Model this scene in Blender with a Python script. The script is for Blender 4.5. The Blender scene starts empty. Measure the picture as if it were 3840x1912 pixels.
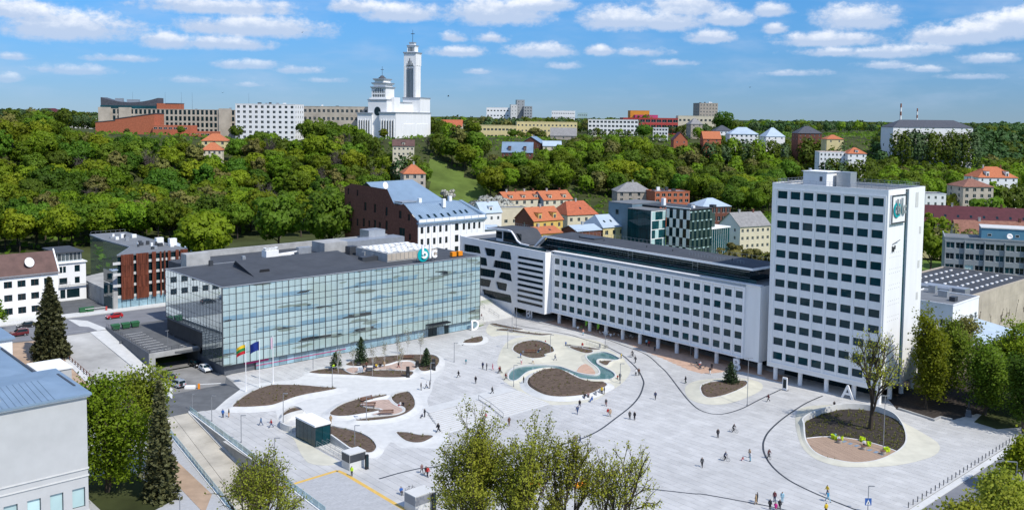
import bpy,math,random
import numpy as np
from mathutils import Matrix,Vector
from mathutils.geometry import tessellate_polygon
SC=bpy.context.scene
COL=SC.collection
PI=math.pi
# ---------------------------------------------------------------- camera
CAM_H,CAM_PITCH,CAM_ROLL,CAM_F=60.0,-0.0695963,0.0117367,3447.77/3840.0
cam_data=bpy.data.cameras.new('camera')
cam_data.sensor_width=36.0
cam_data.lens=36.0*CAM_F
cam_data.shift_y=-(956.0-676.5151)/3840.0
cam_data.clip_start,cam_data.clip_end=1.0,30000.0
cam=bpy.data.objects.new('camera',cam_data)
COL.objects.link(cam)
fwd=Vector((0,math.cos(CAM_PITCH),math.sin(CAM_PITCH)))
up0=Vector((0,-math.sin(CAM_PITCH),math.cos(CAM_PITCH)))
rt0=Vector((1,0,0))
cr,sr=math.cos(CAM_ROLL),math.sin(CAM_ROLL)
rt=rt0*cr+up0*sr
up=up0*cr-rt0*sr
m=Matrix((rt,up,-fwd)).transposed().to_4x4()
m.translation=Vector((0,0,CAM_H))
cam.matrix_world=m
SC.camera=cam
# ---------------------------------------------------------------- sky, sun, exposure
SUN_AZ,SUN_EL=math.radians(133.0),math.radians(50.0)
to_sun=Vector((math.sin(SUN_AZ)*math.cos(SUN_EL),math.cos(SUN_AZ)*math.cos(SUN_EL),math.sin(SUN_EL)))
sun_d=bpy.data.lights.new('sun','SUN')
sun_d.energy=3.3
sun_d.angle=math.radians(0.53)
sun_d.color=(1.0,0.95,0.87)
sun=bpy.data.objects.new('sun',sun_d)
sun.rotation_euler=to_sun.to_track_quat('Z','Y').to_euler()
COL.objects.link(sun)
SC.view_settings.view_transform='Standard'
SC.view_settings.look='None'
SC.view_settings.gamma=1.0
SC.view_settings.exposure=0.46
try:SC.view_settings.use_curve_mapping=False
except Exception:pass
SC.cycles.max_bounces=6
SC.cycles.diffuse_bounces=3
SC.cycles.glossy_bounces=3
SC.cycles.transparent_max_bounces=6
SC.cycles.use_denoising=True
SC.cycles.sample_clamp_indirect=6.0
# clouds: azimuth, elevation, half width, half height (radians) as seen from the square
CLOUDS=[(-0.445,0.079,0.085,0.026,1.0),(-0.492,0.093,0.065,0.016,1.0),(-0.304,0.106,0.109,0.016,1.0),(-0.273,0.087,0.104,0.021,1.0),(-0.125,0.106,0.055,0.018,1.0),(-0.358,0.07,0.035,0.015,1.0),(-0.3,0.07,0.06,0.013,1.0),(-0.023,0.108,0.085,0.025,1.0),(0.024,0.118,0.06,0.015,1.0),(0.114,0.102,0.06,0.024,1.0),(0.169,0.1,0.05,0.018,1.0),(0.21,0.084,0.035,0.014,1.0),(0.181,0.115,0.055,0.023,1.0),(0.226,0.103,0.035,0.015,1.0),(0.272,0.111,0.025,0.013,1.0),(0.352,0.1,0.057,0.023,1.0),(0.326,0.08,0.075,0.014,1.0),(0.275,0.092,0.017,0.01,1.0),(0.386,0.067,0.065,0.011,0.8),(0.44,0.081,0.057,0.018,1.0),(0.477,0.087,0.06,0.025,1.0),(0.497,0.096,0.03,0.019,1.0),(0.334,0.068,0.055,0.009,0.8),(0.422,0.07,0.035,0.01,0.8),(0.029,0.069,0.05,0.014,1.0),(-0.061,0.067,0.04,0.01,0.9),(-0.281,0.049,0.045,0.01,0.9),(-0.444,0.039,0.047,0.009,0.85),(0.093,0.07,0.023,0.01,1.0),(0.14,0.069,0.04,0.009,0.7),(0.296,0.047,0.045,0.006,0.7),(0.42,0.05,0.035,0.007,0.8),(0.055,0.054,0.03,0.007,0.7),(-0.039,0.047,0.023,0.006,0.8),(-0.229,0.045,0.035,0.007,0.7),(-0.501,0.029,0.017,0.009,1.0),(-0.497,0.05,0.02,0.007,0.7),(-0.067,0.083,0.02,0.01,0.8),(0.475,0.059,0.04,0.009,0.8),(0.383,0.054,0.045,0.007,0.7),(-0.273,0.029,0.03,0.005,0.7),(-0.022,0.082,0.025,0.009,0.7),(-0.167,0.112,0.055,0.015,0.9),(-0.403,0.052,0.05,0.006,0.6),(-0.336,0.032,0.04,0.006,0.6),(0.174,0.058,0.045,0.006,0.6),(0.459,0.043,0.05,0.006,0.7),(-0.2,0.035,0.035,0.005,0.6)]
def build_world():
 w=bpy.data.worlds.new('World');SC.world=w;w.use_nodes=True
 nt=w.node_tree;N=nt.nodes;L=nt.links
 N.clear()
 def lk(v,sock):
  if isinstance(v,(int,float)):sock.default_value=v
  else:L.new(v,sock)
 def mth(op,a,b=None,c=None,clamp=False):
  n=N.new('ShaderNodeMath');n.operation=op;n.use_clamp=clamp
  lk(a,n.inputs[0])
  if b is not None:lk(b,n.inputs[1])
  if c is not None:lk(c,n.inputs[2])
  return n.outputs[0]
 def sstep(v,a,b):
  n=N.new('ShaderNodeMapRange');n.interpolation_type='SMOOTHSTEP'
  lk(v,n.inputs[0]);lk(a,n.inputs[1]);lk(b,n.inputs[2]);n.inputs[3].default_value=0;n.inputs[4].default_value=1
  return n.outputs[0]
 tc=N.new('ShaderNodeTexCoord')
 sp=N.new('ShaderNodeSeparateXYZ');L.new(tc.outputs['Generated'],sp.inputs[0])
 x,y,z=sp.outputs
 az=mth('ARCTAN2',x,y)
 el=mth('ARCSINE',z)
 def noise(vx,vy,scale,detail,rough=0.55,vz=0.0):
  cb=N.new('ShaderNodeCombineXYZ');lk(vx,cb.inputs[0]);lk(vy,cb.inputs[1]);lk(vz,cb.inputs[2])
  n=N.new('ShaderNodeTexNoise');n.inputs['Scale'].default_value=scale;n.inputs['Detail'].default_value=detail
  n.inputs['Roughness'].default_value=rough
  L.new(cb.outputs[0],n.inputs['Vector']);return n.outputs['Fac']
 n1=noise(mth('MULTIPLY',az,1.0),mth('MULTIPLY',el,1.5),60.0,8.0,0.66)
 n2=noise(mth('MULTIPLY',az,1.0),mth('MULTIPLY',el,1.5),22.0,3.0,0.5,3.0)
 wob=mth('ADD',mth('MULTIPLY',mth('SUBTRACT',n1,0.5),1.5),mth('MULTIPLY',mth('SUBTRACT',n2,0.5),0.9))
 field=None;shade=None
 for(ca,ce,hw,hh,amp)in CLOUDS:
  dx=mth('MULTIPLY',mth('SUBTRACT',az,ca),1.0/hw)
  dy=mth('MULTIPLY',mth('SUBTRACT',el,ce),1.0/hh)
  dyb=mth('MAXIMUM',dy,mth('MULTIPLY',dy,-1.7))
  r2=mth('ADD',mth('MULTIPLY',dx,dx),mth('MULTIPLY',dyb,dyb))
  f=mth('SUBTRACT',amp,mth('MULTIPLY',mth('SQRT',r2),amp))
  f=mth('MAXIMUM',f,-1.0)
  if field is None:field=f;shade=mth('MULTIPLY',dy,mth('MAXIMUM',f,0.0))
  else:
   field=mth('SMOOTH_MAX',field,f,0.15)
   shade=mth('ADD',shade,mth('MULTIPLY',dy,mth('MAXIMUM',f,0.0)))
 zz=mth('MAXIMUM',z,0.03)
 px,py=mth('DIVIDE',x,zz),mth('DIVIDE',y,zz)
 gen=noise(px,py,0.9,5.0,0.55,7.0)
 genf=mth('MULTIPLY',mth('SUBTRACT',gen,0.465),5.0)  # clouds out of view, made denser to add fill light on shaded walls
 outside=mth('MAXIMUM',sstep(mth('ABSOLUTE',az),0.52,0.62),sstep(el,0.135,0.17))
 field2=mth('ADD',mth('MULTIPLY',mth('SUBTRACT',1.0,outside),mth('ADD',field,mth('MULTIPLY',wob,0.70))),mth('MULTIPLY',outside,genf))
 veil=mth('MULTIPLY',sstep(noise(mth('MULTIPLY',az,1.0),mth('MULTIPLY',el,3.5),9.0,4.0,0.55,11.0),0.45,0.75),0.28)
 dens=sstep(field2,0.02,0.58)
 fade=mth('ADD',0.5,mth('MULTIPLY',sstep(el,0.02,0.085),0.45))
 dens=mth('MAXIMUM',mth('MULTIPLY',dens,fade),veil)
 dens=mth('MULTIPLY',dens,sstep(el,-0.005,0.03))
 lit=sstep(mth('ADD',mth('MULTIPLY',shade,2.6),mth('MULTIPLY',mth('SUBTRACT',n1,0.5),1.6)),-0.05,1.25)
 lit=mth('MULTIPLY',mth('ADD',mth('MULTIPLY',lit,0.8),0.2),1.0)
 mixc=N.new('ShaderNodeMix');mixc.data_type='RGBA'
 L.new(lit,mixc.inputs[0])
 mixc.inputs[6].default_value=(0.30,0.40,0.58,1);mixc.inputs[7].default_value=(0.76,0.78,0.82,1)
 sky=N.new('ShaderNodeTexSky');sky.sky_type='NISHITA';sky.sun_disc=False
 sky.sun_elevation=SUN_EL;sky.sun_rotation=SUN_AZ
 sky.altitude=100.0;sky.air_density=1.0;sky.dust_density=0.0;sky.ozone_density=4.0
 rmp=N.new('ShaderNodeValToRGB');L.new(mth('MULTIPLY',el,1.0),rmp.inputs[0]);rmp.color_ramp.interpolation='EASE'
 els=rmp.color_ramp.elements;els[0].position=0.0;els[0].color=(0.172,0.275,0.49,1);els[1].position=0.7;els[1].color=(0.95,1.0,1.1,1)
 e_=els.new(0.15);e_.color=(0.19,0.40,0.61,1)
 tint=N.new('ShaderNodeMix');tint.data_type='RGBA';tint.blend_type='MULTIPLY';tint.inputs[0].default_value=1.0
 L.new(sky.outputs[0],tint.inputs[6]);L.new(rmp.outputs[0],tint.inputs[7])
 b1=N.new('ShaderNodeBackground');L.new(tint.outputs[2],b1.inputs[0]);b1.inputs[1].default_value=SKY_STRENGTH
 b2=N.new('ShaderNodeBackground');L.new(mixc.outputs[2],b2.inputs[0]);b2.inputs[1].default_value=1.0
 ms=N.new('ShaderNodeMixShader');L.new(dens,ms.inputs[0]);L.new(b1.outputs[0],ms.inputs[1]);L.new(b2.outputs[0],ms.inputs[2])
 out=N.new('ShaderNodeOutputWorld');L.new(ms.outputs[0],out.inputs[0])
SKY_STRENGTH=0.15
build_world()
# ---------------------------------------------------------------- geometry and object helpers
class G:
 """collects faces; make() links them as ONE mesh object"""
 def __init__(s):s.v=[];s.f=[];s.m=[]
 def add(s,vs,fs,mi=0):
  b=len(s.v);s.v.extend(vs)
  for f in fs:s.f.append([b+i for i in f]);s.m.append(mi)
 def poly(s,pts,mi=0):s.add(list(pts),[list(range(len(pts)))],mi)
 def box(s,x0,x1,y0,y1,z0,z1,mi=0,mtop=None):
  s.add([(x0,y0,z0),(x1,y0,z0),(x1,y1,z0),(x0,y1,z0),(x0,y0,z1),(x1,y0,z1),(x1,y1,z1),(x0,y1,z1)],[(0,3,2,1),(0,1,5,4),(1,2,6,5),(2,3,7,6),(3,0,4,7)],mi)
  b=len(s.v)-8
  s.f.append([b+4,b+5,b+6,b+7]);s.m.append(mi if mtop is None else mtop)
 def prism(s,poly,z0,z1,mi=0,mtop=None):
  """poly counter-clockwise; z1 may be a list"""
  n=len(poly);zt=z1 if isinstance(z1,(list,tuple))else[z1]*n
  s.add([(p[0],p[1],z0)for p in poly]+[(p[0],p[1],zt[i])for i,p in enumerate(poly)],[(i,(i+1)%n,n+(i+1)%n,n+i)for i in range(n)],mi)
  b=len(s.v)-2*n
  s.cap([(p[0],p[1],zt[i])for i,p in enumerate(poly)],mi if mtop is None else mtop)
 def cap(s,pts,mi=0):
  tr=tessellate_polygon([[Vector((p[0],p[1],0))for p in pts]])
  ts=[]
  for t in tr:
   a,b,c=(pts[i]for i in t)
   cz=(b[0]-a[0])*(c[1]-a[1])-(b[1]-a[1])*(c[0]-a[0])
   ts.append(t if cz>0 else t[::-1])
  s.add(list(pts),ts,mi)
 def tube(s,p,q,r0,r1=None,n=6,mi=0,ends=True):
  r1=r0 if r1 is None else r1
  p,q=Vector(p),Vector(q);d=q-p
  if d.length<1e-6:return
  d.normalize();a=d.orthogonal().normalized();b=d.cross(a)
  vs=[tuple(p+(a*math.cos(t)+b*math.sin(t))*r0)for t in(2*PI*i/n for i in range(n))]+[tuple(q+(a*math.cos(t)+b*math.sin(t))*r1)for t in(2*PI*i/n for i in range(n))]
  fs=[(i,(i+1)%n,n+(i+1)%n,n+i)for i in range(n)]
  if ends:fs+=[tuple(range(n-1,-1,-1)),tuple(range(n,2*n))]
  s.add(vs,fs,mi)
 def lathe(s,prof,n=12,cx=0,cy=0,mi=0):
  vs=[(cx+r*math.cos(2*PI*i/n),cy+r*math.sin(2*PI*i/n),z)for r,z in prof for i in range(n)]
  fs=[(k*n+i,k*n+(i+1)%n,(k+1)*n+(i+1)%n,(k+1)*n+i)for k in range(len(prof)-1)for i in range(n)]
  fs+=[tuple(range(n-1,-1,-1)),tuple((len(prof)-1)*n+i for i in range(n))]
  s.add(vs,fs,mi)
 def mesh(s,name,mats,smooth=False):
  me=bpy.data.meshes.new(name)
  me.from_pydata([tuple(map(float,v))for v in s.v],[],s.f)
  for mt in(mats if isinstance(mats,(list,tuple))else[mats]):me.materials.append(mt)
  if any(s.m):me.polygons.foreach_set('material_index',s.m)
  if smooth:me.polygons.foreach_set('use_smooth',[True]*len(me.polygons))
  me.update();return me
 def make(s,name,mats,parent=None,loc=None,rz=0,smooth=False):
  if isinstance(mats,str):mats=M[mats]
  return link(name,s.mesh(name,mats,smooth),parent,loc,rz)
def link(name,data,parent=None,loc=None,rz=0,scale=None):
 o=bpy.data.objects.new(name,data);COL.objects.link(o)
 if parent is not None:o.parent=parent
 if loc is not None:o.location=loc
 if rz:o.rotation_euler=(0,0,rz)
 if scale is not None:o.scale=scale if hasattr(scale,'__len__')else(scale,)*3
 return o
def tag(o,label=None,cat=None,group=None,kind=None):
 if label:o['label']=label
 if cat:o['category']=cat
 if group:o['group']=group
 if kind:o['kind']=kind
 return o
def thing(name,label,cat,loc=(0,0,0),rz=0,group=None):
 return tag(link(name,None,None,loc,rz),label,cat,group)
def dup(root,loc,rz=None,label=None,group=None,scale=None):
 def cp(o,par):
  c=o.copy();COL.objects.link(c)
  if par is not None:c.parent=par
  for ch in kids.get(o.name,[]):cp(ch,c)
  return c
 kids={}
 def walk(o):
  kids[o.name]=list(o.children)
  for ch in o.children:walk(ch)
 walk(root)
 r=cp(root,None);r.location=loc
 if rz is not None:r.rotation_euler=(0,0,rz)
 if label:r['label']=label
 if group:r['group']=group
 if scale is not None:r.scale=scale if hasattr(scale,'__len__')else(scale,)*3
 return r
def rot2(x,y,a):return(x*math.cos(a)-y*math.sin(a),x*math.sin(a)+y*math.cos(a))
# smooth closed outline through points (Catmull-Rom), and an outline pushed outwards
def area2(p):return sum(p[i][0]*p[(i+1)%len(p)][1]-p[(i+1)%len(p)][0]*p[i][1]for i in range(len(p)))
def ccw(p):return list(p)if area2(p)>0 else list(p)[::-1]
def smooth_loop(P,k=4,closed=True):
 out=[];n=len(P)
 for i in range(n if closed else n-1):
  if closed:a,b,c,d=(np.array(P[(i+j-1)%n])for j in range(4))
  else:a,b,c,d=(np.array(P[min(max(i+j-1,0),n-1)])for j in range(4))
  for t in np.arange(k)/k:
   out.append(tuple(0.5*((2*b)+(c-a)*t+(2*a-5*b+4*c-d)*t*t+(3*b-a-3*c+d)*t**3)))
 if not closed:out.append(tuple(P[-1]))
 return out
def offset_loop(P,d):
 n=len(P);out=[]
 for i in range(n):
  a,b,c=np.array(P[i-1]),np.array(P[i]),np.array(P[(i+1)%n])
  t=(b-a)/(np.linalg.norm(b-a)+1e-9)+(c-b)/(np.linalg.norm(c-b)+1e-9)
  t/=(np.linalg.norm(t)+1e-9)
  out.append((b[0]+t[1]*d,b[1]-t[0]*d))
 return out
def inside(p,poly):
 x,y=p;r=False;n=len(poly);j=n-1
 for i in range(n):
  xi,yi=poly[i];xj,yj=poly[j]
  if(yi>y)!=(yj>y)and x<(xj-xi)*(y-yi)/(yj-yi)+xi:r=not r
  j=i
 return r
def mat(name,col,rough=0.7,var=0.12,scale=1.0,bump=0.0,spec=0.3,metal=0.0,detail=4.0,coords='Object',col2=None,island=0.0,objrnd=0.0,stretch=(1,1,1),big=0.0,coat=0.0):
 mt=bpy.data.materials.new(name);mt.use_nodes=True
 nt=mt.node_tree;N=nt.nodes;L=nt.links;b=N['Principled BSDF']
 b.inputs['Roughness'].default_value=rough;b.inputs['Metallic'].default_value=metal
 b.inputs['Specular IOR Level'].default_value=spec
 if coat:b.inputs['Coat Weight'].default_value=coat;b.inputs['Coat Roughness'].default_value=0.04
 base=(*col,1)
 tc=N.new('ShaderNodeTexCoord');mp=N.new('ShaderNodeMapping');L.new(N.new('ShaderNodeNewGeometry').outputs['Position']if coords=='World' else tc.outputs[coords],mp.inputs[0]);mp.inputs['Scale'].default_value=stretch
 nz=N.new('ShaderNodeTexNoise');nz.inputs['Scale'].default_value=scale;nz.inputs['Detail'].default_value=detail;nz.inputs['Roughness'].default_value=0.6
 L.new(mp.outputs[0],nz.inputs['Vector'])
 mx=N.new('ShaderNodeMix');mx.data_type='RGBA'
 mr=N.new('ShaderNodeMapRange');L.new(nz.outputs['Fac'],mr.inputs[0]);mr.inputs[1].default_value=0.3;mr.inputs[2].default_value=0.7
 L.new(mr.outputs[0],mx.inputs[0])
 lo=tuple(c*(1-var)for c in col);hi=tuple(min(1,c*(1+var))for c in(col2 or col))
 mx.inputs[6].default_value=(*lo,1);mx.inputs[7].default_value=(*hi,1)
 cur=mx.outputs[2]
 def mul(cur,fac,amt):
  v=N.new('ShaderNodeMapRange');L.new(fac,v.inputs[0]);v.inputs[3].default_value=1-amt;v.inputs[4].default_value=1+amt
  vm=N.new('ShaderNodeVectorMath');vm.operation='SCALE';L.new(cur,vm.inputs[0]);L.new(v.outputs[0],vm.inputs['Scale'])
  return vm.outputs[0]
 if big:
  n2=N.new('ShaderNodeTexNoise');n2.inputs['Scale'].default_value=scale*0.09;n2.inputs['Detail'].default_value=3
  L.new(mp.outputs[0],n2.inputs['Vector']);cur=mul(cur,n2.outputs['Fac'],big)
 if island:
  ge=N.new('ShaderNodeNewGeometry');cur=mul(cur,ge.outputs['Random Per Island'],island)
 if objrnd:
  oi=N.new('ShaderNodeObjectInfo');cur=mul(cur,oi.outputs['Random'],objrnd)
 L.new(cur,b.inputs['Base Color'])
 if bump:
  bp=N.new('ShaderNodeBump');bp.inputs['Strength'].default_value=bump;bp.inputs['Distance'].default_value=0.05
  L.new(nz.outputs['Fac'],bp.inputs['Height']);L.new(bp.outputs[0],b.inputs['Normal'])
 return mt
def leafmat(name,col,var=0.25,trans=0.35,objrnd=0.25,hue=0.0,scale=0.25):
 mt=mat(name,col,0.6,var,scale,0,0.25,objrnd=objrnd,island=0.0,col2=None)
 nt=mt.node_tree;N=nt.nodes;L=nt.links;b=N['Principled BSDF'];out=N['Material Output']
 src=b.inputs['Base Color'].links[0].from_socket
 if hue:
  oi=N.new('ShaderNodeObjectInfo');hs=N.new('ShaderNodeHueSaturation')
  wn=N.new('ShaderNodeTexWhiteNoise');wn.noise_dimensions='1D';L.new(oi.outputs['Random'],wn.inputs['W'])
  mr=N.new('ShaderNodeMapRange');L.new(wn.outputs['Value'],mr.inputs[0]);mr.inputs[3].default_value=0.5-hue;mr.inputs[4].default_value=0.5+hue*0.6
  L.new(mr.outputs[0],hs.inputs['Hue']);L.new(src,hs.inputs['Color']);src=hs.outputs[0]
  L.new(src,b.inputs['Base Color'])
 tr=N.new('ShaderNodeBsdfTranslucent');ms=N.new('ShaderNodeMixShader');ms.inputs[0].default_value=trans
 L.new(src,tr.inputs[0]);L.new(b.outputs[0],ms.inputs[1]);L.new(tr.outputs[0],ms.inputs[2]);L.new(ms.outputs[0],out.inputs[0])
 return mt
def glassmat(name,col,rough=0.03,spec=0.9,var=0.3,scale=0.15,metal=0.0,objrnd=0.2):
 return mat(name,col,rough,var,scale,0,spec,metal,3,objrnd=objrnd)
M={}
M['granite']=mat('granite_paving',(0.475,0.470,0.455),0.62,0.11,0.35,0.02,0.4,island=0.06,objrnd=0.05,big=0.22,coords='World',detail=9)
M['joint']=mat('paving_joint',(0.29,0.29,0.28),0.8,0.15,1.0)
M['concrete_pale']=mat('pale_concrete',(0.575,0.575,0.555),0.7,0.08,0.6,0.02,0.3,big=0.08)
M['concrete_cream']=mat('cream_concrete',(0.55,0.53,0.435),0.75,0.10,0.35,0.02,0.3,big=0.10)
M['concrete_mid']=mat('grey_concrete',(0.36,0.36,0.35),0.8,0.18,0.5,0.05,0.3,big=0.15)
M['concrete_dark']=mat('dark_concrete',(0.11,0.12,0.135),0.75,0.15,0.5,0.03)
M['ramp_conc']=mat('stained_ramp_concrete',(0.42,0.39,0.33),0.85,0.22,0.18,0.05,0.2,big=0.2)
M['asphalt']=mat('asphalt',(0.115,0.12,0.125),0.85,0.18,0.4,0.04,0.2,big=0.2)
M['road_conc']=mat('stained_concrete_road',(0.40,0.395,0.375),0.85,0.30,0.10,0.04,0.2,big=0.3,detail=7)
M['asphalt_old']=mat('patched_asphalt',(0.23,0.225,0.215),0.85,0.35,0.13,0.04,0.2,big=0.3,detail=6)
M['asphalt_grey']=mat('grey_street_asphalt',(0.19,0.195,0.21),0.85,0.12,0.3,0.02,0.2,big=0.1)
M['graypave']=mat('grey_block_paving',(0.40,0.405,0.41),0.75,0.07,1.5,0.02,island=0.05)
M['soil']=mat('bare_soil_mulch',(0.115,0.085,0.065),0.95,0.35,1.6,0.3,0.1,detail=8)
M['soil_dark']=mat('dark_soil',(0.05,0.042,0.036),0.95,0.35,1.6,0.3,0.1,detail=8)
M['earth']=mat('bare_sandy_earth',(0.40,0.29,0.205),0.95,0.15,0.35,0.1,0.1,big=0.15)
M['terracotta']=mat('terracotta_paving',(0.50,0.335,0.245),0.8,0.10,1.2,0.02,island=0.08)
M['timber']=mat('timber_decking',(0.36,0.255,0.185),0.75,0.06,0.5,0.0,island=0.10,objrnd=0.0,stretch=(1,1,1))
M['pinkdeck']=mat('pink_brown_decking',(0.47,0.345,0.28),0.75,0.10,1.0,0.02,island=0.10)
M['water']=mat('pool_water',(0.09,0.19,0.185),0.06,0.22,0.15,0.03,0.6)
M['grass']=mat('grass',(0.095,0.15,0.03),0.95,0.35,0.08,0.1,0.1,big=0.25,detail=8)
M['grass_dry']=mat('meadow_grass',(0.095,0.135,0.030),0.95,0.35,0.07,0.1,0.1,big=0.3,detail=8)
M['woodfloor']=mat('woodland_floor',(0.05,0.06,0.022),0.95,0.4,0.08,0.1,0.1,big=0.25)
M['white']=mat('white_render',(0.80,0.80,0.79),0.8,0.05,0.5,0.01,0.3,big=0.05,stretch=(1,1,0.15),detail=6)
M['white2']=mat('white_frame',(0.82,0.82,0.82),0.6,0.03,0.5)
M['white_paint']=mat('white_paint',(0.80,0.80,0.78),0.6,0.06,0.8)
M['yellow_paint']=mat('yellow_tactile_paving',(0.62,0.40,0.10),0.7,0.1,1.0)
M['museum']=mat('pale_grey_render',(0.46,0.465,0.46),0.85,0.07,0.25,0.04,0.25,big=0.07)
M['roof_dark']=mat('dark_felt_roof',(0.062,0.068,0.078),0.8,0.14,0.3,0.03,0.25,big=0.12)
M['roof_felt']=mat('grey_felt_roof',(0.17,0.18,0.19),0.8,0.12,0.3,0.03,0.25,big=0.12)
M['roof_blue']=mat('blue_grey_metal_roof',(0.19,0.27,0.36),0.42,0.10,0.25,0.0,0.5,big=0.1)
M['roof_bluepale']=mat('pale_zinc_roof',(0.40,0.48,0.56),0.45,0.08,0.3,0.0,0.5,big=0.1)
M['tile_orange']=mat('orange_clay_tiles',(0.44,0.145,0.065),0.8,0.20,1.2,0.15,stretch=(1,1,3))
M['tile_faded']=mat('faded_clay_tiles',(0.40,0.115,0.055),0.8,0.22,1.0,0.15)
M['tile_maroon']=mat('maroon_metal_tiles',(0.090,0.022,0.027),0.6,0.18,0.8,0.08)
M['tile_brown']=mat('brown_roof_sheets',(0.115,0.065,0.055),0.65,0.22,0.5,0.08)
M['tile_brownred']=mat('weathered_brown_tiles',(0.245,0.115,0.08),0.8,0.25,0.8,0.12)
M['slate']=mat('grey_slate_roof',(0.24,0.235,0.23),0.75,0.2,0.8,0.1)
M['slate_dark']=mat('dark_slate_roof',(0.075,0.08,0.095),0.7,0.2,0.8,0.1)
M['brick_dark']=mat('dark_red_brick',(0.150,0.060,0.042),0.85,0.28,1.3,0.15,detail=8,big=0.15)
M['brick_red']=mat('orange_red_brick',(0.40,0.125,0.065),0.85,0.18,1.0,0.1,detail=8)
M['rust']=mat('rusted_steel_panel',(0.125,0.034,0.017),0.8,0.40,0.7,0.06,detail=8,island=0.25,objrnd=0.2,stretch=(2,2,0.4))
M['cream']=mat('cream_render',(0.62,0.56,0.42),0.85,0.08,0.4)
M['yellow']=mat('yellow_render',(0.66,0.45,0.13),0.85,0.08,0.4)
M['yellowpale']=mat('pale_yellow_render',(0.64,0.54,0.28),0.85,0.08,0.4)
M['beige']=mat('beige_render',(0.46,0.40,0.33),0.85,0.15,0.3,big=0.1)
M['beige_old']=mat('weathered_beige_render',(0.47,0.41,0.33),0.85,0.22,0.16,big=0.15,detail=8)
M['stone']=mat('grey_brown_stone',(0.36,0.32,0.27),0.85,0.15,0.5,0.1)
M['panelgrey']=mat('grey_panel_cladding',(0.30,0.32,0.33),0.6,0.08,0.4)
M['panelgreen']=mat('dark_green_cladding',(0.045,0.075,0.065),0.5,0.12,0.4)
M['panelblue']=mat('blue_grey_render',(0.14,0.21,0.26),0.7,0.10,0.3)
M['tealpanel']=mat('teal_blue_cladding',(0.10,0.25,0.34),0.55,0.08,0.3)
M['orange_clad']=mat('orange_cladding',(0.62,0.24,0.03),0.7,0.1,0.3)
M['red_clad']=mat('red_cladding',(0.42,0.06,0.05),0.7,0.1,0.3)
M['pink_clad']=mat('pink_cladding',(0.52,0.06,0.16),0.7,0.1,0.3)
M['green_clad']=mat('green_cladding',(0.03,0.32,0.16),0.7,0.1,0.3)
M['metal']=mat('galvanised_metal',(0.45,0.47,0.49),0.4,0.1,1.0,0,0.5,0.6)
M['metal_dark']=mat('dark_grey_metal',(0.045,0.05,0.058),0.45,0.1,1.0,0,0.5)
M['pole_grey']=mat('grey_painted_steel',(0.26,0.27,0.29),0.4,0.08,1.0,0,0.5,0.3)
M['black']=mat('black_plastic',(0.02,0.02,0.022),0.5,0.1,1.0)
M['bark']=mat('tree_bark',(0.085,0.066,0.05),0.95,0.3,2.0,0.2,0.1,stretch=(1,1,0.3))
M['bark_dark']=mat('dark_tree_bark',(0.060,0.048,0.038),0.95,0.3,2.0,0.2,0.1,stretch=(1,1,0.3))
M['birchbark']=mat('birch_bark',(0.55,0.53,0.50),0.8,0.3,3.0)
M['gl_dark']=glassmat('dark_window_glass',(0.006,0.022,0.028),0.04,0.35)
M['gl_teal']=glassmat('teal_window_glass',(0.008,0.052,0.064),0.05,0.35)
M['gl_tower']=glassmat('tower_window_glass',(0.006,0.050,0.064),0.05,0.28,0.6,0.10)
M['gl_mirror']=glassmat('mirror_glass',(0.46,0.53,0.55),0.015,1.0,0.10,0.1,0.85)
M['gl_rail']=glassmat('pale_balustrade_glass',(0.42,0.58,0.58),0.05,0.8,0.08,0.3)
M['gl_frit']=mat('white_fritted_glass',(0.33,0.435,0.44),0.10,0.10,0.35,0,0.6,0.0,objrnd=0.07,island=0.05,stretch=(6,6,0.3),coat=0.5)
M['gl_frit2']=mat('pale_fritted_glass',(0.46,0.55,0.53),0.10,0.14,0.35,0,0.6,0.0,objrnd=0.08,island=0.05,stretch=(6,6,0.3),coat=0.5)
M['gl_band']=mat('blue_band_glass',(0.20,0.32,0.38),0.06,0.3,0.5,0,0.7,0.0,objrnd=0.2,island=0.2,coat=0.6)
M['gl_olive']=mat('olive_printed_glass',(0.20,0.22,0.155),0.08,0.3,0.5,0,0.6,0.0,objrnd=0.2,island=0.2,coat=0.5)
M['gl_open']=mat('dark_open_glass',(0.022,0.035,0.04),0.05,0.3,0.5,0,0.8,0.0,objrnd=0.3,island=0.2,coat=0.6)
M['frame_dark']=mat('dark_window_frame',(0.04,0.045,0.05),0.5,0.1,1.0)
M['frame_white']=mat('white_window_frame',(0.72,0.72,0.70),0.5,0.05,1.0)
M['frame_brown']=mat('brown_window_frame',(0.10,0.06,0.045),0.5,0.1,1.0)
M['teal']=mat('turquoise_sign_face',(0.0,0.34,0.36),0.4,0.05,1.0)
M['magenta']=mat('magenta_sign_strip',(0.50,0.02,0.16),0.5,0.05,1.0)
M['lime']=mat('lime_plastic',(0.50,0.66,0.02),0.5,0.05,1.0)
M['lime_green']=mat('green_banner_cloth',(0.16,0.42,0.03),0.7,0.08,1.0)
M['orange']=mat('orange_fabric',(0.80,0.26,0.01),0.7,0.08,1.0)
M['wood_slat']=mat('brown_bench_slats',(0.17,0.085,0.055),0.6,0.15,2.0)
M['bin_green']=mat('green_plastic_container',(0.03,0.12,0.05),0.6,0.1,1.0)
M['shade_in']=mat('interior_shade_tone',(0.05,0.05,0.05),0.9,0.2,0.5)  # near-black tone stands in for the shade inside the buildings
M['lf_bright']=leafmat('spring_leaves_bright',(0.195,0.285,0.014),0.25,0.5,0.30,0.03)
M['lf_mid']=leafmat('spring_leaves_green',(0.122,0.225,0.018),0.25,0.5,0.32,0.03)
M['lf_dark']=leafmat('leaves_dark_green',(0.044,0.110,0.026),0.32,0.25,0.25,0.015)
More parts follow.
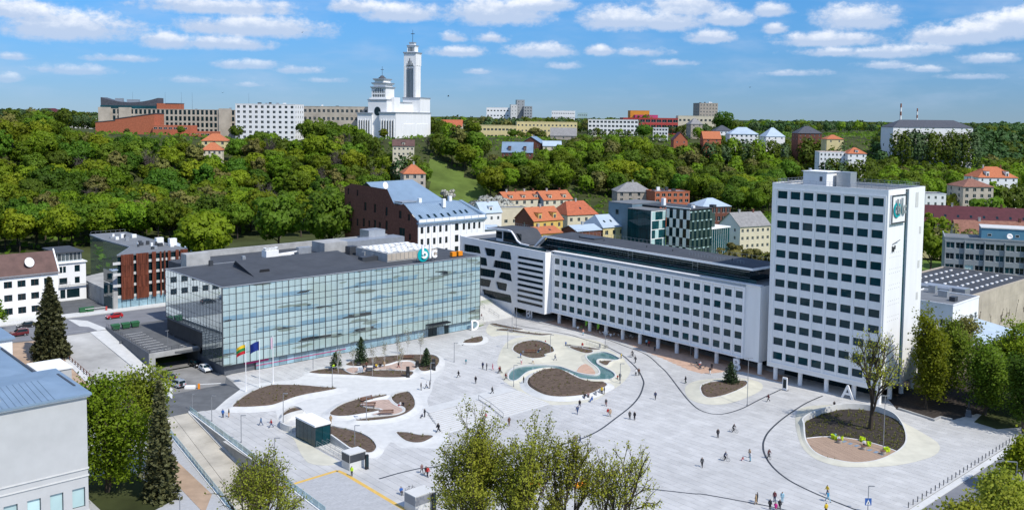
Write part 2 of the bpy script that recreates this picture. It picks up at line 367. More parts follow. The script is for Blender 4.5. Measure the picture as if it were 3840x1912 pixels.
M['lf_olive']=leafmat('opening_buds_olive',(0.185,0.185,0.045),0.3,0.30,0.2,0.02)
M['lf_yellow']=leafmat('young_yellow_leaves',(0.330,0.375,0.040),0.25,0.50,0.15,0.02)
M['lf_far']=leafmat('distant_leaves',(0.070,0.125,0.040),0.35,0.2,0.3,0.02)
M['lf_blossom']=leafmat('white_blossom',(0.52,0.52,0.46),0.2,0.3,0.1)
M['twig']=mat('grey_brown_twigs',(0.115,0.095,0.08),0.9,0.2,0.3,objrnd=0.2)
M['needle']=leafmat('spruce_needles',(0.032,0.040,0.022),0.3,0.10,0.15)
M['needle_brown']=leafmat('spruce_needles_brownish',(0.085,0.088,0.034),0.3,0.10,0.15)
M['needle_pine']=leafmat('pine_needles',(0.045,0.075,0.03),0.3,0.15,0.15)
M['pinkbloom']=mat('skin',(0.42,0.26,0.19),0.6,0.05,1.0)
def printed_glass(root):
 """pale fritted panes with the flat landscape print that runs over the whole front"""
 mt=M['gl_frit'];nt=mt.node_tree;N=nt.nodes;L=nt.links;b=N['Principled BSDF'];src=b.inputs['Base Color'].links[0].from_socket
 tc=N.new('ShaderNodeTexCoord');tc.object=root
 def nz(sc,scale,detail,off=0):
  mp=N.new('ShaderNodeMapping');L.new(tc.outputs['Object'],mp.inputs[0]);mp.inputs['Scale'].default_value=sc;mp.inputs['Location'].default_value=(off,0,off)
  n=N.new('ShaderNodeTexNoise');n.inputs['Scale'].default_value=scale;n.inputs['Detail'].default_value=detail;L.new(mp.outputs[0],n.inputs['Vector']);return n.outputs['Fac']
 def m2(op,a,c):
  n=N.new('ShaderNodeMath');n.operation=op
  for i,v in enumerate((a,c)):
   if isinstance(v,(int,float)):n.inputs[i].default_value=v
   else:L.new(v,n.inputs[i])
  return n.outputs[0]
 def st(v,a,c,hi=1.0):
  n=N.new('ShaderNodeMapRange');n.interpolation_type='SMOOTHSTEP';L.new(v,n.inputs[0]);n.inputs[1].default_value=a;n.inputs[2].default_value=c;n.inputs[4].default_value=hi;return n.outputs[0]
 sp=N.new('ShaderNodeSeparateXYZ');L.new(tc.outputs['Object'],sp.inputs[0])
 ph=m2('FRACT',m2('DIVIDE',m2('SUBTRACT',sp.outputs[2],1.2),3.77),0)
 band=m2('MULTIPLY',st(ph,0.02,0.06),m2('SUBTRACT',1.0,st(ph,0.34,0.40)))
 a1=nz((0.045,1,0.16),1.0,2.0,3.1);a2=nz((0.05,1,0.22),1.0,3.0,11.3);a3=nz((0.075,1,0.55),1.0,4.0,27.7);ge=N.new('ShaderNodeNewGeometry');oi=N.new('ShaderNodeObjectInfo')
 rnd=m2('FRACT',m2('ADD',ge.outputs['Random Per Island'],oi.outputs['Random']),0)
 cur=src
 def over(cur,fac,col):
  n=N.new('ShaderNodeMix');n.data_type='RGBA';L.new(fac,n.inputs[0]);L.new(cur,n.inputs[6]);n.inputs[7].default_value=(*col,1);return n.outputs[2]
 cur=over(cur,st(a1,0.54,0.62,0.7),(0.31,0.40,0.37))
 cur=over(cur,m2('MULTIPLY',band,m2('MULTIPLY',st(a2,0.46,0.50),m2('ADD',0.55,m2('MULTIPLY',m2('GREATER_THAN',rnd,0.25),0.4)))),(0.15,0.27,0.35))
 cur=over(cur,st(a3,0.585,0.61,0.85),(0.15,0.19,0.16))
 cur=over(cur,m2('MULTIPLY',m2('MULTIPLY',st(a3,0.595,0.605),band),m2('GREATER_THAN',rnd,0.2)),(0.025,0.035,0.04))
 L.new(cur,b.inputs['Base Color'])
def paint(name,c,rough=0.3,coat=0.6,metal=0.0):
 if name not in M:M[name]=mat(name,c,rough,0.03,1.0,0,0.5,metal,coat=coat)
 return M[name]
def cloth(c):
 k='cloth_%d_%d_%d'%tuple(int(x*99)for x in c)
 if k not in M:M[k]=mat('cloth',c,0.85,0.15,6.0)
 return M[k]
def bx(t,n,m,*a):g=G();g.box(*a);return g.make(n,M[m],t)
# ---------------------------------------------------------------- surveyed positions (metres, camera at the origin of x and y)
DATA = {'beds': {'large_left': [(-56.4,183.6),(-56.4,187.2),(-55.8,191.9),(-54.1,196.4),(-52.2,198.5),(-49.3,198.8),(-45.3,198.6),(-41.8,197.7),(-39.0,197.2),(-37.8,197.2),(-38.1,196.0),(-40.5,194.1),(-43.0,192.4),(-45.4,189.9),(-47.0,187.1),(-48.6,184.7),(-50.6,183.8),(-53.3,183.2),(-55.2,183.2)],'lobe_front': [(-46.5,209.4),(-45.9,211.0),(-43.6,212.6),(-41.1,213.1),(-39.4,212.4),(-37.9,210.2),(-36.1,208.7),(-33.9,210.7),(-30.6,212.1),(-28.1,212.2),(-26.1,212.0),(-24.1,211.7),(-22.7,210.9),(-22.4,209.5),(-23.0,207.2),(-24.7,206.2),(-27.2,205.9),(-29.7,206.0),(-32.0,206.6),(-34.6,207.3),(-37.9,207.7),(-40.8,208.0),(-44.0,208.3)],'lobe_back': [(-39.2,215.8),(-39.0,217.6),(-37.6,220.8),(-34.5,222.9),(-31.0,224.3),(-27.1,225.8),(-23.0,226.4),(-19.6,226.2),(-17.8,223.6),(-17.2,219.8),(-17.5,215.5),(-18.4,212.5),(-19.9,211.0),(-21.1,212.1),(-21.9,215.3),(-22.8,218.7),(-24.4,220.4),(-27.0,219.8),(-29.3,216.8),(-31.8,215.4),(-34.3,215.1),(-36.9,214.7)],'bench_left': [(-35.9,180.4),(-35.7,182.1),(-34.7,185.7),(-33.0,188.5),(-30.5,190.9),(-27.8,192.5),(-26.5,193.0),(-26.2,192.1),(-27.0,191.1),(-28.8,189.6),(-30.2,187.7),(-30.6,185.4),(-29.4,184.1),(-27.9,183.7),(-26.6,183.3),(-26.3,182.3),(-27.5,181.1),(-29.8,179.8),(-31.8,178.7),(-33.9,178.4),(-35.4,179.1)],'bench_right': [(-24.9,190.7),(-24.4,193.6),(-23.1,195.1),(-21.9,195.2),(-20.7,192.3),(-19.9,189.0),(-19.5,185.4),(-19.9,182.7),(-21.0,180.1),(-22.9,177.9),(-25.5,176.6),(-28.1,175.9),(-30.0,176.0),(-29.8,176.8),(-27.6,178.0),(-25.0,178.9),(-23.2,179.6),(-21.7,180.9),(-21.1,182.7),(-21.5,184.4),(-22.9,186.1),(-24.0,187.9)],'kiosk_small': [(-44.4,176.9),(-44.9,179.2),(-44.5,181.8),(-43.7,182.9),(-42.4,182.1),(-41.1,180.0),(-41.7,179.2),(-43.4,178.0)],'kiosk_right': [(-34.3,172.3),(-32.6,171.6),(-30.3,170.5),(-27.9,168.7),(-25.8,166.2),(-24.3,163.1),(-23.8,161.0),(-24.1,159.0),(-25.1,158.6),(-26.4,159.6),(-28.7,161.2),(-30.5,162.9),(-32.6,166.3),(-33.6,168.5)],'lens': [(-21.3,170.1),(-20.8,170.3),(-19.3,170.1),(-17.1,168.9),(-15.3,168.8),(-14.3,168.3),(-14.4,167.3),(-15.7,165.1),(-17.2,164.6),(-18.8,165.4),(-20.0,167.1),(-20.9,168.9)],'small_back': [(-12.5,239.3),(-11.8,242.3),(-10.2,244.8),(-8.6,246.5),(-7.6,245.8),(-7.3,243.3),(-7.6,240.8),(-8.7,239.2),(-10.7,238.8),(-12.2,239.0)],'strip_a': [(-5.5,262.8),(-4.1,262.3),(-1.9,260.2),(0.6,258.1),(3.6,255.9),(2.3,255.1),(-0.2,256.4),(-3.6,259.0),(-5.3,261.3)],'strip_b': [(-3.7,254.9),(-2.7,256.1),(-0.2,255.5),(3.1,253.2),(5.6,251.9),(8.0,250.8),(11.3,250.6),(11.4,249.7),(8.8,248.6),(6.3,249.5),(3.1,251.1),(-0.2,253.0),(-3.5,253.9)],'band': [(0.8,232.7),(1.4,236.8),(3.4,240.6),(5.4,241.9),(7.7,241.3),(10.0,237.7),(11.1,233.2),(11.1,230.2),(10.0,228.7),(8.6,227.2),(8.9,225.8),(8.0,224.2),(5.8,223.4),(4.0,224.6),(2.1,227.6),(1.0,230.2)],'big': [(4.0,202.2),(4.3,205.7),(5.5,209.3),(7.6,212.5),(10.1,213.8),(11.8,213.5),(13.4,211.1),(15.2,207.3),(17.1,204.4),(19.0,203.4),(21.0,203.4),(21.7,202.3),(21.4,200.6),(19.8,198.4),(18.0,195.6),(15.9,193.9),(13.3,192.8),(10.8,192.4),(8.3,193.1),(6.4,195.2),(4.6,198.9)],'loop': [(21.8,222.2),(23.3,223.0),(25.2,222.8),(24.4,221.4),(23.6,218.9),(22.9,218.9),(22.1,220.5)],'wedge': [(15.5,236.4),(17.6,236.1),(19.8,234.3),(21.2,232.6),(20.8,230.7),(19.4,229.9),(17.7,231.6),(16.1,234.2)],'sliver': [(14.7,239.0),(16.9,237.6),(19.2,236.8),(22.9,234.8),(23.0,233.9),(20.5,234.1),(17.6,235.8),(15.2,237.5)],'pine': [(42.2,199.1),(43.0,202.0),(44.8,204.5),(47.3,205.6),(50.3,206.1),(53.3,206.4),(53.9,205.2),(52.9,202.4),(50.3,199.0),(47.0,195.6),(44.4,193.7),(42.7,193.2),(41.9,195.0)]},'decks': {'lobe': [(-38.4,212.5),(-37.0,214.4),(-34.3,214.8),(-31.7,214.9),(-29.3,216.5),(-27.0,219.5),(-24.4,220.1),(-22.9,218.5),(-22.1,215.6),(-22.9,212.3),(-25.5,212.5),(-30.7,212.6),(-33.7,211.3),(-36.1,209.0),(-37.6,210.4)],'bench': [(-30.5,185.4),(-29.9,187.5),(-27.9,189.2),(-25.4,189.7),(-24.0,187.7),(-22.7,185.7),(-21.2,182.8),(-21.7,181.1),(-23.2,179.8),(-27.3,180.0),(-26.4,182.3),(-26.6,183.3),(-28.5,184.1)],'band': [(2.5,232.8),(3.1,236.6),(5.3,238.8),(6.7,238.0),(7.3,233.0),(8.5,228.2),(6.6,227.8),(4.4,228.5),(3.3,229.9),(2.5,230.3)],'pool': [(15.8,213.4),(16.6,217.3),(17.9,220.0),(19.0,220.1),(20.2,217.5),(21.0,213.7),(20.9,211.4),(19.9,210.4),(17.9,210.6),(16.2,211.5)]},'pool': [(-0.2,207.3),(-0.0,210.9),(1.0,214.7),(3.1,217.0),(6.3,217.9),(9.2,217.7),(11.7,216.9),(13.7,214.6),(15.6,211.9),(17.5,210.4),(19.6,209.9),(20.9,210.9),(21.3,213.1),(20.9,216.9),(19.8,220.8),(19.2,224.9),(19.4,227.7),(20.9,229.9),(23.3,231.2),(25.4,229.4),(26.9,225.9),(27.0,224.2),(25.9,223.4),(24.1,224.1),(22.3,224.3),(21.4,222.9),(21.2,220.2),(22.3,216.9),(23.8,213.8),(24.4,211.3),(24.2,208.9),(23.0,207.0),(20.6,206.3),(17.9,206.5),(15.6,207.9),(13.8,210.9),(11.8,213.9),(10.2,215.8),(7.7,215.4),(4.8,213.0),(3.4,210.4),(2.0,206.2),(1.0,204.6),(0.1,205.3)],'apron_pool': [(-3.0,219.1),(-2.7,228.1),(-1.3,239.6),(1.4,245.9),(5.5,248.1),(9.6,248.6),(13.6,247.1),(19.2,242.4),(24.6,236.1),(27.6,228.8),(28.8,220.5),(28.8,215.3),(26.7,207.8),(24.1,201.9),(21.6,197.9),(19.0,193.0),(15.3,189.8),(9.9,188.4),(6.9,189.0),(4.5,193.0),(2.6,196.9),(-0.0,202.0),(-1.7,207.8)],'apron_left': [(-59.8,183.0),(-59.7,189.3),(-59.1,197.2),(-56.6,200.9),(-52.7,202.7),(-48.3,205.0),(-47.2,209.6),(-45.3,214.3),(-41.6,215.7),(-39.9,218.8),(-37.9,222.7),(-32.7,226.2),(-26.0,227.9),(-19.0,227.9),(-16.7,224.3),(-15.6,218.1),(-16.0,210.9),(-17.1,205.2),(-17.0,196.8),(-17.4,191.0),(-16.1,183.7),(-14.4,177.0),(-12.1,170.8),(-10.5,166.4),(-12.0,162.8),(-16.0,162.6),(-19.4,162.5),(-21.8,165.3),(-22.7,157.7),(-24.4,157.3),(-26.7,158.2),(-29.6,160.8),(-32.3,163.5),(-35.0,171.5),(-40.3,177.7),(-44.2,175.9),(-45.7,177.5),(-47.5,182.6),(-49.7,182.5),(-53.5,182.2),(-57.0,182.4)],'apron_cream_left': [(-43.2,172.0),(-41.1,169.8),(-36.7,164.1),(-32.8,159.4),(-29.6,155.6),(-30.2,154.0),(-32.6,153.9),(-34.7,155.1),(-36.3,157.9),(-38.0,161.9),(-39.7,166.1),(-41.9,169.7)],'apron_thin': [(-6.8,254.4),(-5.4,263.8),(-0.2,259.3),(5.6,254.2),(11.7,251.8),(17.6,247.8),(23.4,243.9),(25.8,236.9),(23.1,237.6),(17.4,243.7),(11.9,247.6),(5.5,248.4),(-1.8,249.4),(-5.0,247.6)],'oval': [(57.5,175.2),(58.1,177.8),(60.6,181.2),(64.9,184.9),(69.1,187.4),(72.8,187.6),(75.7,186.2),(76.8,184.4),(77.8,181.7),(77.4,177.2),(75.8,172.1),(73.8,167.7),(71.3,164.2),(69.0,161.9),(66.3,159.6),(63.6,158.1),(60.8,157.5),(58.5,158.3),(56.4,160.0),(55.4,162.5),(55.4,165.9),(56.0,169.8)],'oval_apron': [(59.0,185.1),(61.2,188.6),(64.1,189.9),(68.5,190.8),(71.7,191.2),(75.4,190.1),(77.4,187.4),(78.4,180.9),(79.4,176.4),(80.1,172.2),(80.3,168.3),(79.2,165.2),(76.9,162.1),(73.3,159.5),(68.4,157.1),(64.1,156.1),(60.1,155.8),(57.2,156.2),(54.9,158.6),(54.0,161.4),(54.0,165.8),(55.2,172.2),(56.9,179.1)],'oval_deck': [(56.1,169.6),(59.4,170.5),(62.7,170.3),(65.8,169.0),(68.3,166.7),(69.8,164.5),(70.5,163.2),(69.0,161.9),(66.3,159.6),(63.6,158.1),(60.8,157.6),(58.5,158.5),(56.5,160.2),(55.5,162.7),(55.5,166.1)],'channels': [[(0.9,271.7),(6.7,266.2),(16.0,257.8),(25.3,246.8),(30.6,238.0),(34.7,230.1),(36.4,219.6),(37.2,212.7),(37.8,199.4),(38.3,191.7),(39.2,186.6),(40.8,184.2),(42.7,183.5),(45.3,184.8),(48.7,187.8),(52.5,192.3),(56.5,196.9),(60.5,201.3)],[(0.9,262.4),(6.5,257.7),(15.6,251.4),(20.6,244.8),(24.6,239.2),(28.0,231.1),(29.6,223.5),(30.5,216.9),(30.7,212.2),(30.6,206.7),(30.1,203.2),(28.2,195.5),(25.4,188.2),(21.4,180.5),(17.5,173.4),(14.0,168.8),(10.8,165.9),(7.9,163.6),(3.9,161.9),(-0.9,160.0),(-5.3,157.3),(-9.3,155.5),(-14.0,153.1),(-15.0,153.0),(-18.1,151.0),(-21.4,148.2)],[(68.3,196.9),(63.2,191.8),(58.0,185.3),(53.6,179.2),(49.9,173.2),(47.8,168.6),(46.8,165.5),(46.1,162.3),(45.7,158.0),(45.9,153.9),(46.7,150.1),(47.9,147.2),(49.9,143.7),(51.9,140.8),(53.9,138.1)],[(1.1,146.8),(8.4,147.0),(13.3,146.8),(20.2,146.2),(24.1,145.1),(29.6,143.7),(31.5,143.4),(37.7,140.6),(41.2,138.9),(43.8,137.1)]],'stairs': [(-16.0,181.0),(1.9,197.3),(8.9,188.8),(-12.2,169.9)],'rail': [(-6.5,190.2),(-3.8,185.4),(-1.2,179.7)],'terracotta': [(10.2,265.5),(16.1,258.6),(24.6,248.3),(31.0,241.6),(35.1,232.8),(39.2,224.6),(37.5,228.6),(39.7,223.3),(42.0,218.0),(43.6,214.9),(45.2,213.5),(47.4,213.6),(50.2,214.6),(52.6,216.7)],'graypave': [(-38.8,141.9),(-28.9,151.5),(-27.4,150.1),(-15.6,136.2),(-11.9,131.7),(-15.7,122.2),(-29.8,118.0)],'ramp_tl': [(-63.7,179.8)],'lamps': [(-58.0,175.6,5.1),(-48.9,164.2,5.1),(-39.8,152.7,5.1),(-43.1,171.8,6.9),(-38.6,196.5,5.2),(-27.9,175.9,5.2),(-27.8,162.1,4.0),(-46.0,211.4,2.9),(-17.9,204.7,3.5),(-13.6,220.9,4.8),(-0.6,234.2,5.0),(10.2,229.2,5.0),(0.9,200.9,4.9),(25.0,204.4,4.6),(24.8,236.1,4.4),(50.0,189.6,10.1),(68.3,164.0,10.2),(55.2,137.3,3.1)],'spots': {'pine_a': (-41.0,213.1),'pine_b': (-35.9,218.2),'pine_c': (-19.9,215.4),'bench_a': (-29.8,188.6,0.3),'bench_b': (-28.9,184.7,0.3),'bench_c': (-24.6,179.9,0.3),'bench_e': (-25.1,222.0,0.3),'pylon_a': (-24.1,152.4),'pylon_b': (-11.3,136.3),'spk_a': (-23.3,206.6),'spk_b': (-17.9,212.6),'spk_c': (-22.0,214.7),'barrier': (-67.7,196.7),'wbar': (-69.7,197.0),'jn_lamp': (-64.0,181.9),'whitebox': (-34.7,209.9),'amp_a': (-36.0,215.3),'drum': (-32.8,211.3),'bench_d': (5.3,228.9,0.3),'b1_lamp_a': (0.5,252.3),'pine_d': (50.0,204.4),'totem': (61.2,200.8),'road_lamp': (78.1,137.9),'b1_lamp_b': (1.7,256.9),'low_lamp': (-48.8,132.9),'car_red': (-107.7,246.7),'car_l1': (-125.5,234.9),'car_l2': (-122.5,225.7),'car_white': (-70.9,210.6),'car_darkg': (-74.5,214.5),'car_black': (-76.8,203.2),'car_van': (-73.0,198.1),'car_museum': (-74.9,160.1),'bbanner': (45.3,227.3)},'flagpoles': [(-56.9,194.8),(-54.8,197.9),(-52.8,201.6)],'birches': [(-36.3,210.0),(-29.5,213.6),(-31.4,207.1),(-25.2,210.3),(-25.6,226.3),(-21.9,221.5),(-39.7,208.8),(-27.6,221.9)],'junction_edge': [(-64.0,180.9),(-59.7,182.8),(-59.5,189.4),(-58.7,196.7),(-62.2,202.3),(-64.6,205.7)],'tiles': [(62.6,168.0),(67.3,161.7)],'oak': (70.4,175.4),'clearing': [(-53.2,579.0),(-55.9,619.0),(-49.9,625.0),(-36.8,614.0),(-13.0,600.0),(-14.8,573.0),(-33.1,556.0),(-49.8,559.0)],'curved_wall': [(-41.1,179.4),(-42.1,178.7),(-43.3,177.2),(-44.0,175.1),(-43.5,172.0),(-41.0,169.9),(-39.8,172.1)],'bins': [(18.6,194.9),(19.7,196.4),(23.4,236.3),(3.3,228.4)],'chairs': [(61.1,169.7),(61.4,169.0),(62.3,168.7),(66.0,168.5),(66.2,168.0),(66.4,165.8),(68.3,162.9),(68.8,163.1)],'tables': [(61.5,167.3),(64.7,164.0),(67.4,161.7)],'orange': [(-5.2,143.9),(3.7,145.7),(11.9,146.1)],'cafe': [(19.2,257.1),(22.8,258.1),(25.8,251.1),(27.6,248.9),(30.6,248.6),(32.6,246.8)],'dark_tables': [(45.0,219.9),(46.1,217.6)],'banners': [(21.2,257.2),(24.2,253.4)],'stands': [(20.6,240.0),(22.5,237.3)],'birds': [(-11.2,160.0,63.3),(64.1,250.0,68.5),(-59.3,260.0,82.7),(-81.8,260.0,65.6)]}
PAL = [(0.02,0.02,0.025),(0.06,0.065,0.07),(0.05,0.25,0.3),(0.22,0.23,0.25),(0.02,0.035,0.09),(0.55,0.18,0.22),(0.4,0.03,0.03),(0.13,0.06,0.04),(0.25,0.04,0.03),(0.65,0.65,0.65),(0.38,0.26,0.14),(0.03,0.12,0.38),(0.05,0.08,0.17),(0.55,0.3,0.22),(0.3,0.5,0.6),(0.6,0.42,0.03),(0.15,0.04,0.04),(0.45,0.33,0.22),(0.3,0.15,0.15),(0.3,0.2,0.2),(0.6,0.25,0.03),(0.08,0.16,0.28),(0.2,0.12,0.12),(0.5,0.75,0.03),(0.25,0.05,0.05),(0.3,0.05,0.08),(0.12,0.05,0.05),(0.14,0.04,0.04),(0.02,0.08,0.05),(0.04,0.22,0.38),(0.12,0.03,0.04),(0.5,0.02,0.2),(0.4,0.02,0.02),(0.2,0.05,0.05)]
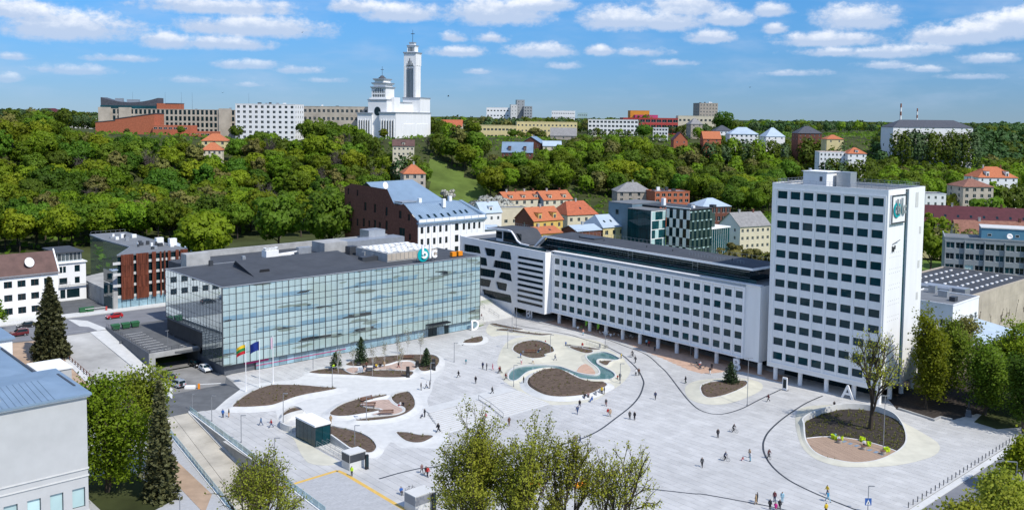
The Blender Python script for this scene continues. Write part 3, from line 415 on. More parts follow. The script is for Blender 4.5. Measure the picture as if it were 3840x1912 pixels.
PEOPLE = [(-11.77,207.62,'walk',3.49,0,0,'b',1,'dark dressed person walking alone left of the middle of the square'),(-7.64,203.09,'stand',4.36,0,1,'b',1,'person in black jacket over white shirt alone in the left square'),(-3.74,195.29,'walk',0.17,0,0,'b',1,'person in black striding above the top of the steps'),(-10.65,219.19,'stand',4.54,2,3,'n',0.75,'child in teal near the lone lamp post'),(-6.43,215.05,'stand',4.19,4,0,'b',1,'dark blue dressed person,leftmost of the trio and pink figure'),(-5.46,214.19,'stand',3.49,1,1,'n',1,'grey-green dressed person next to the dark blue one'),(-4.05,214.25,'coat',3.14,5,5,'n',0.95,'person in a pink coat in the square'),(-2.47,211.67,'walk',3.32,6,0,'b',1,'person in red jacket,left one of the close pair'),(-2.19,211.56,'walk2',3.32,7,0,'b',1,'brown dressed person close beside the red jacket'),(-0.87,206.04,'walk',0.35,8,0,'b',1,'person in dark red walking by the left tip of the pool'),(3.15,203.3,'stand',3.49,0,1,'n',1,'dark dressed person with pale bag at the inner rim of the pool'),(5.61,219.9,'walk',2.09,9,10,'n',0.95,'person in white top and tan trousers near the rounded bed'),(2.8,219.77,'walk',1.57,9,5,'y',0.9,'person in white below the rounded bed'),(2.66,224.55,'stand',0.0,11,4,'b',0.95,'person in bright blue leaning at the rounded bed'),(11.17,223.54,'walk',0.0,3,12,'n',0.95,'grey person on a scooter right of the rounded bed'),(9.38,240.06,'walk',3.49,6,6,'n',0.6,'small child in red on the cream path'),(14.64,237.94,'stand',1.57,11,4,'n',0.7,'child in blue at the tip of the thin soil sliver'),(18.81,235.51,'stand',4.36,6,9,'y',0.95,'person in red and white on the soil sliver'),(20.12,250.17,'stand',4.36,13,14,'n',1,'person in salmon top near the green banners'),(27.63,224.83,'stand',3.14,15,0,'b',1,'person in yellow and black at the right tip of the pool'),(30.99,227.58,'ride',3.49,0,0,'b',1,'dark cyclist near the right end of the pool'),(30.78,221.94,'walk',4.01,1,0,'b',1,'dark person walking behind the cyclist by the curved channel'),(29.42,210.91,'stand',4.71,9,0,'n',0.95,'person in white top,left of the pair on the curved channel'),(30.15,211.19,'stand',4.36,7,1,'n',1,'brown dressed person,right of the pair on the curved channel'),(25.27,207.0,'stand',4.54,1,0,'g',1,'dark person right of the pool lamp'),(24.8,207.69,'stand',4.71,6,0,'n',0.6,'small child in dark red beside the pool lamp'),(31.19,192.87,'walk',4.36,4,1,'n',1,'person in navy walking alone right of the big bed'),(39.97,205.14,'coat',3.32,0,0,'b',1,'person in a long black coat before the terracotta paving'),(13.79,182.54,'walk',4.36,12,12,'b',1,'person in denim pushing a stroller below the big bed'),(14.56,186.65,'walk2',4.36,0,4,'n',1,'dark person just behind the stroller pusher'),(20.16,188.03,'walk',4.71,1,16,'n',0.9,'person in grey and dark red on a scooter below the big bed'),(19.89,181.56,'stand',4.89,6,9,'n',0.95,'person in red top beside the beige coat'),(20.32,181.39,'coat',4.71,17,3,'n',0.95,'person in beige coat with the red top friend'),(24.04,179.71,'coat',4.54,1,1,'n',1,'person in long grey coat,left of the pair at the dark channel'),(24.97,179.39,'stand',4.01,0,0,'b',1,'person all in black,right of the pair at the dark channel'),(12.17,165.75,'walk',3.49,18,0,'n',0.95,'person in patterned red top behind the foreground tree'),(13.08,165.4,'walk2',3.32,4,12,'b',1,'person in navy jacket walking out from the foreground tree'),(16.1,192.91,'sit',4.36,0,4,'b',1,'person in black seated at the lower edge of the big bed'),(16.91,193.56,'sit',4.71,19,0,'n',1,'person in mottled top seated in the group at the big bed'),(17.49,190.72,'sit',3.49,11,11,'b',1,'person in blue sitting on the ground before the big bed'),(20.09,196.22,'stand',4.71,15,0,'n',1,'person in yellow with green cap at the right tip of the big bed'),(20.6,196.24,'stand',3.14,0,0,'b',1,'person in black at the right tip of the big bed'),(-13.49,171.34,'walk',3.84,0,0,'b',1,'person in black at the left foot of the steps'),(-5.1,177.78,'stand',4.71,9,3,'n',1,'person in white on the lower steps'),(-4.64,177.97,'stand',4.54,5,9,'y',0.9,'child in pink on the lower steps'),(-0.01,175.17,'walk',1.57,7,7,'n',1,'brown dressed person at the top of the foreground tree'),(6.8,235.56,'sit',3.49,7,0,'n',1,'seated person in brown at the back of the rounded deck'),(7.76,231.54,'sit',3.14,9,12,'b',1,'seated person in white shirt on the rounded deck'),(7.25,229.61,'sit',3.84,4,2,'n',1,'seated person in navy on the rounded deck'),(36.04,239.42,'stand',4.19,14,0,'b',1,'person in light blue in the shade of the columns'),(36.57,238.51,'stand',4.19,6,0,'n',0.9,'person in red in the shade of the columns'),(37.5,234.41,'sit',4.36,1,0,'b',1,'seated dark person at a column in the shade'),(-56.56,177.88,'stand',1.57,11,4,'b',1,'person in bright blue jacket left of the talking pair'),(-55.48,178.25,'stand',3.49,0,20,'n',1,'person in black with orange bag right of the talking pair'),(-47.83,173.48,'walk',2.79,21,12,'n',0.95,'woman in steel blue coat walking near the ramp'),(-45.58,172.38,'walk',3.49,6,12,'n',1,'man in red jacket near the curved wall'),(-34.7,175.06,'stand',1.57,10,10,'n',1,'person in tan clothes at the corner of the kiosk'),(-19.39,197.66,'stand',0.0,0,1,'b',1,'dark person,left of the three by the loudspeakers'),(-18.28,198.73,'walk',3.14,9,0,'n',0.95,'person in white,middle of the three by the loudspeakers'),(-17.56,199.07,'stand',3.14,0,0,'b',1,'dark person,right of the three by the loudspeakers'),(-16.86,179.73,'stand',3.84,1,1,'b',1,'grey dressed person pushing a pushchair beside the bench bed'),(-17.3,179.12,'sit',3.84,4,0,'b',0.7,'small child low beside the bench bed'),(-13.45,170.79,'walk',3.49,0,0,'b',1,'person in black with rucksack at the left corner of the steps'),(-14.58,150.72,'walk',5.24,22,0,'n',0.95,'dark patterned woman left of the red bag'),(-13.79,149.67,'walk',5.24,0,0,'b',1,'person in black left of the red coat'),(-13.46,149.33,'walk2',5.24,6,0,'n',1,'person in red coat at the bottom left of the square'),(-26.08,149.19,'stand',4.36,23,1,'n',1.0,'steward in high-visibility yellow at the paved ramp roof'),(-41.3,211.91,'stand',5.24,23,0,'n',1.0,'steward in high-visibility green by the small pine'),(-26.38,214.43,'walk',3.14,0,24,'b',1,'dark singer in front of the deck among the lobes'),(-34.53,213.37,'sit',4.71,0,0,'b',1,'musician in black seated at the left of the band'),(-33.99,214.22,'stand',4.71,7,0,'n',1,'musician in brown standing in the band'),(-32.05,213.48,'sit',4.71,4,0,'b',1,'musician in navy seated beside the yellow shirt'),(-31.65,214.32,'sit',4.71,15,0,'n',1,'musician in yellow shirt in the band'),(-30.76,214.96,'sit',4.71,0,0,'b',1,'musician in black seated right of the yellow shirt'),(-29.85,215.0,'stand',4.71,10,17,'n',1,'musician in tan at the right end of the band'),(-22.45,185.7,'sit',3.84,9,25,'n',1,'person in white seated at the right of the curved deck'),(-21.83,185.72,'sit',4.01,0,0,'b',1,'person in black seated at the right of the curved deck'),(-17.04,142.07,'sit',5.24,11,0,'b',1,'person in blue seated on the ground near the lower grey block'),(39.42,169.79,'stand',4.54,0,0,'b',1,'person in black standing in the middle of the right square'),(33.4,155.01,'walk',4.36,1,0,'b',1,'dark person walking at the left of the right square'),(42.93,172.83,'ride',5.76,0,0,'b',1,'cyclist in black,upper one in the right square'),(37.88,158.03,'ride',5.76,4,0,'n',1,'cyclist with rucksack,lower one in the right square'),(46.1,159.54,'ride',4.89,26,0,'n',1,'cyclist crossing the right dark channel'),(41.29,158.26,'sit',3.49,6,5,'n',0.6,'toddler in red on a tricycle'),(42.49,157.88,'stand',3.49,9,14,'n',1,'parent in white behind the tricycle'),(42.83,159.71,'stand',3.67,17,3,'b',0.95,'dark-haired adult behind the parent in white'),(55.13,192.18,'walk',3.32,27,0,'b',1,'dark person walking on the channel before the tower'),(39.92,205.04,'coat',3.32,0,28,'b',1,'person in long black coat left of the pine bed'),(68.29,189.57,'sit',4.36,0,0,'b',0.9,'dark figure sitting behind the rim of the oval'),(51.22,143.85,'walk',3.49,15,4,'n',0.95,'person in yellow jacket,upper of the pair at the right channel'),(50.43,141.18,'walk',5.24,29,14,'n',1,'person in teal coat,lower of the pair at the right channel'),(38.67,139.81,'coat',2.79,10,17,'n',1,'person in tan coat at the bottom of the right square'),(39.07,140.43,'stand',2.79,1,0,'b',1,'grey person half behind the tan coat'),(41.93,140.94,'stand',4.36,30,4,'n',1,'person in maroon jumper in the lower group'),(43.06,140.69,'stand',4.36,14,14,'n',1,'person in pale blue clothes in the lower group'),(40.32,137.8,'stand',1.05,0,0,'b',1,'person in black with pink bag at the bottom edge'),(41.18,137.73,'sit',1.05,31,31,'n',1,'person crouching in magenta at the bottom edge'),(41.81,137.75,'stand',1.22,0,1,'b',1,'dark person right of the magenta one'),(48.6,136.75,'stand',1.75,15,0,'n',1,'person in yellow coat at the lower right edge'),(61.63,169.91,'sit',3.49,14,4,'b',0.95,'person in pale blue seated on a lime chair'),(61.72,168.35,'sit',4.36,9,9,'y',0.95,'person in white seated at the left round table'),(65.6,166.15,'sit',4.36,9,0,'b',0.95,'person in white and black at the middle round table'),(47.15,212.88,'walk',4.54,0,9,'b',1,'waiter in black and white on the terracotta edge'),(46.36,220.05,'sit',3.49,9,32,'n',1,'guest in white with a red folder on the terracotta'),(48.43,216.76,'stand',4.36,0,0,'b',1,'dark person standing by the rightmost cafe table'),(-8.51,268.62,'stand',3.49,33,0,'b',1,'dark red dressed person at the right corner of the glass building')]
BIKES = [(30.78,227.5,3.49,'bicycle ridden near the right end of the pool'),(43.12,172.72,5.76,'bicycle ridden by the upper cyclist'),(38.07,157.92,5.76,'bicycle ridden by the cyclist with rucksack'),(46.14,159.32,4.89,'bicycle ridden across the right channel'),(24.99,235.8,3.49,'bicycle parked at the hoop stands'),(-15.7,143.34,0.35,'bicycle lying by the lower grey block')]
HOUSES = [('hillside_house','beige house with orange roof and white chimney beside the grassy slope','house',-53.7,455.0,2.9,0.25,10.9,13,31.0,{'kind': 'hip','wall': 'beige','roof': 'tile_orange','cols': 3,'rows': 3,'side': 3,'chim': 1,'w': 1.4,'h': 1.7,'rowz': 21.3,'zr': 35.2}),('blue_roof_house','small house with two-step blue-grey metal roof between brick apartment house and orange row','house',-12.9,395.0,5,0.55,10.0,9,18.3,{'wall': 'white_paint','roof': 'roof_bluepale','cols': 3,'rows': 3,'side': 2,'chim': 1,'axis': 'x','kind': 'gable','dormers': 1,'zr': 22.4}),('shed','low shed with pale metal roof under the two-step roofed house','house',-13.9,350.0,4,0.1,8.4,8,16.6,{'wall': 'concrete_mid','roof': 'roof_bluepale','cols': 0,'rows': 0,'side': 0,'zr': 17.8}),('row_house','left half of the long orange-roofed row with dormers','house',-3.0,452.0,2.0,0.5,21.4,12,18.8,{'wall': 'cream','roof': 'tile_orange','cols': 5,'rows': 4,'side': 0,'chim': 4,'w': 1.5,'h': 1.7,'dormers': 3,'sidewall': 'brick_dark','zr': 22.2,'rowz': 6.0}),('row_house','right half of the orange-roofed row with the blue fire wall','house',16.0,458.0,2.0,0.5,16.9,12,18.5,{'wall': 'cream','roof': 'tile_orange','cols': 4,'rows': 4,'side': 0,'chim': 2,'w': 1.5,'h': 1.7,'dormers': 2,'sidewall': 'roof_blue','zr': 22.4,'rowz': 5.7}),('ochre_house','ochre house with orange roof,dark dormers and dark brick gable','house',9.4,385.0,4,0.6,15.4,14,16.1,{'wall': 'yellow','roof': 'tile_orange','cols': 4,'rows': 3,'side': 1,'chim': 1,'dormers': 2,'sky': 2,'sidewall': 'brick_dark','w': 1.3,'h': 1.8,'zr': 21.1}),('corner_house','cream house with broad faded orange hipped roof left of the checkered office','house',25.0,408.0,4,0.45,15.5,15,16.4,{'kind': 'gable','wall': 'cream','roof': 'tile_faded','cols': 4,'rows': 3,'side': 2,'chim': 1,'sky': 1,'w': 1.3,'h': 1.7,'hip': 3.5,'zr': 21.7}),('yellow_house','small yellow house with curved pale metal roof and brick gable','house',36.3,362.0,4,0.6,11.7,13,16.5,{'wall': 'yellowpale','roof': 'roof_bluepale','cols': 3,'rows': 3,'side': 1,'chim': 0,'sky': 3,'sidewall': 'brick_dark','w': 1.6,'h': 1.8,'hip': 1.5,'zr': 20.7}),('low_house','low orange roof peeping over the white block','house',6.6,335.0,4,0.55,14.5,12,16.8,{'wall': 'yellow','roof': 'tile_orange','cols': 4,'rows': 2,'side': 1,'chim': 1,'sky': 2,'zr': 18.6}),('brick_annex','brown brick annex with pale roof left of the yellow house','house',25.2,350.0,4,0.6,11.9,10,16.3,{'wall': 'brick_dark','roof': 'roof_bluepale','cols': 0,'rows': 0,'side': 0,'chim': 1,'zr': 18.0}),('stone_villa','grey-brown stone villa with hipped slate roof below the wood','house',56.4,490.0,2.0,0.08,18.8,15,20.5,{'kind': 'hip','wall': 'stone','roof': 'slate','cols': 4,'rows': 3,'side': 2,'chim': 1,'w': 1.5,'h': 2.0,'zr': 24.9,'rowz': 10.8}),('brick_flats','flat-roofed red brick flats with white bands beside the stone villa','apartment house',75.0,480.0,2.0,0.25,19.7,12,21.3,{'wall': 'brick_red','roof': 'roof_felt','kind': 'flat','cols': 6,'rows': 3,'side': 0,'flat_units': 5,'w': 1.9,'h': 1.7,'rowz': 11.6}),('zinc_house','house with pale zinc roof and glazed upper floor right of the checkered office','house',87.7,420.0,4,0.3,14.4,13,19.7,{'kind': 'hip','wall': 'brick_dark','roof': 'roof_bluepale','cols': 6,'rows': 4,'side': 3,'w': 1.5,'h': 2.2,'zr': 22.9}),('slate_house','long cream house with worn grey roof and white end wall beside the tower','house',97.6,390.0,4,0.45,16.6,14,14.2,{'wall': 'cream','roof': 'slate','cols': 6,'rows': 3,'side': 2,'chim': 2,'sidewall': 'white','w': 1.2,'h': 1.4,'zr': 19.4}),('yellow_tower_house','upper yellow villa with orange hipped roof among the trees','house',-189.3,560.0,36.3,0.15,14.7,12,43.0,{'kind': 'hip','wall': 'yellowpale','roof': 'tile_orange','cols': 3,'rows': 2,'side': 2,'chim': 0,'w': 1.5,'h': 1.8,'rowz': 36.4,'zr': 47.0}),('yellow_tower_house','lower pale villa with pyramid orange roof on the wooded slope','house',-175.8,520.0,23.9,0.2,11.0,10,39.0,{'kind': 'hip','wall': 'cream','roof': 'tile_orange','cols': 4,'rows': 3,'side': 2,'w': 1.2,'h': 1.6,'rowz': 29.3,'zr': 42.9}),('dark_roof_house','brick house with dark pyramid roof left of the church','house',-139.6,620.0,38.7,0.1,16.9,16,42.5,{'kind': 'hip','wall': 'brick_red','roof': 'slate_dark','cols': 3,'rows': 1,'side': 2,'chim': 2,'zr': 47.8,'rowz': 39.0}),('cottage','cream cottage with brown roof under the church terrace','house',-72.9,560.0,11.5,0.1,13.0,11,41.2,{'wall': 'cream','roof': 'tile_brown','cols': 5,'rows': 2,'side': 2,'w': 1.2,'h': 1.3,'dormers': 1,'chim': 0,'rowz': 34.6,'zr': 44.7}),('metal_roof_house','long house with blue-grey metal roof and dormer on the slope left of the wood','house',-7.2,640.0,19.9,-0.05,21.3,15,35.0,{'wall': 'brick_dark','roof': 'roof_blue','cols': 6,'rows': 1,'side': 2,'dormers': 2,'zr': 41.8,'rowz': 31.5}),('metal_roof_house','upper house with steep blue-grey metal roof behind the dormered one','house',6.3,700.0,34.0,-0.3,16.3,14,39.7,{'wall': 'brick_dark','roof': 'roof_blue','cols': 3,'rows': 1,'side': 2,'chim': 1,'axis': 'y','zr': 44.6,'rowz': 36.2}),('metal_roof_house','low house with pale metal roof at the top of the wood','house',23.0,690.0,29.5,0.0,13.7,12,38.1,{'wall': 'cream','roof': 'roof_bluepale','cols': 3,'rows': 1,'side': 1,'zr': 41.6,'rowz': 34.6}),('villa','white villa with pale blue metal roof and red front roof','house',179.4,760.0,16.8,-0.05,23.3,18,47.6,{'wall': 'white','roof': 'roof_bluepale','cols': 6,'rows': 2,'side': 2,'kind': 'hip','w': 1.6,'h': 1.6,'zr': 52.9,'rowz': 41.0}),('villa','villa with bright pink-red gable roof above the wood','house',129.7,740.0,24.3,0.0,11.2,14,42.6,{'wall': 'brick_red','roof': 'tile_maroon','cols': 2,'rows': 1,'side': 1,'axis': 'y','zr': 48.6,'rowz': 39.1}),('villa','villa with long orange tiled roof above the wood','house',155.7,750.0,21.3,0.0,14.3,14,43.6,{'wall': 'brick_red','roof': 'tile_orange','cols': 2,'rows': 1,'side': 1,'zr': 49.4,'rowz': 40.1}),('villa','white villa with dark hipped roof left of the pale-roofed one','house',176.3,800.0,33.1,0.0,14.5,16,49.5,{'wall': 'white','roof': 'slate_dark','cols': 4,'rows': 2,'side': 2,'kind': 'hip','zr': 54.0,'rowz': 42.9}),('villa','white villa with bright white-blue pyramid roof near the dark-roofed house','house',215.1,780.0,17.5,0.1,16.4,16,45.6,{'wall': 'white','roof': 'roof_bluepale','cols': 3,'rows': 1,'side': 2,'kind': 'hip','zr': 52.7,'rowz': 42.1}),('villa','tall dark-roofed timber villa at the edge of the wood','house',238.9,770.0,9.0,0.0,19.9,18,48.7,{'wall': 'brick_dark','roof': 'slate_dark','cols': 5,'rows': 2,'side': 2,'kind': 'hip','zr': 54.4,'rowz': 42.1}),('villa','pale yellow villa with red roof half hidden in trees','house',245.9,720.0,2.0,0.0,13.1,13,45.1,{'wall': 'yellowpale','roof': 'tile_orange','cols': 2,'rows': 1,'side': 1,'kind': 'hip','zr': 48.2,'rowz': 41.6}),('terrace_house','white terrace with yellow parapets on the right slope','house',213.9,640.0,2.0,-0.1,18.2,14,37.6,{'wall': 'white','roof': 'tile_orange','kind': 'flat','cols': 7,'rows': 3,'side': 2,'w': 1.2,'h': 1.5,'rowz': 27.9}),('terrace_house','white house with red dormer roof at the right end of the terrace','house',230.7,632.0,2.0,-0.05,12.6,13,37.2,{'wall': 'white','roof': 'tile_orange','cols': 3,'rows': 2,'side': 2,'kind': 'hip','dormers': 1,'zr': 41.0,'rowz': 30.6}),('tower_house','narrow stone house with hipped metal roof left of the high block','house',160.6,830.0,41.9,0.1,10.7,14,55.0,{'kind': 'hip','wall': 'stone','roof': 'slate','cols': 2,'rows': 4,'side': 2,'w': 1.2,'h': 1.4,'zr': 60.0,'rowz': 42.2}),('slope_house','house with grey slate gable on the slope below the yellow college','house',31.4,760.0,40.3,-0.05,21.3,15,44.5,{'wall': 'stone','roof': 'slate','cols': 3,'rows': 1,'side': 1,'zr': 50.8,'rowz': 41.0}),('red_roof_house','house with broad red roof right of the church','house',-62.0,800.0,42.3,0.0,18.0,16,50.5,{'wall': 'cream','roof': 'tile_faded','cols': 3,'rows': 1,'side': 1,'zr': 56.1,'rowz': 47.0}),('university_hall','long weathered beige university building on the left hilltop','university building',-305.6,680.0,40.1,0.03,100.0,22,61.9,{'wall': 'beige_old','roof': 'roof_felt','kind': 'flat','cols': 31,'rows': 4,'side': 3,'w': 1.9,'h': 3.3,'rowz': 43,'fm': 'frame_dark','flat_units': 3}),('white_block','white block with square window grid between the university and the church','office building',-197.1,655.0,40.6,-0.06,43.0,22,66.3,{'wall': 'white','roof': 'roof_felt','kind': 'flat','cols': 10,'rows': 7,'side': 4,'w': 2.0,'h': 1.9,'flat_units': 5,'rowz': 41}),('beige_block','weathered beige block between the white grid block and the church','office building',-159.4,700.0,41.9,-0.08,50.3,18,65.5,{'wall': 'beige_old','roof': 'roof_felt','kind': 'flat','cols': 14,'rows': 4,'side': 2,'w': 2.0,'h': 2.4,'flat_units': 2}),('yellow_college','wide pale yellow college building on the plateau','school',3.7,830.0,40.0,0.05,54.7,20,54.9,{'wall': 'yellowpale','roof': 'roof_blue','kind': 'flat','cols': 16,'rows': 3,'side': 3,'w': 1.5,'h': 1.6}),('yellow_college','left wing of the pale yellow college with blue-grey roof','school',-29.6,810.0,39.8,0.0,33.2,22,51.5,{'wall': 'yellowpale','roof': 'slate_dark','kind': 'flat','cols': 10,'rows': 2,'side': 3,'w': 2.2,'h': 1.8}),('apartment_block','white apartment block with dark loggias at the left of the plateau row','apartment block',69.7,850.0,42.0,-0.1,45.8,12,57.7,{'wall': 'white_paint','roof': 'roof_felt','kind': 'flat','cols': 13,'rows': 4,'side': 2,'w': 2.4,'h': 2.0}),('apartment_block','lower right apartment block with pale end wall in the plateau row','apartment block',122.0,800.0,39.9,-0.2,12.6,12,51.3,{'wall': 'white_paint','roof': 'roof_felt','kind': 'flat','cols': 5,'rows': 3,'side': 3,'w': 1.8,'h': 1.7,'rowz': 41.6}),('far_block','white block with green top storey beside the grey stepped tower','apartment block',-42.8,1500.0,41.1,0.0,47.8,30,73.4,{'wall': 'white','roof': 'green_clad','kind': 'flat','cols': 9,'rows': 4,'side': 2,'w': 2.8,'h': 2.2}),('grey_tower','grey stepped tower block,main shaft','tower block',6.2,1500.0,43.9,0.1,13.0,18,86.3,{'wall': 'panelgrey','roof': 'roof_felt','kind': 'flat','cols': 2,'rows': 9,'side': 2,'w': 1.4,'h': 1.6}),('grey_tower','lower left step of the grey tower block','tower block',-3.4,1490.0,43.5,0.1,10.3,18,78.3,{'wall': 'concrete_pale','roof': 'roof_felt','kind': 'flat','cols': 2,'rows': 6,'side': 2,'w': 1.2,'h': 1.6}),('grey_tower','lower right step of the grey tower block with many loggias','tower block',17.9,1490.0,43.3,0.1,13.6,18,76.0,{'wall': 'panelgrey','roof': 'roof_felt','kind': 'flat','cols': 3,'rows': 7,'side': 2,'w': 2.0,'h': 2.0}),('far_block','long white office block with a red attic far on the plateau','office block',63.3,1500.0,42.6,-0.1,37.4,18,69.5,{'wall': 'white','roof': 'roof_felt','kind': 'flat','cols': 13,'rows': 4,'side': 2,'w': 1.7,'h': 1.6}),('far_block','small blue glass block right of the long white office','office block',106.1,1500.0,42.6,0.0,15.5,18,66.2,{'wall': 'gl_rail','roof': 'roof_felt','kind': 'flat','cols': 5,'rows': 4,'side': 2,'w': 1.8,'h': 1.8}),('arts_centre','dark red curved hall under an orange attic','culture hall',108.0,900.0,43.3,0.0,53.6,30,59.6,{'wall': 'red_clad','roof': 'roof_felt','kind': 'flat','cols': 10,'rows': 3,'side': 3,'w': 4.6,'h': 2.8}),('arts_attic','orange attic storey on top of the dark red hall','culture hall',118.0,925.0,42.9,0.0,19.1,20,66.8,{'wall': 'orange_clad','roof': 'roof_felt','kind': 'flat','cols': 5,'rows': 1,'side': 2,'w': 3.2,'h': 2.4}),('arts_attic','pink storey between orange attic and red hall','culture hall',121.6,915.0,43.4,0.0,22.5,16,62.5,{'wall': 'pink_clad','roof': 'roof_felt','kind': 'flat','cols': 0,'rows': 0,'side': 0}),('peach_block','peach and dark brown block right of the red hall','office block',161.5,900.0,41.0,-0.05,36.9,18,62.1,{'wall': 'cream','roof': 'roof_felt','kind': 'flat','cols': 9,'rows': 3,'side': 2,'w': 2.2,'h': 2.2}),('high_block','lone beige ten-storey tower block on the horizon','tower block',222.6,1100.0,41.7,0.15,22.8,22,78.0,{'wall': 'stone','roof': 'roof_felt','kind': 'flat','cols': 6,'rows': 9,'side': 3,'w': 1.3,'h': 1.6,'flat_units': 4}),('long_dark_roof','long building with dark blue hipped roof rising from dark trees on the right','building',351.2,850.0,3.0,0.03,74.8,26,54.1,{'kind': 'hip','wall': 'white','roof': 'slate_dark','cols': 14,'rows': 2,'side': 2,'w': 2.0,'h': 2.4,'zr': 60.8}),('brown_roof_house','small house with brown-red hipped roof on the far left horizon','house',-576.1,1100.0,42.2,0.0,35.1,24,55.9,{'kind': 'hip','wall': 'cream','roof': 'tile_maroon','cols': 4,'rows': 2,'side': 2,'zr': 62.8}),('brown_roof_house','brick house with brown roof at the extreme left edge','house',-504.0,900.0,45.9,0.0,23.3,18,55.9,{'wall': 'brick_red','roof': 'tile_brownred','cols': 3,'rows': 1,'side': 2,'kind': 'hip','zr': 58.7}),('far_block','low flat block with white fascia behind the left trees','building',-450.4,900.0,41.6,0.0,66.0,16,53.0,{'wall': 'white_paint','roof': 'roof_felt','kind': 'flat','cols': 14,'rows': 2,'side': 2,'w': 2,'h': 1.6}),('maroon_roof_house','long yellowish house with big maroon roof and roof windows right of the tower','house',177.7,395.0,4,-0.35,42.0,16,16.3,{'wall': 'yellowpale','roof': 'tile_maroon','cols': 16,'rows': 3,'side': 2,'sky': 8,'chim': 2,'w': 1.4,'h': 1.6,'zr': 23.3}),('brown_roof_long_house','house with weathered brown roof and white chimney behind the grey-blue office','house',169.0,345.0,3,-0.2,31.2,15,16.2,{'wall': 'beige','roof': 'tile_brownred','cols': 8,'rows': 2,'side': 2,'chim': 2,'zr': 22.2}),('grey_house','beige-grey house with brown hipped roof on the right slope','house',231.4,470.0,0.0,0.05,15.9,16,26.7,{'kind': 'hip','wall': 'beige','roof': 'tile_brownred','cols': 4,'rows': 3,'side': 2,'w': 1.6,'h': 1.8,'chim': 1,'zr': 30.3,'rowz': 17.0}),('orange_house','white house with bright orange hipped roofs at the right edge','house',284.7,560.0,0.5,0.0,23.8,18,26.2,{'kind': 'hip','wall': 'white','roof': 'tile_orange','cols': 5,'rows': 2,'side': 2,'chim': 2,'dormers': 2,'zr': 32.2,'rowz': 19.6}),('white_cottage','small white house with flat dark roof right behind the tower','house',212.1,470.0,0.0,-0.1,10.2,12,22.7,{'wall': 'white','roof': 'roof_dark','kind': 'flat','cols': 3,'rows': 2,'side': 1,'rowz': 16.1})]
CH = {'q': (53.8,352.0),'a': -0.852,'zt': 25.0,'glass': 12.2,'frame': 8.8,'white': 11.6,'green': 13.9}
BH = {'q': (-285.5,630.0),'a': 0.0,'L': 40.3,'zl': 52.5,'zm': 54.8,'zr': 58.7}
UBZ = 61.9
CHU = {'q': (-101.6,687.9),'a': -0.3,'k': 1}
RS = {'office_q': (142.3,300.0),'office_a': -0.4,'office_z': 21.9,'hall_q': (121.8,243.0),'hall_a': 0.742,'hall_z': 12.8,'wing_q': (98.4,232.1),'wing_a': -0.806,'wing_z': 15.1,'zinc_q': (105.5,213.5),'zinc_a': 0.55,'zinc_z': 6.5}
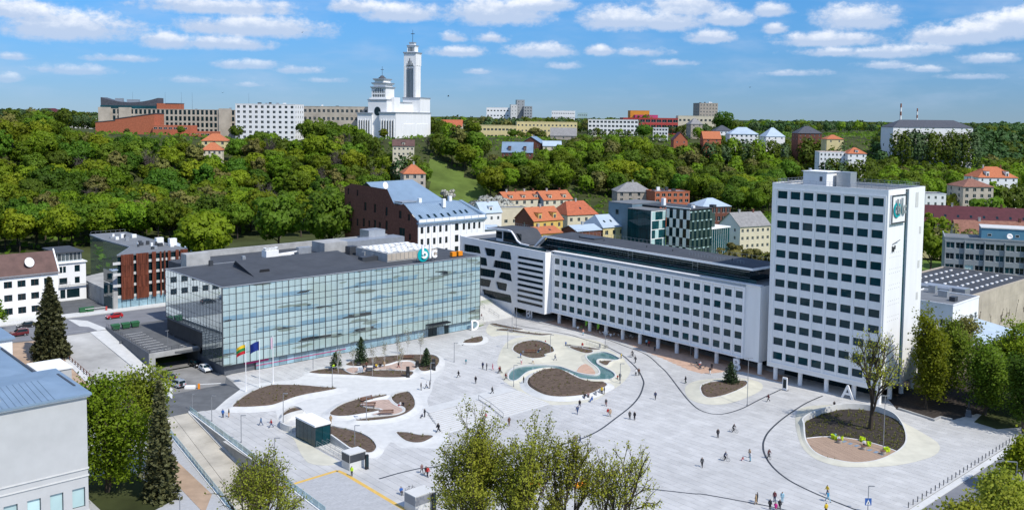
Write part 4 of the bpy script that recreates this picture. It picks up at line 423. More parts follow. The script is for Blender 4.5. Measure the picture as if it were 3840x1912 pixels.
FOREST = [-204,356,128,12,1,-224,378,134,2,0,-241,378,129,12,3,-205,379,129,11,1,-179,396,134,0,0,-223,353,119,3,0,-214,362,121,12,0,-236,387,128,12,1,-158,391,129,12,3,-221,389,128,11,1,-135,414,136,2,1,-148,414,134,12,3,-156,380,122,3,0,-249,390,125,2,1,-242,399,128,0,1,-177,406,129,0,0,-245,414,131,0,1,-183,380,120,4,1,-114,419,132,2,0,-255,416,131,2,1,-198,388,122,10,3,-194,373,116,3,1,-217,409,127,11,0,-181,422,131,3,1,-142,433,134,12,3,-207,407,126,0,0,-126,425,131,1,0,-182,367,113,4,0,-254,404,124,4,1,-145,388,119,2,1,-124,435,133,2,0,-203,366,111,4,0,-226,446,135,3,1,-168,378,114,1,0,-152,436,131,10,0,-177,463,139,4,1,-188,414,124,4,0,-284,448,134,20,4,-104,411,123,20,4,-146,378,113,11,0,-133,452,135,0,1,-268,460,137,22,4,-79,460,137,4,1,-260,442,131,1,0,-151,450,133,1,0,-175,387,114,1,1,-194,360,106,0,0,-187,432,127,11,0,-200,454,133,4,0,-149,424,124,2,1,-265,421,123,3,1,-198,432,126,22,4,-81,441,128,11,3,-214,372,108,2,0,-90,447,129,1,1,-197,402,116,3,1,-177,439,126,4,0,-256,432,124,22,4,-172,447,128,0,0,-135,440,126,12,0,-168,394,112,2,0,-235,420,119,4,0,-201,444,125,11,3,-260,466,131,10,1,-225,430,121,0,1,-160,477,134,10,1,-96,417,117,10,0,-235,432,121,12,0,-211,465,130,3,0,-290,462,129,21,4,-210,448,125,4,1,-272,450,125,12,1,-169,423,117,10,1,-231,371,102,10,0,-101,483,133,10,1,-168,433,119,3,0,-262,452,124,12,0,-271,486,133,2,0,-169,457,125,3,1,-245,479,131,4,0,-128,476,129,21,4,-117,492,133,10,0,-169,484,130,12,0,-158,428,115,12,0,-154,469,125,3,0,-135,523,139,1,0,-229,403,107,2,0,-107,431,114,0,1,-130,398,105,1,0,-164,497,130,2,0,-122,407,106,2,1,-214,423,110,2,1,-135,381,99,11,0,-167,412,107,0,1,-245,440,114,10,0,-188,476,123,12,0,-140,461,119,3,1,-265,494,127,3,0,-157,406,104,1,0,-83,472,121,20,4,-106,555,142,21,4,-81,522,133,4,1,-130,514,131,11,0,-195,495,126,20,4,-141,397,101,11,1,-97,467,118,1,1,-217,440,111,2,1,-224,417,105,11,0,-151,481,121,2,0,-215,398,100,4,1,-220,470,118,22,4,-229,482,121,4,1,-89,460,115,11,0,-80,544,136,20,4,-261,505,126,12,1,-213,483,120,11,1,-254,495,123,12,0,-106,445,110,3,0,-122,567,140,1,0,-111,564,139,12,0,-13,574,141,2,0,146,566,139,1,1,-92,477,117,3,0,-269,473,116,2,0,-117,504,123,4,0,-153,508,124,2,1,-101,518,126,10,3,153,558,135,0,1,-96,438,106,12,3,-188,504,122,2,0,-205,476,115,10,3,-175,493,119,12,0,-204,419,101,2,1,123,595,143,3,0,-81,500,120,4,0,-103,457,109,20,4,-238,496,118,1,0,-156,489,116,12,3,-89,427,101,0,1,-236,448,106,2,0,-204,487,115,1,1,-102,572,135,3,1,149,599,141,0,1,-301,479,112,0,1,-198,467,109,10,1,-246,489,114,4,1,-143,472,110,1,0,-121,447,104,12,3,-274,500,116,10,3,-279,458,106,12,0,-115,467,108,1,1,-282,472,109,1,0,-118,524,121,1,0,166,580,134,22,4,-292,486,112,3,0,-217,456,105,2,0,-128,530,122,1,1,-140,502,115,1,1,-187,458,105,3,1,-177,511,117,12,3,-151,535,122,11,3,-137,487,111,12,0,-148,496,113,0,0,-252,473,107,1,0,30,607,137,4,0,132,613,138,0,1,-114,545,122,1,0,-160,443,99,1,1,-139,533,119,0,1,-250,452,101,11,0,-257,485,108,0,0,-98,561,125,3,0,-147,526,117,2,0,-245,428,95,3,0,-234,473,105,0,1,-216,496,110,0,1,-104,493,109,10,3,157,627,138,4,0,-209,432,95,2,0,-186,487,107,12,3,173,606,133,2,1,-204,502,110,4,1,-269,434,95,10,1,-96,507,111,4,0,-213,508,111,4,1,-146,554,121,22,4,-128,542,118,11,0,70,643,140,3,0,-178,479,104,11,1,-77,567,123,4,0,-83,490,106,10,3,143,579,125,4,1,-281,493,106,10,3,-203,512,110,1,1,-110,579,124,11,3,-90,520,111,4,0,-292,474,101,0,0,80,647,138,1,0,-105,474,101,10,0,-187,447,95,10,3,-114,481,102,1,0,-122,459,97,2,0,-107,602,127,2,0,-126,498,105,11,0,162,604,127,3,0,-243,506,106,12,1,-38,638,133,10,3,-76,534,111,12,0,194,676,140,0,1,160,570,118,1,0,-124,609,126,4,1,-111,533,110,22,4,-186,519,107,1,0,189,685,141,0,0,131,544,112,2,1,159,588,121,0,1,-106,589,121,21,4,-3,600,123,0,0,115,627,128,1,1,-97,593,121,2,1,-142,515,105,10,3,-26,639,130,1,1,4,621,126,2,1,135,567,115,3,1,184,666,135,1,1,-41,622,126,0,1,143,668,135,1,1,-93,544,110,3,1,-170,471,95,10,1,110,655,132,4,1,-103,541,109,1,1,121,611,123,3,1,-162,541,109,2,1,-32,616,124,2,0,-243,467,94,4,1,-228,492,99,4,0,-229,464,93,2,0,149,653,131,12,1,88,678,136,2,1,-258,515,103,3,0,60,637,127,4,1,-281,482,96,0,0,98,708,141,2,0,166,633,126,4,0,90,634,126,11,1,-57,570,113,2,1,130,587,116,2,0,123,655,129,12,3,152,615,121,3,0,-117,596,117,1,1,157,642,126,3,0,141,558,109,1,0,-95,579,113,11,0,-154,560,109,1,1,129,575,112,2,1,105,673,131,3,0,-139,544,106,2,0,-92,497,96,2,0,298,684,132,1,1,90,644,124,3,0,-93,530,102,11,3,-120,556,107,3,0,177,650,125,0,0,34,650,125,4,0,129,624,120,0,0,168,594,114,3,1,-154,548,105,1,0,146,548,105,4,0,128,556,106,2,0,58,661,126,11,1,-2,590,112,0,0,167,653,123,0,0,219,728,137,2,1,-266,522,98,0,1,-10,607,114,1,1,272,640,120,4,1,-80,554,104,3,0,139,706,132,12,3,130,638,119,2,1,178,638,119,3,1,-230,510,95,2,0,357,720,134,2,0,202,709,132,0,1,263,694,129,1,0,266,749,139,0,1,299,696,129,0,1,290,707,131,3,0,15,616,114,3,0,-132,556,103,10,0,-302,492,91,10,1,-155,520,96,4,0,71,623,115,2,1]
FAR_TREES = [-57,579,10,1,260,684,12,1,345,713,13,0,75,702,12,3,319,772,14,0,319,723,13,1,-84,510,9,1,7,608,11,1,246,713,13,3,-51,632,11,1,-111,512,9,1,88,656,11,0,-14,586,10,0,247,742,13,1,-88,570,10,1,77,632,11,1,283,657,11,1,401,780,14,0,265,668,12,1,128,675,12,3,275,704,12,1,323,800,14,1,59,626,11,3,271,660,11,0,279,667,11,1,214,741,13,0,262,736,13,1,124,685,12,1,99,625,11,1,-197,530,9,0,-126,587,10,1,301,706,12,1,175,758,13,1,34,617,10,1,287,693,12,1,227,755,13,1,67,653,11,1,117,642,11,3,165,683,12,1,-208,521,9,0,136,596,10,1,163,614,10,1,304,671,11,0,302,792,13,1,-165,512,8,1,-70,553,9,1,225,744,12,1,173,715,12,0,403,768,13,1,-40,652,11,0,389,746,12,1,318,707,12,0,23,650,11,0,367,803,13,1,141,681,11,1,-114,612,10,0,200,728,12,1,68,664,11,1,193,694,11,1,156,678,11,1,276,679,11,1,-142,568,9,1,20,604,10,1,114,681,11,0,78,676,11,0,303,741,12,1,-7,618,10,0,63,695,11,0,204,737,12,0,343,773,13,1,32,638,10,1,170,621,10,0,138,621,10,1,237,745,12,1,97,651,11,1,236,722,12,0,314,678,11,0,88,708,11,1,100,687,11,1,490,837,14,1,-220,514,8,1,139,695,11,0,83,623,10,1,330,714,11,1,108,702,11,1,-155,570,9,0,44,650,10,1,18,638,10,1,411,796,13,0,14,627,10,0,-21,609,10,0,-275,526,8,0,-279,508,8,0,349,763,12,0,353,800,13,0,-81,582,9,1,336,759,12,0,388,833,13,0,309,766,12,1,340,846,13,2,-289,501,8,1,230,734,12,1,-239,515,8,3,324,736,12,1,140,607,9,1,141,638,10,1,367,768,12,0,187,751,12,0,368,726,11,0,39,661,10,0,-30,649,10,1,282,749,12,0,310,688,11,0,355,732,11,1,393,758,12,1,295,752,12,1,295,716,11,1,105,724,11,0,398,825,13,1,358,750,12,1,281,726,11,0,-100,614,9,0,36,627,10,1,165,703,11,3,-26,628,10,0,96,697,11,1,50,622,9,0,204,748,11,1,530,899,14,1,448,831,13,1,91,725,11,0,150,693,11,1,192,738,11,3,285,790,12,0,315,740,11,1,-92,607,9,1,76,658,10,0,253,696,11,1,329,779,12,0,450,804,12,0,263,779,12,1,84,691,10,0,293,735,11,0,145,629,9,1,458,832,13,0,438,832,13,1,132,649,10,1,372,828,13,1,392,882,13,2,52,697,10,0,42,672,10,0,-46,666,10,0,58,647,10,0,294,776,12,1,456,874,13,1,51,669,10,0,174,663,10,0,355,773,12,0,401,800,12,0,-128,574,8,1,378,769,11,1,359,898,13,1,61,678,10,1,175,698,10,1,278,738,11,3,24,621,9,0,442,848,13,1,492,875,13,0,-14,596,9,1,136,733,11,1,178,688,10,0,68,709,10,0,284,716,11,1,256,756,11,0,189,717,11,1,127,699,10,1,492,856,13,0,153,706,10,1,108,713,10,1,243,812,12,1,496,846,12,0,315,807,12,1,274,782,11,3,440,809,12,0,372,915,13,2,-70,580,8,1,122,712,10,1,6,633,9,1,119,694,10,0,272,720,10,0,488,886,13,0,306,756,11,1,-147,577,8,1,338,797,12,3,130,664,10,3,296,665,10,1,384,818,12,1,521,867,13,1,473,887,13,0,-308,500,7,3,420,821,12,3,262,767,11,0,522,935,14,1,208,723,10,1,103,636,9,0,350,844,12,0,423,778,11,0,116,664,9,1,162,664,9,3,477,826,12,1,275,766,11,0,-300,565,8,1,-85,592,8,1,165,693,10,0,376,740,11,1,449,944,14,2,412,775,11,0,448,905,13,0,365,780,11,1,359,761,11,0,313,789,11,1,174,676,9,0,448,882,12,1,361,794,11,1,286,678,9,1,35,678,9,0,513,919,13,1,568,940,13,1,393,810,11,1,304,727,10,1,539,961,14,0,212,762,11,0,339,700,10,1,49,680,9,1,423,902,13,2,435,874,12,0,370,750,10,1,345,724,10,1,343,834,12,1,-119,627,9,1,478,862,12,1,214,752,10,1,100,663,9,1,273,650,9,0,-287,560,8,0,138,658,9,0,232,812,11,1,509,903,13,1,88,667,9,1,134,716,10,3,74,689,9,1,-128,640,9,1,321,697,10,0,199,780,11,3,307,781,11,1,-290,550,7,0,-2,628,9,1,584,991,14,2,47,636,9,1,507,860,12,1,582,951,13,0,-45,643,9,0,406,811,11,1,364,840,12,1,322,687,9,1,452,862,12,0,78,716,10,1,-229,519,7,0,551,906,12,1,559,977,13,2,43,689,9,1,258,711,10,0,329,725,10,1,222,768,10,1,327,789,11,3,325,762,10,1,520,889,12,1,478,897,12,1,188,728,10,1,428,827,11,1,-128,651,9,3,547,935,13,1,-285,539,7,1,408,830,11,1,145,738,10,3,253,818,11,1,275,692,9,1,472,970,13,2,410,842,11,1,188,707,9,0,163,736,10,0,345,808,11,1,503,880,12,0,311,717,10,0,-157,582,8,0,160,718,10,1,317,755,10,1,210,785,10,1,424,800,11,1,354,879,12,2,80,728,10,0,534,952,13,1,551,925,12,1,378,795,11,0,258,829,11,1,274,793,10,1,339,786,10,0,402,926,12,1,362,816,11,0,586,970,13,1,473,935,12,2,525,957,13,2,483,928,12,3,-20,652,8,1,333,769,10,1,478,850,11,1,289,763,10,0,481,910,12,1,570,1051,14,2,560,920,12,1,472,876,11,1,320,818,11,1,268,759,10,1,326,752,10,0,235,782,10,0,298,805,10,0,372,812,11,1,-287,517,7,0,554,946,12,0,435,887,12,0,180,741,10,0,465,867,11,1,553,1009,13,2,373,787,10,0,469,831,11,1,513,929,12,1,115,730,9,1,351,783,10,1,-103,627,8,0,252,792,10,0,149,726,9,1,233,802,10,0,-134,667,8,0,516,1019,13,2,421,939,12,2,543,1044,13,2,206,774,10,1,541,909,12,0,-196,542,7,1,471,905,12,1,340,823,10,0,491,921,12,1,431,816,10,3,577,976,12,3,618,1023,13,2,537,940,12,0,507,1009,13,2,-291,570,7,0,-332,532,7,0,406,943,12,2,-253,525,6,3,383,754,9,1,455,968,12,2,468,945,12,2,460,818,10,0,92,735,9,1,-57,743,9,1,373,881,11,2,628,1027,13,2,573,960,12,1,625,1037,13,2,125,730,9,0,380,907,11,2,259,807,10,1,379,839,10,0,496,1001,13,2,388,794,10,1,449,841,10,1,472,842,10,0,555,989,12,2,498,865,11,0,342,749,9,1,241,757,9,1,430,842,10,3,364,742,9,1,395,843,10,1,352,821,10,0,531,930,12,0,517,877,11,3,241,731,9,1,554,1043,13,2,-327,522,6,0,564,1000,12,2,-144,680,8,0,361,829,10,1,559,1018,13,1,413,916,11,2,588,1018,13,2,485,980,12,2,376,893,11,2,467,956,12,2,615,1011,12,2,429,855,10,0,-118,644,8,1,528,990,12,2,248,803,10,0,-324,543,6,0,431,787,10,1,478,953,12,2,446,931,11,2,175,726,9,1,536,1036,13,2,536,918,11,0,567,990,12,2,531,967,12,2,328,824,10,1,522,1008,12,2,340,738,9,1,-214,532,6,1,499,914,11,1,603,1018,12,2,460,843,10,1,531,875,11,0,306,812,10,1,609,1058,13,1,444,820,10,1,465,980,12,1,450,918,11,1,23,663,8,1,-299,552,6,1,586,1041,13,1,235,770,9,0,445,971,12,2,492,901,11,0,620,1064,13,2,405,904,11,2,434,928,11,2,569,1018,12,2,-317,533,6,0,548,1018,12,1,388,784,9,1,526,914,11,1,-317,518,6,0,610,1071,13,2,498,893,11,1,462,885,10,0,385,804,9,1,-141,659,8,0,378,930,11,2,-168,563,6,0,560,955,11,1,45,704,8,1,-316,507,6,1,240,794,9,0,486,991,12,2,-310,541,6,3,505,993,12,2,335,813,9,1,-13,633,7,3,502,961,11,2,391,773,9,0,343,856,10,2,388,914,11,2,539,889,10,1,423,963,11,2,638,1063,12,1,633,1072,13,2,-306,511,6,1,388,924,11,2,443,867,10,1,363,885,10,2,634,1133,13,2,457,910,11,1,58,720,8,1,414,786,9,1,623,1052,12,2,623,1127,13,2,423,953,11,1,671,1161,14,2,673,1103,13,2,628,1113,13,2,435,798,9,1,-120,658,7,0,416,926,11,2,-59,770,9,1,495,988,11,2,637,1048,12,2,-137,579,6,0,596,1058,12,2,207,797,9,0,560,1058,12,2,611,1083,12,1,510,942,11,1,500,952,11,2,439,952,11,1,611,1037,12,2,-144,691,8,0,501,979,11,2,166,768,9,1,-307,557,6,0,552,1031,12,2,619,1117,13,2,494,939,11,2,431,940,11,2,565,968,11,0,544,1003,11,1,-155,595,7,0,145,748,8,1,417,808,9,0,-124,673,7,1,605,989,11,1,-307,521,6,0,578,940,11,1,608,1094,12,2,461,855,10,0,560,932,10,1,606,1104,12,2,587,1052,12,2,620,1089,12,2,661,1097,12,2,220,809,9,1,684,1120,13,2,556,1070,12,1,-162,526,6,3,353,890,10,2,669,1116,12,2,413,952,11,2,616,1106,12,2,655,1167,13,2,439,899,10,0,392,951,10,2,-317,550,6,1,510,952,10,2,515,987,11,2,436,918,10,2,430,971,11,2,578,1033,11,1,381,945,10,2,509,893,10,1,537,1056,12,2,188,784,8,0,408,890,10,2,637,1122,12,2,246,833,9,1,467,895,10,0,549,958,10,1,490,958,10,2,67,729,8,3,-296,525,5,1,454,892,10,1,474,1008,11,2,175,776,8,1,49,714,8,3,518,965,10,2,680,1216,13,1,651,1065,11,2,419,833,9,0,692,1173,13,2,482,967,10,2,394,896,10,2,367,905,10,2,550,896,10,0,611,1049,11,2,236,826,9,0,-37,665,7,0,632,1189,13,2,649,1100,12,2,-57,595,6,0,152,758,8,1,412,967,10,2,533,1004,11,2,672,1142,12,2,485,944,10,2,-295,536,5,0,591,1001,11,2,528,1047,11,2,583,1093,12,1,521,947,10,1,648,1158,12,1,-267,538,5,0,391,940,10,2,278,803,8,1,472,922,10,0,597,1096,12,2,611,1125,12,2,650,1090,11,2,721,1190,13,2,685,1155,12,2,594,990,10,0,451,954,10,2,-53,752,8,1,605,1000,10,0,-145,587,6,1,597,1047,11,2,691,1185,12,2,659,1133,12,1,476,987,10,2,663,1210,13,2,460,933,10,2,585,1062,11,2,596,979,10,0,-41,675,7,1,419,888,9,0,710,1194,12,2,264,797,8,1,570,928,10,0,542,1068,11,2,-276,549,5,1,-59,781,8,1,91,745,8,1,520,904,9,0,260,840,9,1,690,1205,12,2,588,1084,11,1,526,976,10,2,288,808,8,1,561,1082,11,1,713,1168,12,1,563,1093,11,1,461,1000,10,1,-132,689,7,1,594,1106,11,2,638,1163,12,2,642,1173,12,2,586,1118,11,2,677,1129,11,2,552,969,10,1,494,970,10,2,542,971,10,2,402,915,9,2,437,963,10,2,700,1195,12,2,682,1167,12,1,572,1083,11,2,631,1083,11,2,659,1084,11,2,295,815,8,1,-108,643,6,1,669,1252,13,2,719,1177,12,1,578,1007,10,1,514,1001,10,2,586,981,10,1,579,1075,11,2,489,1026,10,2,504,1027,10,2,455,978,10,1,569,1040,10,2,598,1031,10,1,270,835,8,1,655,1223,12,2,647,1077,10,2,-18,662,6,0,498,930,9,0,456,989,10,2,658,1149,11,2,639,1109,11,2,647,1249,12,1,680,1241,12,2,-243,526,5,1,537,1014,10,2,424,915,9,2,603,1135,11,2,607,1145,11,2,614,1167,11,2,549,1058,10,2,423,978,9,2,78,740,7,1,112,740,7,0,124,741,7,1,512,975,9,2,574,1099,10,1,624,1099,10,2,102,747,7,0,625,1143,11,2,634,1153,11,2,392,962,9,2,682,1195,11,1,693,1225,12,2,638,1218,12,2,620,1188,11,2,605,1117,11,2,568,1070,10,2,-182,531,5,1,525,1033,10,2,443,992,9,2,697,1147,11,2,402,963,9,2,-156,605,5,1,432,985,9,2,542,986,9,2,649,1142,11,2,515,1030,10,1,627,1198,11,2,615,1137,11,2,672,1190,11,1,697,1160,11,2,651,1266,12,2,-44,686,6,3,638,1091,10,2,481,1019,9,1,-201,552,5,1,708,1210,11,2,611,1182,11,2,674,1203,11,1,600,1079,10,1,644,1205,11,2,510,1039,9,2,628,1208,11,2,489,1010,9,2,-93,621,5,0,445,982,9,2,531,1024,9,2,706,1176,11,2,274,849,8,1,472,997,9,2,-167,574,5,0,592,1139,10,2,658,1108,10,2,-53,650,6,1,665,1198,11,2,501,1017,9,2,562,1028,9,1,649,1115,10,2,696,1214,11,2,692,1131,10,2,628,1165,10,2,-99,636,5,1,-221,539,5,0,657,1244,11,2,611,1193,11,2,644,1228,11,2,645,1131,10,2,596,1068,9,2,314,828,7,0,-108,654,6,1,-138,643,5,0,654,1233,11,2,264,852,7,1,446,1006,9,2,-70,591,5,1,637,1237,11,2,464,1010,9,2,577,1109,10,2,626,1178,10,2,192,794,7,3,-230,530,4,0,622,1154,10,1,153,768,6,1,650,1214,10,2,631,1226,11,2,-121,691,6,3,-114,669,6,0,665,1221,10,2,404,975,8,1,364,921,8,2,616,1203,10,2,623,1077,9,2,56,738,6,1,224,821,7,1,393,972,8,2,682,1178,10,1,659,1258,11,2,653,1194,10,2,642,1187,10,2,658,1122,9,2,636,1252,10,2,430,998,8,2,596,1161,10,2,547,1082,9,2,669,1179,10,2,24,678,5,1,581,1127,9,2,-211,542,4,0,68,743,6,0,-285,579,4,1,647,1276,10,1,-165,593,5,1,243,844,7,0,82,752,6,0,-25,669,5,1,327,837,7,1,685,1139,9,1,470,1020,8,2,608,1157,9,2,423,990,8,2,603,1174,9,2,593,1128,9,2,411,984,8,2,641,1264,10,2,639,1143,9,2,658,1183,9,2,-50,794,6,1,667,1234,10,2,519,1053,8,2,-276,563,4,0,682,1228,10,1,484,1036,8,2,165,780,6,1,588,1152,9,2,13,657,5,1,475,1031,8,2,284,820,6,1,-168,620,4,1,561,1106,8,1,455,1017,8,2,174,787,6,1,-46,761,5,0,493,1041,7,2,253,852,6,1,48,727,5,1,552,1093,8,2,498,1053,7,2,232,837,6,1,437,1015,7,2,36,705,5,3,105,760,5,1,122,751,5,0,382,957,7,1,295,825,6,1,279,867,6,1,427,1010,7,2,201,808,5,0,405,993,7,2,-42,728,5,0,90,759,5,1,211,815,5,1,475,1041,7,2,419,1001,7,2,464,1045,7,1,-169,608,4,0,435,1036,7,1,268,824,5,0,453,1054,7,2,273,814,5,0,-43,744,5,0,142,760,5,1,456,1033,7,2,305,832,5,1,479,1064,7,2,522,1065,7,2,447,1025,7,1,508,1054,7,2,450,1042,7,1,-132,600,4,0,629,1244,8,2,475,1076,7,2,98,768,5,3,477,1054,7,2,-44,772,5,1,396,986,6,1,181,794,5,0,-126,721,4,1,-172,631,4,0,370,935,6,2,-47,784,5,1,465,1056,7,2,471,1089,7,2,267,865,5,1,426,1048,6,2,493,1067,7,2,428,1022,6,2,467,1069,7,2,437,1026,6,2,412,1012,6,2,72,755,4,0,511,1064,6,2,418,1020,6,1,430,1062,6,2,486,1080,6,2,-34,682,4,1,450,1065,6,2,498,1076,6,2,440,1050,6,2,439,1067,6,2,529,1074,6,2,488,1057,6,1,455,1074,6,2,435,1080,6,1,59,755,4,0,470,1100,6,2,403,1002,6,2,443,1090,6,2,463,1082,6,2,458,1133,6,1,600,1188,7,1,417,1038,6,1,494,1089,6,1,317,843,5,0,509,1073,6,2,483,1095,6,2,446,1078,6,2,454,1099,6,2,505,1086,6,2,329,850,4,0,115,760,4,1,454,1088,6,2,484,1107,6,2,494,1108,6,2,570,1129,6,2,500,1099,6,2,486,1118,6,1,250,862,4,1,444,1104,6,2,613,1219,6,2,505,1109,5,1,342,872,4,1,462,1109,5,2,454,1115,5,2,620,1232,6,1,575,1140,5,2,494,1124,5,2,509,1124,5,2,465,1124,5,1,101,779,4,0,511,1097,5,2,460,1144,5,2,475,1116,5,2,631,1264,6,2,475,1173,5,2,519,1112,5,2,563,1117,5,2,521,1081,5,2,618,1247,6,1,524,1102,5,2,218,832,4,0,606,1228,5,2,536,1085,5,1,513,1134,5,2,468,1163,5,1,608,1246,5,1,587,1168,5,2,503,1134,5,1,622,1271,5,2,622,1258,5,1,527,1092,4,2,488,1138,5,2,520,1142,5,2,593,1227,5,2,631,1279,5,2,598,1214,5,2,639,1285,5,2,536,1107,4,2,527,1131,4,2,582,1203,5,1,525,1297,5,2,474,1135,4,2,612,1274,5,2,536,1142,4,1,502,1242,5,2,584,1220,5,2,627,1298,5,1,480,1182,5,2,604,1206,5,2,507,1253,5,2,585,1233,5,2,607,1263,5,2,505,1146,4,2,594,1242,5,2,594,1199,5,2,490,1211,5,2,597,1261,5,2,624,1288,5,1,533,1118,4,2,545,1119,4,1,544,1340,5,2,580,1344,5,2,539,1152,4,2,548,1130,4,2,536,1163,4,2,563,1348,5,1,571,1173,4,2,495,1224,4,2,527,1151,4,2,479,1153,4,2,547,1105,4,2,586,1182,4,1,614,1285,5,2,545,1320,5,2,509,1156,4,2,553,1184,4,2,565,1184,4,1,582,1327,5,2,601,1276,4,2,590,1252,4,1,537,1332,5,2,490,1150,4,2,572,1333,5,2,570,1206,4,2,579,1241,4,2,480,1163,4,2,570,1356,5,2,547,1145,4,2,545,1174,4,2,538,1310,4,2,556,1315,4,2,463,1154,4,2,513,1266,4,2,577,1187,4,2,522,1160,4,2,550,1161,4,2,568,1219,4,2,597,1330,4,1,613,1303,4,2,559,1195,4,2,560,1332,4,2,589,1278,4,2,551,1306,4,2,555,1171,4,1,587,1336,4,2,574,1230,4,2,558,1149,4,2,566,1314,4,1,480,1193,4,2,588,1306,4,2,530,1171,4,2,577,1313,4,1,599,1293,4,2,569,1159,4,2,548,1284,4,2,612,1313,4,2,580,1258,4,2,531,1320,4,2,598,1303,4,1,562,1305,4,2,588,1317,4,1,587,1291,4,2,538,1292,4,1,574,1250,4,1,522,1280,4,2,491,1164,3,1,599,1316,4,2,573,1266,4,1,570,1296,4,1,578,1284,4,2,565,1287,4,2]
MISC_TREES = [('tree with bright leaves between glass building and rusted office','round',0,'lf_bright',-100.7,300,4.0,1.55,1.0),('rounder green tree behind the glass building roof','round',1,'lf_mid',-87.9,345,4.0,1.7,1.0),('green tree beside the dark brick gable','round',2,'lf_mid',-65.8,335,4.0,1.68,1.1),('birch with drooping olive foliage behind the right end of the long block','tall',0,'lf_olive',73.5,300,0.0,1.39,0.8),('second olive tree behind the long block beside the tower','tall',1,'lf_olive',83.4,310,0.0,1.24,0.8),('small yellow-green tree between brick house and white block','bush',0,'lf_bright',-10.6,310,4.0,1.7,1.0),('green bush before the ochre house','bush',1,'lf_mid',24.8,372,3.4,1.7,1.0),('dark tree left of the stone villa','tall',2,'lf_mid',61.9,480,2.0,1.14,0.8),('white blossoming tree under the grassy slope','round',3,'lf_blossom',-8.6,440,2.2,1.62,0.8),('white blossoming shrub on the slope beside the clearing','bush',0,'lf_blossom',-38.9,560,7.8,1.7,1.0),('white blossoming tree on the right slope behind the houses','bush',1,'lf_blossom',28.3,560,2.0,1.7,1.0),('tall green tree right of the tower','tall',0,'lf_bright',151.8,330,0.0,1.39,1.1),('olive tree right of the tower lower down','round',4,'lf_olive',166.2,345,0.0,1.46,0.9),('bright tree by the maroon roof','round',0,'lf_yellow',235.3,480,0.0,1.7,0.9),('leafy tree beside the beige-grey house','round',1,'lf_mid',234.4,450,0.0,1.7,0.9),('green tree in the gap before the brown roof','round',2,'lf_bright',185.3,370,0.0,1.45,0.8),('shrubby tree right of the orange-roofed hillside house','bush',1,'lf_mid',-41.4,470,2.4,1.7,1.0),('tall poplar before the white grid block','round',3,'lf_mid',-130.7,600,35.8,1.38,1.0),('tree in front of the church front','tall',1,'lf_bright',-89.7,640,39.8,0.71,0.9),('bare tree at the church flank','bare',0,'twig',-59.0,640,36.1,0.76,0.9),('green tree left of the hillside villas','round',4,'lf_mid',-182.9,610,41.4,0.65,1.0),('dark tree at the brick hall','round',2,'lf_mid',-216.2,600,44.4,0.43,1.0),('olive tree before the brick hall','round',1,'lf_olive',-247.0,590,45.7,0.27,0.9),('tree before the yellow college left end','round',0,'lf_bright',-31.1,760,41.5,0.94,0.9),('round tree before the yellow college centre','round',1,'lf_mid',0.1,790,40.2,0.81,0.7),('olive tree at the right of the yellow college','round',2,'lf_olive',19.1,800,40.2,0.94,0.7),('tree between apartment blocks','round',3,'lf_mid',112.6,790,40.0,1.02,0.9),('tree right of the peach block','round',4,'lf_mid',196.6,860,42.1,1.41,1.1),('leafy tree at the top of the small street house','bush',0,'lf_mid',9.5,375,3.8,1.7,1.0)]
CHIMNEYS = [(1093.8,2600,40,68.1,3,'taller striped factory chimney on the right horizon'),(1140.3,2600,40,55.3,2.4,'shorter striped factory chimney on the right horizon')]
# ---------------------------------------------------------------- the lie of the land
A_U=0.742
P0=(-65.246,205.592)
CU,SU=math.cos(A_U),math.sin(A_U)
def xy(u,v):return(P0[0]+u*CU-v*SU,P0[1]+u*SU+v*CU)
def uv(x,y):dx,dy=x-P0[0],y-P0[1];return(dx*CU+dy*SU,-dx*SU+dy*CU)
def ss(t,a,b):t=np.clip((t-a)/(b-a),0,1);return t*t*(3-2*t)
def hgt(x,y):
 u,v=uv(np.asarray(x,float),np.asarray(y,float))
 s=14-10*ss(u,60,85);e=40-22*ss(u,60,85)
 z=4*ss(v,s,e)*(1-ss(u,160,210)*0.5)
 road=np.clip((v+5)/55,0,1)*4
 z=np.where(u<-8,road,z)
 vf=230-0.14*(u-82)
 n=np.sin(x*0.021+y*0.013)*1.5+np.sin(x*0.05-y*0.041)*0.8
 hill=ss(v,vf,vf+160)
 z=z+hill*(40+n)
 far=np.clip((y-1500)/4000,0,1)
 return z-far*6+np.sin(x*0.004)*2*far
TRENCH=[(-15.7,-18.9),(-19.0,-61.8),(-20.2,-78),(-32,-78),(-29.0,-61),(-22.3,-19.5)]
def seg(a,b,st):return list(np.arange(a,b,st))
